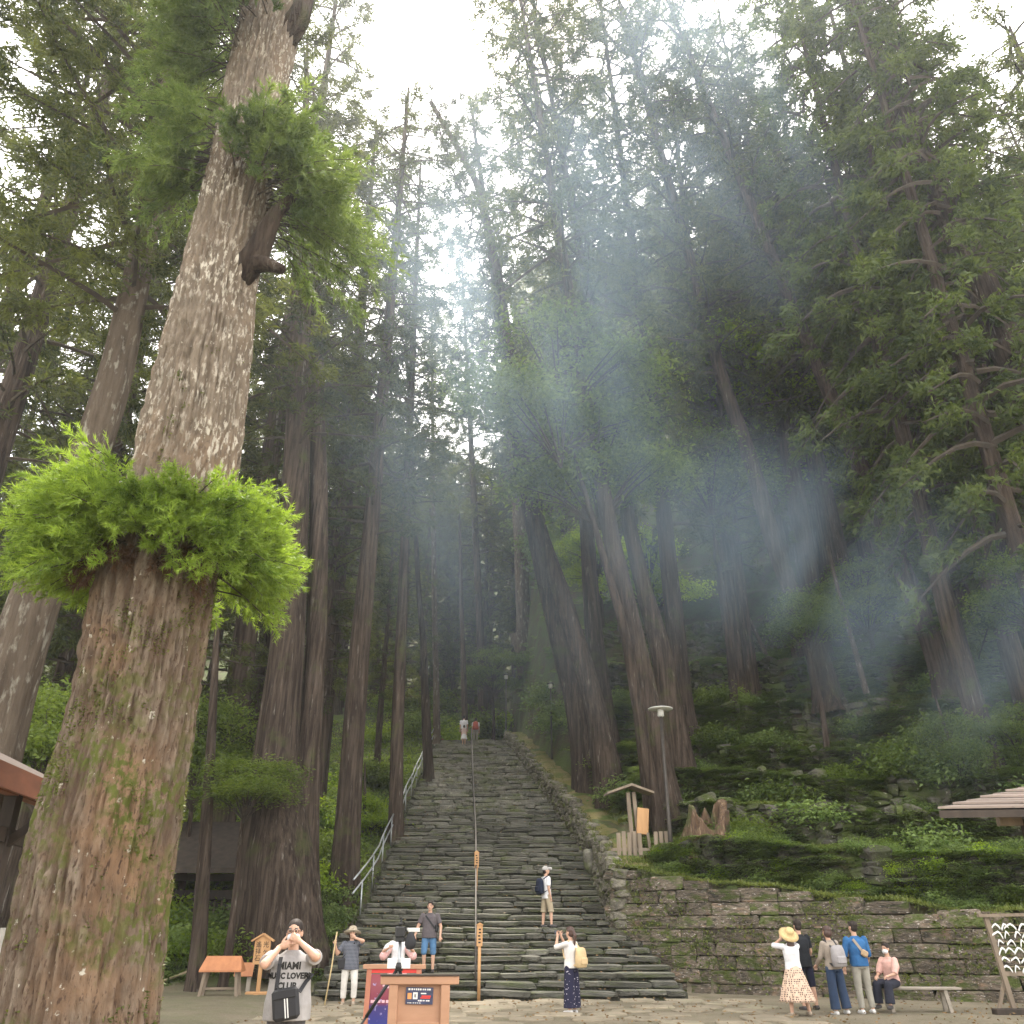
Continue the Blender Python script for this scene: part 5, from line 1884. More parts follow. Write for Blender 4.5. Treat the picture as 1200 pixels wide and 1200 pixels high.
# marks on the small poster: two pictures, red block and white lines of print
for (u, v, w, h, m_) in ((-.36, -.02, .15, .36, PRINT_OR), (-.15, .0, .17, .40, WHITE), (-.15, .0, .07, .2, INK), (.25, -.02, .34, .10, PRINT_RED), (.22, -.12, .36, .07, PRINT_RED), (.15, .14, .2, .07, WHITE)):
    MB().box((u * pw_, -.009, v * ph_), (w * pw_, .004, h * ph_)).build('print', m_, po)
for row, (v, u0, u1, h) in enumerate(((.38, -.38, .42, .12), (-.28, -.02, .38, .09), (-.42, -.4, .1, .05))):
    u = u0
    while u < u1:
        w = RND.uniform(.04, .08)
        MB().box((u * pw_, -.0085, v * ph_), (w * pw_, .003, h * ph_ * RND.uniform(.7, 1))).build('print', WHITE, po)
        u += w + .03

YB = 14.0
a0, a1 = at(428, 1131, YB), at(497, 1131, YB)
zb_ = a0.z
pb = thing('poster_board', 'red-framed standing board with a festival poster behind the tripod', 'sign', ((a0.x + a1.x) / 2, YB, 0), -.03)
wB = a1.x - a0.x
WOOD_REDFR = surf('red_frame_wood', (.48, .20, .13), (.40, .16, .10), scale=4, rough=.55, bump=.15)
MB().box((0, 0, zb_ - .02), (wB * 1.06, .09, .06), bev=.006).build('top_bar', WOOD_SIGN, pb)
for sx in (-.42, .42):
    MB().bar((sx * wB * 1.06, 0, 0), (sx * wB, 0, zb_ - .05), .07, .06, up=(0, 1, 0)).build('post', WOOD_REDFR, pb)
MB().box((0, 0, .12), (wB * .84, .05, .09)).build('bottom_rail', WOOD_REDFR, pb)
MB().box((0, .0, zb_ - .075), (wB * .80, .05, .05)).build('top_rail', PRINT_RED, pb)
ps_w, ps_h = wB * .78, zb_ - .28
ps_z = .165 + ps_h / 2
po = MB().box((0, 0, 0), (ps_w, .016, ps_h)).build('poster', print_mat('festival_poster_print', 'big'), pb, loc=(0, -.012, ps_z))
for (v, h, u0, u1, m_) in ((.36, .10, -.18, .42, PRINT_PINK), (.30, .04, -.1, .35, PRINT_PINK), (.08, .045, -.42, .3, PRINT_PINK), (-.37, .03, -.42, .3, WHITE), (-.42, .03, -.42, .35, WHITE), (-.46, .02, -.4, .2, WHITE)):
    u = u0
    while u < u1:
        w = RND.uniform(.05, .11)
        MB().box((u * ps_w, -.010, v * ps_h), (w * ps_w, .003, h * ps_h * RND.uniform(.75, 1.05))).build('print', m_, po)
        u += w + .03

YT = 12.6
tp = at(466, 1110, YT)
tp = Vector((tp.x + .03, YT, 0))
tr = thing('camera_tripod', 'black tripod standing between the two sign boards', 'tripod', tp)
apex = Vector((0, 0, 1.12))
for (px, py) in ((408, 1215), (512, 1230), (478, 1190)):
    f_ = onz(px, py) if py > 1195 else onz(px, 1236)
    f_ = Vector((max(-.75, min(.75, f_.x - tp.x)), {408: -.15, 512: -.25, 478: .5}[px], 0))
    mid = apex.lerp(f_, .5)
    lg = MB().tube([apex, mid], .022, 8).build('leg', BLACKMETAL, tr, smooth=True)
    MB().tube([mid, f_], .015, 8).build('lower_leg', BLACKMETAL, lg, smooth=True)
    MB().tube([f_ + Vector((0, 0, .04)), f_], .022, 8).build('rubber_foot', BLACK, lg)
MB().tube([(0, 0, .75), (0, 0, 1.42)], .022, 10).build('centre_column', METAL_PALE, tr, smooth=True)
MB().lathe((0, 0, 1.12), [(.05, -.05), (.06, 0), (.05, .05)], 12).build('collar', BLACKMETAL, tr, smooth=True)
MB().box((0, 0, 1.44), (.12, .14, .06), bev=.01).build('head', BLACKMETAL, tr)
for sx in (-.17, .17):
    MB().box((sx * .5, -.03, 1.16), (.13, .02, .12), (0, .02 * sx, .06 * sx), bev=.004).build('white_panel', WHITE, tr)
cm = thing('video_camera', 'black video camera with side screen on the tripod', 'camera', (tp.x, YT, 1.46))
MB().box((0, .02, .07), (.13, .22, .13), bev=.015).build('camera_body', BLACKMETAL, cm)
MB().tube([(0, .12, .08), (0, .26, .08)], .05, 12).build('lens', BLACK, cm, smooth=True)
MB().box((.0, 0, .165), (.05, .16, .03), bev=.008).build('handle', BLACKMETAL, cm)
MB().box((.17, -.03, .09), (.17, .03, .05), bev=.005).build('side_light', LAMP_WHITE, cm)
MB().tube([(.0, .0, .18), (.0, .0, .24)], .012, 8).build('microphone_stem', BLACK, cm)
bg = thing('camera_bag', 'slack black bag hanging from the tripod head', 'bag', (tp.x + .14, YT - .05, 1.22))
mb = MB().lathe((0, 0, 0), [(.015, .10), (.05, .11), (.075, .16), (.07, .22), (.045, .28), (.015, .31)], 14, 1.0, .6)
mb.build('bag_body', BLACK, bg, smooth=True)
MB().tube([(-.04, 0, .31), (-.1, 0, .36), (-.13, 0, .28)], .012, 6).build('strap', BLACK, bg)
# ------------------------------------------------------------------ people
SKIN = surf('skin', (.56, .35, .25), (.50, .29, .20), scale=14, rough=.5, spec=.35, bump=.05, bscale=80, bdist=.002)
HAIR = surf('black_hair', (.022, .017, .015), (.045, .034, .028), scale=30, stretch=(1, 1, .2), rough=.65, spec=.2, bump=.4, bscale=90, bdist=.004, bstretch=(1, 1, .15))
HAIR_BR = surf('dark_brown_hair', (.055, .032, .025), (.09, .05, .04), scale=30, stretch=(1, 1, .2), rough=.4, spec=.4, bump=.4, bscale=90, bdist=.004, bstretch=(1, 1, .15))
EYE = plain('dark_eye', (.015, .012, .01), .3)
LIP = plain('lips', (.42, .17, .14), .5)
MASKW = plain('white_mask', (.80, .82, .84), .8)

def cloth(name, c, c2=None, scale=6):
    return surf(name, c, c2 or tuple(x * .82 for x in c), scale=scale, rough=.9, spec=.15, bump=.5, bscale=9, bdist=.02)

def pattern(name, base, dots, scale, thr, kind='dots', obj='Object'):
    m, nt, out = _nt(name)
    tc = N(nt, 'ShaderNodeTexCoord')
    if kind == 'plaid':
        col = mixc(nt, 0.0, base, base)
        for ax, stq in (('X', (1, 0, 0)), ('Z', (0, 0, 1))):
            w = N(nt, 'ShaderNodeTexWave', wave_type='BANDS', bands_direction=ax)
            w.inputs['Scale'].default_value = scale
            nt.links.new(tc.outputs[obj], w.inputs['Vector'])
            r = N(nt, 'ShaderNodeMapRange')
            r.inputs['From Min'].default_value = thr
            r.inputs['From Max'].default_value = thr + .1
            nt.links.new(w.outputs[0], r.inputs['Value'])
            mu = N(nt, 'ShaderNodeMath', operation='MULTIPLY')
            nt.links.new(r.outputs[0], mu.inputs[0])
            mu.inputs[1].default_value = .6
            col = mixc(nt, mu.outputs[0], col, dots)
    else:
        v = N(nt, 'ShaderNodeTexVoronoi', Scale=scale)
        v.inputs['Randomness'].default_value = .25 if kind == 'grid' else 1.0
        nt.links.new(tc.outputs[obj], v.inputs['Vector'])
        r = N(nt, 'ShaderNodeMapRange')
        r.inputs['From Min'].default_value = thr
        r.inputs['From Max'].default_value = thr * .8
        nt.links.new(v.outputs['Distance'], r.inputs['Value'])
        col = mixc(nt, r.outputs[0], base, dots)
    p = N(nt, 'ShaderNodeBsdfPrincipled', Roughness=.9)
    p.inputs['Specular IOR Level'].default_value = .15
    nt.links.new(col, p.inputs['Base Color'])
    nt.links.new(p.outputs[0], out.inputs['Surface'])
    return m

BAKE = []          # objects whose overlapping solids are fused into one skin

class Solid(MB):
    def cone(s, a, b, ra, rb, n=14, cap=(1, 1)):
        """tapered limb; rounded at the ends where cap is 1"""
        a, b = Vector(a), Vector(b)
        d = (b - a).normalized()
        P, Rr = [], []
        if cap[0]:
            for t in (85, 60, 30):
                P.append(a - d * ra * math.sin(math.radians(t)))
                Rr.append(ra * math.cos(math.radians(t)))
        P += [a, a.lerp(b, .5), b]
        Rr += [ra, (ra + rb) / 2, rb]
        if cap[1]:
            for t in (30, 60, 85):
                P.append(b + d * rb * math.sin(math.radians(t)))
                Rr.append(rb * math.cos(math.radians(t)))
        return s.tube(P, Rr, n)
    def ell(s, c, r, M3=None, nu=16, nv=10):
        V, Fc = [], []
        c = Vector(c)
        for j in range(nv + 1):
            th = math.pi * min(max(j / nv, .02), .98)
            for i in range(nu):
                a = 2 * math.pi * i / nu
                p = Vector((r[0] * math.sin(th) * math.cos(a), r[1] * math.sin(th) * math.sin(a), r[2] * math.cos(th)))
                V.append(c + (M3 @ p if M3 is not None else p))
        for j in range(nv):
            for i in range(nu):
                Fc.append((j * nu + i, (j + 1) * nu + i, (j + 1) * nu + (i + 1) % nu, j * nu + (i + 1) % nu))
        Fc.append(tuple(range(nu)))
        Fc.append(tuple(nv * nu + i for i in range(nu))[::-1])
        return s.add(V, Fc)
    def loft(s, rings, n=24):
        """rings: (centre, right, front, rx, ry)"""
        V, Fc = [], []
        for (c, rt, fr, rx_, ry_) in rings:
            for i in range(n):
                a = 2 * math.pi * i / n
                ca, sa = math.cos(a), math.sin(a)
                e = 2.4
                q = (abs(ca) ** e + abs(sa) ** e) ** (-1 / e)
                V.append(c + rt * ca * q * rx_ + fr * sa * q * ry_)
        m_ = len(rings)
        for j in range(m_ - 1):
            for i in range(n):
                Fc.append((j * n + i, j * n + (i + 1) % n, (j + 1) * n + (i + 1) % n, (j + 1) * n + i))
        Fc.append(tuple(range(n))[::-1])
        Fc.append(tuple((m_ - 1) * n + i for i in range(n)))
        return s.add(V, Fc)
    def fuse(s, name, m, parent, vox, smooth_it=3):
        me = s.mesh(name, m, True)
        bm = bmesh.new()
        bm.from_mesh(me)
        bmesh.ops.recalc_face_normals(bm, faces=bm.faces)
        bm.to_mesh(me)
        bm.free()
        o = link(name, me, parent)
        md = o.modifiers.new('fuse', 'REMESH')
        md.mode = 'VOXEL'
        md.voxel_size = vox
        md.use_smooth_shade = True
        if smooth_it:
            sm = o.modifiers.new('soft', 'SMOOTH')
            sm.iterations = smooth_it
            sm.factor = .5
        BAKE.append((o, m))
        return o

DOWN = Vector((0, 0, -1))

def V3(t):
    return Vector(t).normalized()

def person(label, loc, face, H=1.65, female=False, lean=0.0, side=0.0, sit=False, head=(0, 0), arms=None, legs=None,
           top=None, top_sleeve='short', top_hem=0.0, bottom=None, bottom_kind='trousers', hem=.96, wide=1.0, shoe=None, hair='short', hair_m=None,
           hat=None, mask=False, glasses=False, vox=.011, build=1.0, facial=True, group=None, fat=0.0, hands=(1, 1), skirt_len=.62, collar=None, jacket=None):
    """face: compass vector (x, y) the person looks towards.  local +Y = forward, +X = the person's right"""
    ang = math.atan2(-face[0], face[1])
    root = thing('person', label, 'person', loc, ang, group)
    k = H / 1.70
    hipw = (.092 if not female else .095) * k
    shw = (.185 if not female else .16) * k * build
    thigh, shin, ank = .425 * k, .405 * k, .07 * k
    torso = .52 * k
    L = legs or {}
    hipz = 0
    lt = {s_: (V3(L.get(s_, ((0, 0, -1), (0, 0, -1)))[0]), V3(L.get(s_, ((0, 0, -1), (0, 0, -1)))[1])) for s_ in 'RL'}
    drop = max(-(lt[s_][0].z * thigh + lt[s_][1].z * shin) for s_ in 'RL')
    pelvis = Vector((0, 0, drop + ank))
    spine = Vector((math.sin(side), math.sin(lean), math.cos(lean) * math.cos(side))).normalized()
    right = Vector((math.cos(side), 0, -math.sin(side)))
    front = spine.cross(right) * -1
    front = Vector((0, math.cos(lean), -math.sin(lean)))
    neck = pelvis + spine * torso
    # ---- joints
    J = {}
    for s_, sg_ in (('R', 1), ('L', -1)):
        hip = pelvis + right * sg_ * hipw
        knee = hip + lt[s_][0] * thigh
        ankle = knee + lt[s_][1] * shin
        sh = neck - spine * .06 * k + right * sg_ * shw
        A = (arms or {}).get(s_, ((sg_ * .12, .02, -1), (sg_ * .03, .15, -1), None))
        if A[0] == 'ik':                     # wrist target given from the middle of the face
            l1, l2 = .285 * k, .245 * k
            hc0 = neck + spine * .075 * k + Vector((0, .02 * k, .10 * k))
            tg_ = hc0 + Vector(A[1]) * k
            dv = tg_ - sh
            D_ = min(dv.length, (l1 + l2) * .98)
            dv.normalize()
            a_ = (l1 * l1 - l2 * l2 + D_ * D_) / (2 * D_)
            h_ = math.sqrt(max(l1 * l1 - a_ * a_, 0))
            pole = Vector(A[4])
            pole = (pole - dv * pole.dot(dv)).normalized()
            el = sh + dv * a_ + pole * h_
            wr = sh + dv * D_
        else:
            el = sh + V3(A[0]) * .285 * k
            wr = el + V3(A[1]) * .245 * k
        hd = V3(A[2]) if len(A) > 2 and A[2] is not None else V3(A[1])
        J[s_] = dict(hip=hip, knee=knee, ankle=ankle, sh=sh, el=el, wr=wr, hd=hd, sg=sg_, grip=A[3] if len(A) > 3 else .5)
    hc = neck + spine * .075 * k + Vector((0, .02 * k, 0)) + Vector((0, 0, .10 * k))
    HM = Euler((-head[1], 0, -head[0])).to_matrix()          # yaw right +, pitch up +
    HM = Euler((head[1], 0, -head[0]), 'XYZ').to_matrix()
    # ---- skin
    b = Solid()
    bw = build
    b.loft([(pelvis - spine * .06 * k, right, front, .10 * k, .08 * k), (pelvis + spine * .02 * k, right, front, .155 * k * bw, .105 * k * bw), (pelvis + spine * .16 * k, right, front, (.135 + fat * .5) * k * bw, (.092 + fat) * k * bw),
            (pelvis + spine * .34 * k, right, front, .155 * k * bw, .105 * k * bw), (neck - spine * .07 * k, right, front, .15 * k * bw, .085 * k * bw), (neck - spine * .0 * k, right, front, .055 * k, .055 * k)])
    b.cone(neck - spine * .03 * k, hc + HM @ Vector((0, -.01 * k, -.05 * k)), .056 * k, .050 * k)
    # head: skull, jaw, nose, ears
    b.ell(hc + HM @ Vector((0, -.008 * k, .025 * k)), (.074 * k, .094 * k, .092 * k), HM)
    b.ell(hc + HM @ Vector((0, .012 * k, -.045 * k)), (.060 * k, .072 * k, .070 * k), HM)
    b.ell(hc + HM @ Vector((0, .045 * k, -.085 * k)), (.032 * k, .032 * k, .026 * k), HM)
    b.cone(hc + HM @ Vector((0, .078 * k, .015 * k)), hc + HM @ Vector((0, .098 * k, -.025 * k)), .010 * k, .016 * k, 8)
    for sg_ in (1, -1):
        b.ell(hc + HM @ Vector((sg_ * .076 * k, -.012 * k, -.01 * k)), (.012 * k, .022 * k, .034 * k), HM, 10, 6)
    for s_ in 'RL':
        j = J[s_]
        b.cone(j['sh'], j['el'], .050 * k * bw, .040 * k * bw)
        b.cone(j['el'], j['wr'], .041 * k * bw, .026 * k)
        # hand
        h = j['hd']
        w = j['wr']
        side_v = h.cross(front if abs(h.dot(front)) < .8 else spine).normalized()
        nrm = side_v.cross(h).normalized()
        Mh = Matrix((side_v, h, nrm)).transposed()
        pc_ = w + h * .05 * k
        b.ell(pc_, (.040 * k, .055 * k, .018 * k), Mh, 12, 8)
        b.cone(w - h * .02 * k, w + h * .03 * k, .027 * k, .030 * k, 10)
        curl = j['grip']
        for f_i, (off, ln) in enumerate(((-.030, .068), (-.010, .078), (.010, .072), (.029, .056))):
            p0 = w + h * .085 * k + side_v * off * k
            d1 = (h * math.cos(curl * .7) - nrm * math.sin(curl * .7)).normalized()
            d2 = (h * math.cos(curl * 1.9) - nrm * math.sin(curl * 1.9)).normalized()
            p1 = p0 + d1 * ln * .5 * k
            p2 = p1 + d2 * ln * .5 * k
            b.cone(p0, p1, .0098 * k, .0092 * k, 8)
            b.cone(p1, p2, .0092 * k, .008 * k, 8)
        p0 = w + h * .035 * k - side_v * .036 * k * (1 if s_ == 'R' else 1)
        d1 = (h * .75 - side_v * .55 - nrm * .25).normalized()
        b.cone(p0, p0 + d1 * .035 * k, .0125 * k, .011 * k, 8)
        b.cone(p0 + d1 * .035 * k, p0 + d1 * .035 * k + (d1 - nrm * curl * .5).normalized() * .03 * k, .011 * k, .009 * k, 8)
        # leg
        b.cone(j['hip'], j['knee'], .080 * k * bw, .054 * k * bw)
        cf = j['knee'].lerp(j['ankle'], .32)
        b.cone(j['knee'], cf, .052 * k, .053 * k)
        b.cone(cf, j['ankle'], .053 * k, .034 * k)
        fd = Vector((j['sg'] * .12, 1, 0)).normalized()
        j['fd'] = fd
        fl = j['ankle'] + Vector((0, 0, -ank * .55))
        b.cone(fl - fd * .03 * k, fl + fd * .12 * k, .034 * k, .028 * k, 10)
    body = b.fuse('body', SKIN, root, vox)
    # ---- shirt
    if top is not None:
        t = Solid()
        g = .020 * k
        hz_ = top_hem * k
        t.loft([(pelvis - spine * (hz_ + .02 * k), right, front, (.165 + fat * .55) * k * bw + g, (.112 + fat) * k * bw + g), (pelvis + spine * .05 * k, right, front, (.162 + fat * .6) * k * bw + g, (.110 + fat * 1.1) * k * bw + g), (pelvis + spine * .17 * k, right, front, (.145 + fat * .6) * k * bw + g, (.100 + fat) * k * bw + g),
                (pelvis + spine * .34 * k, right, front, .162 * k * bw + g, .112 * k * bw + g), (neck - spine * .09 * k, right, front, .165 * k * bw + g, .098 * k * bw + g), (neck - spine * .035 * k, right, front, .125 * k * bw, .075 * k * bw), (neck + spine * .012 * k, right, front, .068 * k, .066 * k)])
        for s_ in 'RL':
            j = J[s_]
            if top_sleeve == 'none':
                t.cone(j['sh'], j['sh'].lerp(j['el'], .12), .066 * k * bw, .064 * k * bw, cap=(1, 0))
            elif top_sleeve == 'short':
                t.cone(j['sh'], j['sh'].lerp(j['el'], .72), .067 * k * bw, .066 * k * bw, cap=(1, 0))
            elif top_sleeve == 'puff':
                t.cone(j['sh'], j['sh'].lerp(j['el'], .5), .072 * k * bw, .090 * k * bw)
                t.cone(j['sh'].lerp(j['el'], .5), j['el'].lerp(j['wr'], .25), .090 * k * bw, .062 * k * bw, cap=(1, 0))
            else:
                e_ = {'elbow': .15, 'long': .92}[top_sleeve]
                t.cone(j['sh'], j['el'], .067 * k * bw, .056 * k * bw)
                t.cone(j['el'], j['el'].lerp(j['wr'], e_), .056 * k * bw, .048 * k * bw if e_ > .5 else .056 * k * bw, cap=(1, 0))
        J['shirt'] = t.fuse('shirt', top, root, vox, 2)
        if collar:
            c_ = Solid()
            c_.cone(neck - spine * .02 * k, neck + spine * .035 * k, .078 * k, .064 * k, cap=(0, 0))
            c_.fuse('collar', collar, root, vox, 1)
    # ---- trousers / shorts / skirt
    if bottom is not None:
        t = Solid()
        g = .014 * k
        if bottom_kind == 'skirt':
            n_, m_ = 48, 14
            V, Fc = [], []
            c0 = pelvis + spine * .12 * k
            kx = [(J['R']['knee'] + J['L']['knee']) / 2, (J['R']['ankle'] + J['L']['ankle']) / 2]
            for jn in range(m_ + 1):
                u = jn / m_
                z = c0.z - u * skirt_len * k
                cx = c0.lerp(Vector((kx[0].x, kx[0].y, 0)), u)
                rx_ = (.135 + .20 * u ** .8 * wide) * k
                ry_ = (.105 + .19 * u ** .8 * wide) * k
                for i in range(n_):
                    a = 2 * math.pi * i / n_
                    fold = 1 + .10 * u * math.sin(a * 9 + 1.3) + .05 * u * math.sin(a * 5)
                    V.append(Vector((cx.x + rx_ * fold * math.cos(a), cx.y + ry_ * fold * math.sin(a), z)))
            for jn in range(m_ + 1):           # inside
                for i in range(n_):
                    q = V[(m_ - jn) * n_ + i]
                    c_ = Vector((0, 0, 0))
                    c_ = sum((V[(m_ - jn) * n_ + w_] for w_ in range(n_)), Vector()) / n_
                    V.append(c_ + (q - c_) * .95)
            for jn in range(2 * m_ + 1):
                for i in range(n_):
                    Fc.append((jn * n_ + i, (jn + 1) * n_ + i, (jn + 1) * n_ + (i + 1) % n_, jn * n_ + (i + 1) % n_))
            t.add(V, Fc)
            t.build('skirt', bottom, root, smooth=True)
        else:
            t.loft([(pelvis - spine * .08 * k, right, front, .15 * k * bw, .105 * k * bw), (pelvis + spine * .02 * k, right, front, .165 * k * bw + g, .114 * k * bw + g), (pelvis + spine * .13 * k, right, front, (.145 + fat * .5) * k * bw + g, (.10 + fat * .9) * k * bw + g)])
            for s_ in 'RL':
                j = J[s_]
                tot_ = thigh + shin
                lenp = hem * tot_
                kn_r = .070 * k * wide
                t.cone(j['hip'], j['hip'].lerp(j['knee'], min(1, lenp / thigh)), .098 * k * bw, kn_r if lenp >= thigh else .098 * k * bw * .95 * wide, cap=(1, 1 if lenp > thigh else 0))
                if lenp > thigh:
                    t.cone(j['knee'], j['knee'].lerp(j['ankle'], (lenp - thigh) / shin), kn_r, kn_r * (.85 if wide < 1.2 else 1.12), cap=(1, 0))
            t.fuse('shorts' if hem < .7 else 'trousers', bottom, root, vox, 2)
    # ---- shoes
    if shoe is not None:
        for s_ in 'RL':
            j = J[s_]
            t = Solid()
            fl = j['ankle'] + Vector((0, 0, -ank * .5))
            fd = j['fd']
            t.cone(fl - fd * .035 * k, fl + fd * .04 * k, .042 * k, .044 * k)
            t.cone(fl + fd * .04 * k + Vector((0, 0, -.008 * k)), fl + fd * .135 * k + Vector((0, 0, -.008 * k)), .044 * k, .036 * k)
            t.cone(fl, fl + Vector((0, 0, .045 * k)), .042 * k, .040 * k, cap=(1, 0))
            t.fuse('shoe', shoe, root, max(vox, .009), 2)
    # ---- hair
    hm_ = hair_m or HAIR
    if hair:
        t = Solid()
        t.ell(hc + HM @ Vector((0, -.022 * k, .042 * k)), (.084 * k, .100 * k, .090 * k), HM)
        if hair != 'thin':
            t.ell(hc + HM @ Vector((0, -.040 * k, -.01 * k)), (.082 * k, .070 * k, .085 * k), HM)
            t.ell(hc + HM @ Vector((0, .05 * k, .092 * k)), (.058 * k, .036 * k, .022 * k), HM)
        if hair == 'bob':
            t.ell(hc + HM @ Vector((0, -.035 * k, -.03 * k)), (.098 * k, .085 * k, .10 * k), HM)
        if hair == 'long':
            t.ell(hc + HM @ Vector((0, -.05 * k, -.08 * k)), (.088 * k, .058 * k, .16 * k), HM)
            t.ell(hc + HM @ Vector((0, -.075 * k, -.20 * k)), (.095 * k, .045 * k, .10 * k), HM)
        if hair == 'tail':
            p0 = hc + HM @ Vector((0, -.105 * k, .04 * k))
            t.cone(p0, hc + HM @ Vector((0, -.15 * k, -.05 * k)), .03 * k, .042 * k)
            t.cone(hc + HM @ Vector((0, -.15 * k, -.05 * k)), hc + HM @ Vector((.0, -.14 * k, -.26 * k)), .042 * k, .018 * k)
        if hair == 'bun':
            t.ell(hc + HM @ Vector((0, -.10 * k, .04 * k)), (.045 * k, .04 * k, .045 * k), HM)
        t.fuse('hair', hm_, root, max(vox * .8, .007), 1)
    # ---- face
    if facial:
        for sg_ in (1, -1):
            MBs = Solid()
            MBs.ell(hc + HM @ Vector((sg_ * .031 * k, .079 * k, .012 * k)), (.013 * k, .008 * k, .007 * k), HM, 10, 6)
            MBs.build('eye', EYE, root, smooth=True)
            MBs = Solid()
            MBs.ell(hc + HM @ Vector((sg_ * .033 * k, .080 * k, .036 * k)), (.020 * k, .007 * k, .005 * k), HM, 10, 6)
            MBs.build('eyebrow', hm_, root, smooth=True)
        if not mask:
            MBs = Solid()
            MBs.ell(hc + HM @ Vector((0, .079 * k, -.055 * k)), (.024 * k, .010 * k, .008 * k), HM, 10, 6)
            MBs.build('mouth', LIP, root, smooth=True)
    if mask:
        t = Solid()
        t.ell(hc + HM @ Vector((0, .026 * k, -.050 * k)), (.068 * k, .074 * k, .058 * k), HM)
        t.ell(hc + HM @ Vector((0, .075 * k, -.03 * k)), (.028 * k, .030 * k, .034 * k), HM)
        t.fuse('face_mask', MASKW, root, .007, 1)
    if glasses:
        t = MB()
        for sg_ in (1, -1):
            c_ = Vector((sg_ * .034 * k, .098 * k, .008 * k))
            ring = [hc + HM @ (c_ + Vector((.028 * k * math.cos(a), 0, .020 * k * math.sin(a)))) for a in np.linspace(0, 2 * math.pi, 17)]
            t.tube(ring, .0028, 6)
            t.tube([hc + HM @ Vector((sg_ * .06 * k, .096 * k, .014 * k)), hc + HM @ Vector((sg_ * .082 * k, -.01 * k, .01 * k))], .0028, 6)
        t.tube([hc + HM @ Vector((-.008 * k, .10 * k, .01 * k)), hc + HM @ Vector((.008 * k, .10 * k, .01 * k))], .0028, 6)
        t.build('glasses', BLACKMETAL, root)
    if hat:
        t = MB()
        kind, hm2, band = hat[:3]
        tilt_ = hat[3] if len(hat) > 3 else .30
        if kind == 'straw':
            prof = [(.215, -.035), (.218, -.028), (.15, .012), (.106, .028), (.102, .07), (.09, .105), (.06, .125), (.002, .130), (.002, .122), (.055, .117), (.082, .098), (.094, .066), (.096, .022), (.14, .004), (.21, -.040)]
            V0 = MB().lathe((0, 0, 0), [(a * k * 1.02, z * k) for a, z in prof], 28)
            HMh = HM @ Euler((tilt_, 0, 0)).to_matrix()
            t.add([hc + HMh @ (Vector(p) + Vector((0, -.02 * k, .055 * k))) for p in V0.v], V0.f)
            t.build('hat', hm2, root, smooth=True)
            if band:
                V0 = MB().lathe((0, 0, 0), [(.102 * k, .032 * k), (.103 * k, .055 * k), (.101 * k, .056 * k)], 28)
                MB().add([hc + HMh @ (Vector(p) + Vector((0, -.02 * k, .055 * k))) for p in V0.v], V0.f).build('hat_band', band, root, smooth=True)
        else:
            s2 = Solid()
            s2.ell(hc + HM @ Vector((0, -.018 * k, .055 * k)), (.092 * k, .108 * k, .085 * k), HM)
            s2.cone(hc + HM @ Vector((0, .07 * k, .055 * k)), hc + HM @ Vector((0, .15 * k, .045 * k)), .05 * k, .045 * k)
            s2.fuse('cap', hm2, root, .008, 1)
    J.update(pelvis=pelvis, spine=spine, right=right, front=front, neck=neck, hc=hc, k=k, HM=HM)
    return root, J

def wp(root, v):
    """local point of a person in the world"""
    return Matrix.Translation(root.location) @ Euler(root.rotation_euler).to_matrix().to_4x4() @ Vector(v)

def worn(name, label, root, cat='bag'):
    return thing(name, label, cat, root.location, root.rotation_euler.z)

def backpack(root, J, m, label, w=.30, h=.40, d=.16, strap=None, off=(0, 0)):
    k = J['k']
    t = worn('backpack', label, root)
    c = J['neck'] - J['spine'] * (.26 * k - off[1]) - J['front'] * (.115 * k + d * .5) + J['right'] * off[0]
    s_ = Solid()
    M3 = Matrix((J['right'], J['front'], J['spine'])).transposed()
    ri = []
    for z, a, b_ in ((-.5, .40, .40), (-.46, .50, .52), (-.1, .50, .56), (.25, .48, .48), (.44, .40, .38), (.5, .25, .2)):
        ri.append((c + J['spine'] * z * h, J['right'], J['front'], a * w, b_ * d))
    s_.loft(ri)
    s_.build('bag_body', m, t, smooth=True)
    MB().box(c - J['front'] * d * .5 - J['spine'] * h * .18, (w * .72, .05, h * .36), bev=.02).build('pocket', m, t)
    for sg_ in (1, -1):
        p0 = c + J['spine'] * h * .42 + J['right'] * sg_ * w * .25 + J['front'] * d * .4
        p1 = J['neck'] - J['spine'] * .0 + J['right'] * sg_ * .10 * k + J['front'] * .0
        p2 = J['neck'] - J['spine'] * .14 * k + J['right'] * sg_ * .13 * k + J['front'] * .135 * k
        p3 = J['neck'] - J['spine'] * .32 * k + J['right'] * sg_ * .165 * k + J['front'] * .07 * k
        p4 = c - J['spine'] * h * .42 + J['right'] * sg_ * w * .42 + J['front'] * d * .3
        mb_ = MB()
        P = [p0, p1 + J['spine'] * .02, p2, p3, p4]
        for a_, b_ in zip(P[:-1], P[1:]):
            mb_.bar(a_, b_, .035, .014, up=J['front'])
        mb_.build('strap', strap or m, t)
    return t

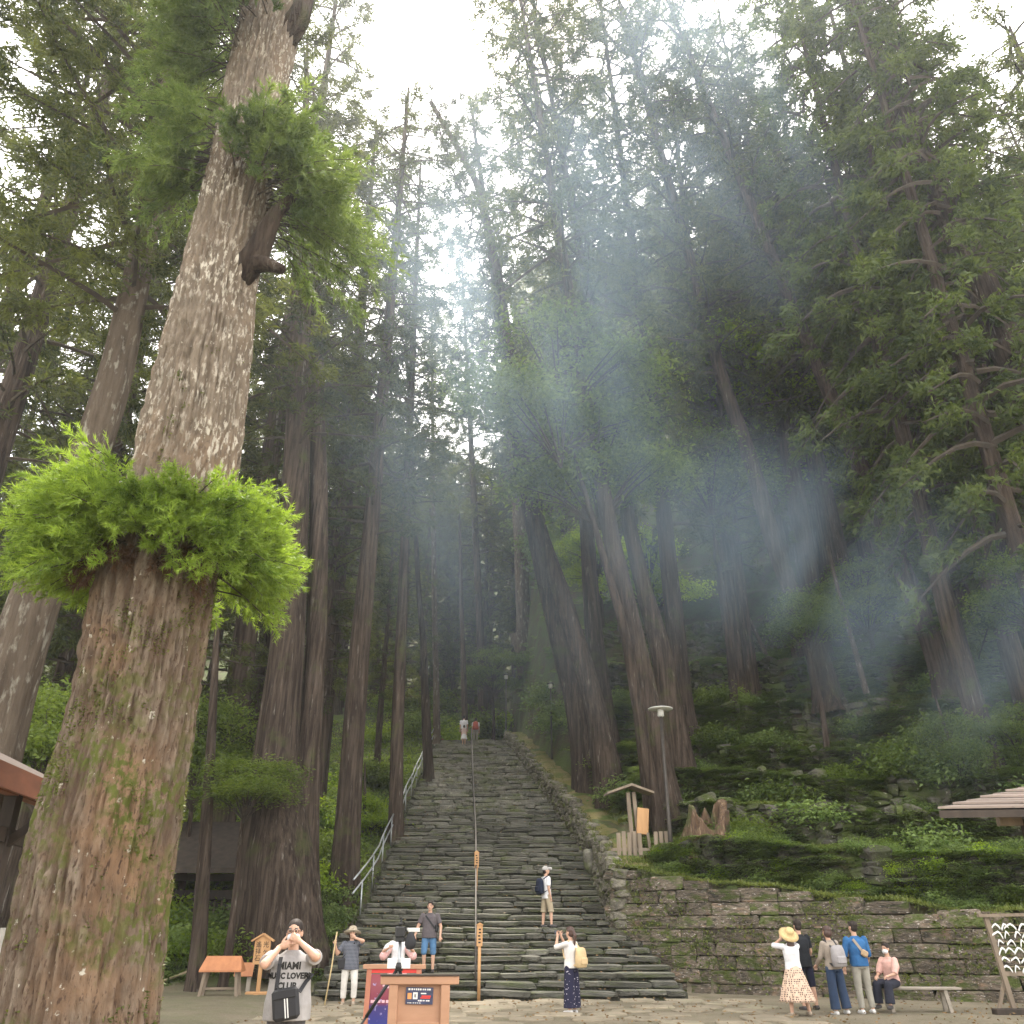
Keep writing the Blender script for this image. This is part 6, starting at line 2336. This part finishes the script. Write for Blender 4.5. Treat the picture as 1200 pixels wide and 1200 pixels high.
# ---- clothes
GREYTEE = cloth('grey_tshirt', (.36, .34, .33))
TROU_GREY = cloth('charcoal_trousers', (.10, .095, .10))
PLAID = pattern('navy_plaid', (.030, .035, .055), (.32, .33, .36), 11.0, .78, 'plaid')
TROU_WHITE = cloth('off_white_trousers', (.66, .63, .58))
STRAW = surf('straw', (.62, .47, .24), (.50, .36, .17), scale=40, rough=.85, bump=.4, bscale=90, bdist=.004)
HAT_BEIGE = surf('beige_sunhat', (.42, .36, .27), (.34, .28, .2), scale=20, rough=.9, bump=.3)
DARKTEE = cloth('dark_taupe_tshirt', (.115, .10, .105))
DENIM = cloth('blue_denim', (.10, .21, .36), (.07, .15, .27))
WHITETEE = cloth('white_tshirt', (.74, .73, .74))
KHAKI = cloth('khaki_shorts', (.40, .33, .23))
NAVYBAG = cloth('dark_navy_backpack', (.020, .025, .045))
FLORAL = pattern('navy_floral', (.022, .022, .045), (.55, .52, .55), 17, .20, 'dots')
BEIGEBAG = cloth('beige_backpack', (.62, .46, .26))
OFFWHITE = cloth('off_white_blouse', (.66, .63, .60))
POLKA = pattern('dotted_skirt', (.60, .44, .33), (.05, .035, .035), 26, .40, 'grid')
BLACKTEE = cloth('black_tshirt', (.022, .024, .028))
NAVYSH = cloth('navy_shorts', (.022, .024, .045))
TAUPE = cloth('taupe_knit', (.33, .28, .23))
INDIGO = cloth('indigo_jeans', (.035, .055, .10))
GREYBAG = cloth('grey_backpack', (.36, .34, .34))
BLUESH = cloth('blue_denim_shirt', (.045, .15, .33), (.03, .10, .24))
GREYTR = cloth('grey_chinos', (.34, .32, .27))
PINK = cloth('pink_blouse', (.66, .40, .34))
DARKTR = cloth('dark_trousers', (.03, .032, .045))
WHITESHOE = plain('white_shoe', (.72, .71, .69), .7)
DARKSHOE = plain('dark_shoe', (.05, .045, .045), .6)
TANSHOE = plain('tan_shoe', (.42, .34, .26), .7)
PINKPAT = pattern('pink_flowered_cloth', (.60, .36, .34), (.75, .62, .58), 22, .25, 'dots')
REDBAG = cloth('red_backpack', (.40, .09, .06))
STAFFW = plain('pale_staff_wood', (.55, .42, .22), .7)

# 1 man in the grey printed T-shirt, hands at his mask
p = onz(346, 1295)
P1 = at(346, 1090, 9.5)
m1, j1 = person('man in a grey printed T-shirt fixing his face mask with both hands', (P1.x, 9.5, 0), (0.06, -1), H=1.63, vox=.0065, fat=.045, build=1.12,
                arms={'R': ('ik', (.115, .10, -.135), (-.85, .15, .35), .5, (.8, .2, -1)), 'L': ('ik', (-.095, .155, -.09), (.80, .0, .50), .8, (-1, .35, -.75))},
                head=(0.05, .02), top=GREYTEE, top_hem=.07, bottom=TROU_GREY, shoe=DARKSHOE, hair='thin', mask=True, glasses=True)
# 2 woman with straw hat, plaid shirt and a staff
p = onz(407, 1178)
m2, j2 = person('woman in a beige sunhat and dark plaid shirt holding a wooden staff', (p.x, p.y, 0), (.05, -1), H=1.58, female=True, build=1.12, fat=.02,
                arms={'R': ((.55, .25, -.8), (.2, .45, .75), (.0, .3, .9), 1.1), 'L': ('ik', (-.09, .13, -.10), (.6, .0, .75), .9, (-1, .3, -.4))},
                legs={'R': ((.05, .1, -1), (.0, -.1, -1)), 'L': ((-.12, .22, -1), (.0, -.12, -1))},
                top=PLAID, top_hem=.1, bottom=TROU_WHITE, wide=1.15, hem=.9, shoe=TANSHOE, hair='bob', hat=('straw', HAT_BEIGE, None))
hr = wp(m2, j2['R']['wr'] + j2['R']['hd'] * .08)
st_ = thing('walking_staff', 'pale wooden walking staff gripped by the woman in the plaid shirt', 'staff', (hr.x - .05, hr.y - .1, 0))
MB().tube([(-.06, 0, 0), (0.02, .06, hr.z * .6), (hr.x - st_.location.x, hr.y - st_.location.y, hr.z), (hr.x - st_.location.x + .02, hr.y - st_.location.y + .02, hr.z + .2)], .016, 8).build('shaft', STAFFW, st_, smooth=True)
bg2 = worn('shoulder_bag', 'black shoulder bag at the hip of the woman in plaid', m2)
c_ = j2['pelvis'] + Vector((.17, .12, .02))
MB().box(c_, (.22, .09, .22), (0, .15, .5), bev=.025).build('bag_body', BLACK, bg2)
MB().bar(c_ + Vector((.02, .0, .1)), j2['neck'] + Vector((-.08, .09, -.03)), .025, .01, up=(0, 1, 0)).build('strap', BLACK, bg2)
# 3 woman in white with a pink flowered shawl
p = at(464, 1170, 22.6)
m3, j3 = person('woman in a white top and pink flowered wrap standing behind the tripod', (p.x, 22.6, 0), (.1, -1), H=1.58, female=True,
                arms={'R': ((.75, .3, -.6), (-.45, .6, .25), None, .7), 'L': ((-.75, .3, -.6), (.3, .6, .25), None, .7)},
                top=WHITETEE, top_sleeve='puff', bottom=PINKPAT, bottom_kind='skirt', skirt_len=.8, wide=1.0, shoe=DARKSHOE, hair='bob', mask=False)
sh_ = Solid()
for sg_ in (1, -1):
    sh_.cone(j3['R' if sg_ > 0 else 'L']['sh'] + Vector((0, 0, -.06)), j3['R' if sg_ > 0 else 'L']['el'] + Vector((0, -.04, -.10)), .072, .095)
sh_.fuse('wrap', PINKPAT, m3, .012, 2)
# 4 man in dark T-shirt coming down the steps
zs = float(3 * RISE)
m4, j4 = person('man in a dark T-shirt and denim shorts walking down the lowest steps', (at(503, 1140, 26.0).x, SY0 + 2.6 * TREAD, zs), (-.1, -1), H=1.70, build=1.08, fat=.02,
                arms={'R': ((.42, .12, -1), (.25, .35, -.9), None, .8), 'L': ((-.40, .05, -1), (-.02, .3, -1), None, .8)},
                legs={'R': ((.05, .25, -1), (.0, -.25, -1)), 'L': ((-.06, .02, -1), (0, -.05, -1))},
                top=DARKTEE, top_hem=.06, bottom=DENIM, hem=.56, wide=1.15, shoe=DARKSHOE, hair='short')
bg4 = worn('sling_bag', 'black sling bag across the chest of the man in the dark T-shirt', m4)
MB().bar(j4['neck'] + Vector((.10, .12, -.06)), j4['pelvis'] + Vector((-.17, .16, .16)), .045, .014, up=(0, 1, 0)).build('strap', BLACK, bg4)
MB().box(j4['pelvis'] + Vector((-.20, .02, .16)), (.06, .24, .18), bev=.02).build('bag_body', BLACK, bg4)
# 5 man with cap and backpack standing on the steps
zs5 = 9 * RISE
m5, j5 = person('man in a grey cap and white T-shirt standing halfway up with a navy backpack', (at(641, 1092, 28.2).x, SY0 + 8.5 * TREAD, zs5), (.9, .42), H=1.66, lean=-.03,
                arms={'R': ((.1, -.05, -1), (.02, .25, -1), None, .8), 'L': ((-.12, .1, -1), (.0, .35, -.9), None, .8)},
                legs={'R': ((.1, .18, -1), (.05, .0, -1)), 'L': ((-.05, -.1, -1), (0, -.1, -1))}, head=(.35, .12),
                top=WHITETEE, top_hem=.08, bottom=KHAKI, hem=.58, wide=1.3, shoe=DARKSHOE, hair='short', hat=('cap', cloth('grey_cap', (.42, .40, .38)), None))
backpack(m5, j5, NAVYBAG, 'dark navy backpack on the man in the grey cap', .30, .44, .20)
# 6 woman photographing the stairs
p = onz(671, 1188)
m6, j6 = person('woman with a ponytail photographing the steps, in white blouse and dark dotted trousers', (p.x, p.y, 0), (-.72, .62), H=1.60, female=True,
                arms={'R': ('ik', (.07, .30, -.08), (-.15, .15, .9), 1.0, (.5, .1, -1)), 'L': ('ik', (-.07, .30, -.08), (.15, .15, .9), 1.0, (-.5, .1, -1))},
                head=(0, .06), top=OFFWHITE, top_sleeve='elbow', bottom=FLORAL, wide=1.75, hem=.95, shoe=WHITESHOE, hair='tail', hair_m=HAIR_BR)
backpack(m6, j6, BEIGEBAG, 'beige backpack on the woman photographing the steps', .29, .38, .18, off=(.08, -.06))
ph = wp(m6, (j6['R']['wr'] + j6['L']['wr']) / 2 + Vector((0, .06, .08)))
tph = thing('phone', 'dark phone held up by the woman with the ponytail', 'phone', ph, m6.rotation_euler.z)
MB().box((0, .02, 0), (.15, .010, .075), bev=.004).build('phone_body', BLACKMETAL, tph)
MB().box((0, .012, 0), (.14, .004, .066)).build('screen', plain('phone_screen', (.10, .12, .14), .15), tph)
# 7 the group by the wall
p = onz(937, 1191)
m7, j7 = person('woman in a straw hat and dotted skirt beside the man in black', (p.x, p.y, 0), (-.18, 1), H=1.56, female=True, side=-.03,
                arms={'R': ('ik', (.06, .26, -.08), (-.15, .2, .9), 1.0, (1, .1, -.6)), 'L': ('ik', (-.06, .26, -.08), (.15, .2, .9), 1.0, (-1, .1, -.6))},
                legs={'R': ((.22, .05, -1), (.14, -.1, -1)), 'L': ((-.12, .0, -1), (-.05, -.02, -1))},
                top=WHITETEE, top_sleeve='elbow', bottom=POLKA, bottom_kind='skirt', skirt_len=.74, wide=1.15, shoe=TANSHOE, hair='long', hair_m=HAIR_BR, hat=('straw', STRAW, cloth('straw_band', (.50, .33, .13)), .75))
p = onz(953, 1185)
m8, j8 = person('man in black T-shirt and navy shorts standing close behind the straw hat woman', (p.x + .02, p.y + .3, 0), (-.3, 1), H=1.74, side=-.05,
                arms={'R': ((.25, .1, -1), (-.1, .5, -.7), None, .8), 'L': ((-.2, .4, -.9), (.2, .6, .1), None, .8)},
                legs={'R': ((.12, .0, -1), (.08, -.06, -1)), 'L': ((-.02, .05, -1), (0, 0, -1))},
                top=BLACKTEE, top_hem=.08, bottom=NAVYSH, hem=.55, wide=1.15, shoe=DARKSHOE, hair='short')
p = onz(986, 1189)
m9, j9 = person('person in a taupe top and dark jeans carrying a grey backpack', (p.x - .02, p.y, 0), (-.25, 1), H=1.62, female=True, side=-.06, head=(-.3, 0),
                arms={'R': ((.2, .15, -1), (.0, .5, -.5), None, .8), 'L': ((-.25, .2, -1), (.05, .6, -.4), None, .8)},
                legs={'R': ((.10, .02, -1), (.10, -.05, -1)), 'L': ((.0, .0, -1), (.02, 0, -1))},
                top=TAUPE, top_sleeve='long', top_hem=.02, bottom=INDIGO, wide=1.35, shoe=WHITESHOE, hair='bob', hair_m=HAIR_BR)
backpack(m9, j9, GREYBAG, 'soft grey backpack on the person in the taupe top', .30, .40, .20, BLACK, off=(.03, -.04))
p = onz(1018, 1188)
m10, j10 = person('man in a blue denim shirt and grey trousers facing the stone wall', (p.x - .03, p.y, 0), (-.1, 1), H=1.71, side=-.03, head=(-.4, .0), build=1.05,
                arms={'R': ((.22, .05, -1), (.02, .5, -.7), None, .8), 'L': ((-.28, .05, -1), (-.05, .25, -1), None, .8)},
                legs={'R': ((.06, .05, -1), (.06, -.05, -1)), 'L': ((-.02, .0, -1), (.04, 0, -1))},
                top=BLUESH, top_sleeve='elbow', top_hem=.02, bottom=GREYTR, wide=1.05, shoe=WHITESHOE, hair='short')
bgs = worn('crossbody_bag', 'beige crossbody strap and pouch over the denim-shirted back', m10)
MB().bar(j10['neck'] + Vector((-.10, -.115, -.05)), j10['neck'] + Vector((.07, -.15, -.30)), .055, .015, up=(0, -1, 0)).build('strap', TAUPE, bgs)
MB().box(j10['neck'] + Vector((.09, -.16, -.32)), (.15, .06, .13), (0, .5, 0), bev=.025).build('pouch', cloth('tan_pouch', (.45, .32, .20)), bgs)
# seated woman
m11, j11 = person('seated woman in a pink blouse and white mask on the plank bench', (bp.x - .52, bp.y - .12, 0), (-.72, -.55), H=1.56, female=True, lean=.05,
                arms={'R': ((.2, .35, -.9), (-.25, .85, -.25), None, .6), 'L': ((-.2, .35, -.9), (.3, .85, -.2), None, .6)},
                legs={'R': ((.12, 1, -.08), (.1, -.05, -1)), 'L': ((-.1, 1, -.08), (-.05, .15, -1))}, head=(.1, .0),
                top=PINK, top_sleeve='puff', bottom=DARKTR, wide=1.35, shoe=DARKSHOE, hair='bun', mask=True)
m11.location.z = .44 + .05 - (j11['pelvis'].z - .06)
# 8 people at the head of the stairs
p = at(543, 868, STOP + .6)
person('person in white T-shirt and black shorts at the head of the stairs', (p.x, STOP + .7, ZTOP), (.1, 1), H=1.70, vox=.016, top=WHITETEE, bottom=BLACKTEE, hem=.6, wide=1.2, shoe=DARKSHOE, hair='short')
mA, jA = person('person with a red backpack at the head of the stairs', (at(557, 868, STOP + .8).x, STOP + 1.0, ZTOP), (.0, 1), H=1.62, vox=.016, top=OFFWHITE, bottom=GREYTR, shoe=DARKSHOE, hair='short')
backpack(mA, jA, REDBAG, 'red backpack worn by the person at the stair head', .34, .5, .2)
kY = SY0 + (NSTEP - 4) * TREAD
person('child in a pale pink dress climbing the last steps', (at(543, 882, kY).x, kY + .2, ZTOP - 4 * RISE + RISE), (.0, 1), H=1.18, female=True, vox=.016, top=cloth('pale_pink_top', (.66, .50, .46)), bottom=WHITETEE, bottom_kind='skirt', skirt_len=.5, wide=.7, shoe=WHITESHOE, hair='bob')
person('person in a red top half hidden beyond the stair head', (at(515, 862, STOP + 1.6).x, STOP + 2.2, ZTOP - .75), (-.2, -1), H=1.60, female=True, vox=.016, top=cloth('red_top', (.55, .16, .13)), bottom=DARKTR, shoe=DARKSHOE, hair='bob')

# ---- fuse all solids in one go
dg = bpy.context.evaluated_depsgraph_get()
for o, m in BAKE:
    me = bpy.data.meshes.new_from_object(o.evaluated_get(dg))
    o['_n'] = len(me.polygons)
    o.modifiers.clear()
    me.materials.clear()
    me.materials.append(m)
    me.polygons.foreach_set('use_smooth', [True] * len(me.polygons))
    old = o.data
    o.data = me
    del o['_n']
    bpy.data.meshes.remove(old)

# ---- lettering on the grey T-shirt, laid onto the cloth
shirt = j1['shirt'].data
bvh = BVHTree.FromPolygons([v.co for v in shirt.vertices], [p.vertices for p in shirt.polygons])
for txt, size, dz in (('MIAMI', .088, .045), ('MUSIC LOVERS', .070, -.04), ('CLUB', .080, -.125)):
    me = text_mesh(txt, size, INK, 0.0, bold=.0035)
    bm = bmesh.new()
    bm.from_mesh(me)
    bmesh.ops.subdivide_edges(bm, edges=[e for e in bm.edges if e.calc_length() > .015], cuts=2)
    c = j1['neck'] - j1['spine'] * (.17 - dz)
    for v in bm.verts:
        o_ = Vector((c.x - v.co.x * .92, .6, c.z + v.co.y))
        hit = bvh.ray_cast(o_, Vector((0, -1, 0)))
        v.co = (hit[0] + Vector((0, .004, 0))) if hit[0] is not None else Vector((o_.x, .15, o_.z))
    bm.to_mesh(me)
    bm.free()
    link('lettering', me, m1)
# black crossbody bag of the same man
bgm = worn('crossbody_bag', 'black crossbody bag with white stripes on the grey-shirted man', m1)
def on_shirt(x, z, off=.012):
    hit = bvh.ray_cast(Vector((x, .6, z)), Vector((0, -1, 0)))
    return (hit[0] if hit[0] is not None else Vector((x, .14, z))) + Vector((0, off, 0))
zb = j1['pelvis'].z
bc = on_shirt(-.02, zb + .06, .05)
bb = MB().box((0, 0, 0), (.25, .075, .27), bev=.03).build('bag_body', BLACK, bgm, loc=bc, rot=(0, .17, 0))
MB().box((0, .042, .085), (.22, .02, .075), bev=.008).build('flap', BLACK, bb)
for sx in (-.012, .012):
    MB().box((sx - .01, .040, -.03), (.010, .006, .17)).build('stripe', WHITE, bb)
mb = MB()
P = [on_shirt(.095 - .0 * i, j1['neck'].z - .05 - i * .06) for i in range(6)] + [bc + Vector((.09, .0, .13))]
for a, b in zip(P[:-1], P[1:]):
    mb.bar(a, b, .036, .010, up=(0, 1, 0))
mb.build('strap', BLACK, bgm)
mb = MB()
P = [bc + Vector((-.115, -.01, .10)), on_shirt(-.17, zb + .24), Vector((-.215, .02, zb + .30))]
for a, b in zip(P[:-1], P[1:]):
    mb.bar(a, b, .036, .010, up=(0, 1, 0))
mb.build('strap', BLACK, bgm)
SMOKE = 1
# ------------------------------------------------------------------ haze and smoke
def box_volume(name, c, d, mat_):
    o = MB().box((0, 0, 0), d).build(name, mat_, None)
    o.location = c
    return tag(o, kind='stuff')

hm, hnt, hout = _nt('haze_air')
hv = N(hnt, 'ShaderNodeVolumePrincipled')
hv.inputs['Color'].default_value = (.86, .92, 1.0, 1)
hv.inputs['Density'].default_value = .0006
hv.inputs['Anisotropy'].default_value = .55
hnt.links.new(hv.outputs[0], hout.inputs['Volume'])
haze = box_volume('haze', (0, 235, 49), (560, 760, 104), hm)
haze['label'] = 'thin smoky forest air'

def smoke_mat(name, dens, scale, lo, hi, seed, col=(.62, .81, 1.0)):
    m, nt, out = _nt(name)
    tc = N(nt, 'ShaderNodeTexCoord')
    ob = tc.outputs['Object']
    nf = noise_fac(nt, ob, scale, lo, hi, detail=4, rough=.6, stretch=(1.3, .6, .40), seed=seed)
    # fade to nothing at the edge of the cloud (generated coordinates are 0..1)
    sub = N(nt, 'ShaderNodeVectorMath', operation='SUBTRACT')
    nt.links.new(tc.outputs['Generated'], sub.inputs[0])
    sub.inputs[1].default_value = (.5, .5, .5)
    ln = N(nt, 'ShaderNodeVectorMath', operation='LENGTH')
    nt.links.new(sub.outputs[0], ln.inputs[0])
    mr = N(nt, 'ShaderNodeMapRange')
    mr.interpolation_type = 'SMOOTHSTEP'
    mr.inputs['From Min'].default_value = .5
    mr.inputs['From Max'].default_value = .12
    nt.links.new(ln.outputs['Value'], mr.inputs['Value'])
    mu = N(nt, 'ShaderNodeMath', operation='MULTIPLY')
    nt.links.new(nf, mu.inputs[0])
    nt.links.new(mr.outputs[0], mu.inputs[1])
    m2 = N(nt, 'ShaderNodeMath', operation='MULTIPLY')
    nt.links.new(mu.outputs[0], m2.inputs[0])
    m2.inputs[1].default_value = dens
    v = N(nt, 'ShaderNodeVolumePrincipled')
    v.inputs['Color'].default_value = rgba(col)
    v.inputs['Anisotropy'].default_value = .5
    nt.links.new(m2.outputs[0], v.inputs['Density'])
    nt.links.new(v.outputs[0], out.inputs['Volume'])
    return m

def smoke(px, py, Y, w, h, d, rot, dens, scale, lo, hi, seed, label):
    """cloud of incense smoke: an ellipsoid shell around drifting density"""
    c = at(px, py, Y)
    s = dep(Y, c.z) / F
    bm = bmesh.new()
    bmesh.ops.create_icosphere(bm, subdivisions=3, radius=1.0)
    for v in bm.verts:
        v.co.x *= w * s / 2
        v.co.y *= d / 2
        v.co.z *= h * s / 2
    me = bpy.data.meshes.new('smoke_cloud')
    bm.to_mesh(me)
    bm.free()
    me.materials.append(smoke_mat('smoke_' + str(seed), dens, scale, lo, hi, seed))
    o = link('smoke_cloud', me, None, c, rot)
    tag(o, label, 'smoke', None, 'stuff')
    return o

if SMOKE:
    smoke(620, 500, 21, 640, 860, 7, (.3, math.radians(-18), 0), .125, .28, .38, .72, 2.0, 'bluish incense smoke drifting in front of the cedars')
    smoke(1000, 690, 19, 900, 420, 5, (.1, math.radians(28), 0), .135, .36, .38, .72, 5.0, 'streak of blue smoke slanting across the hillside')
    smoke(810, 170, 24, 700, 620, 7, (.4, math.radians(-38), 0), .10, .28, .38, .72, 8.0, 'thin smoke high among the branches')
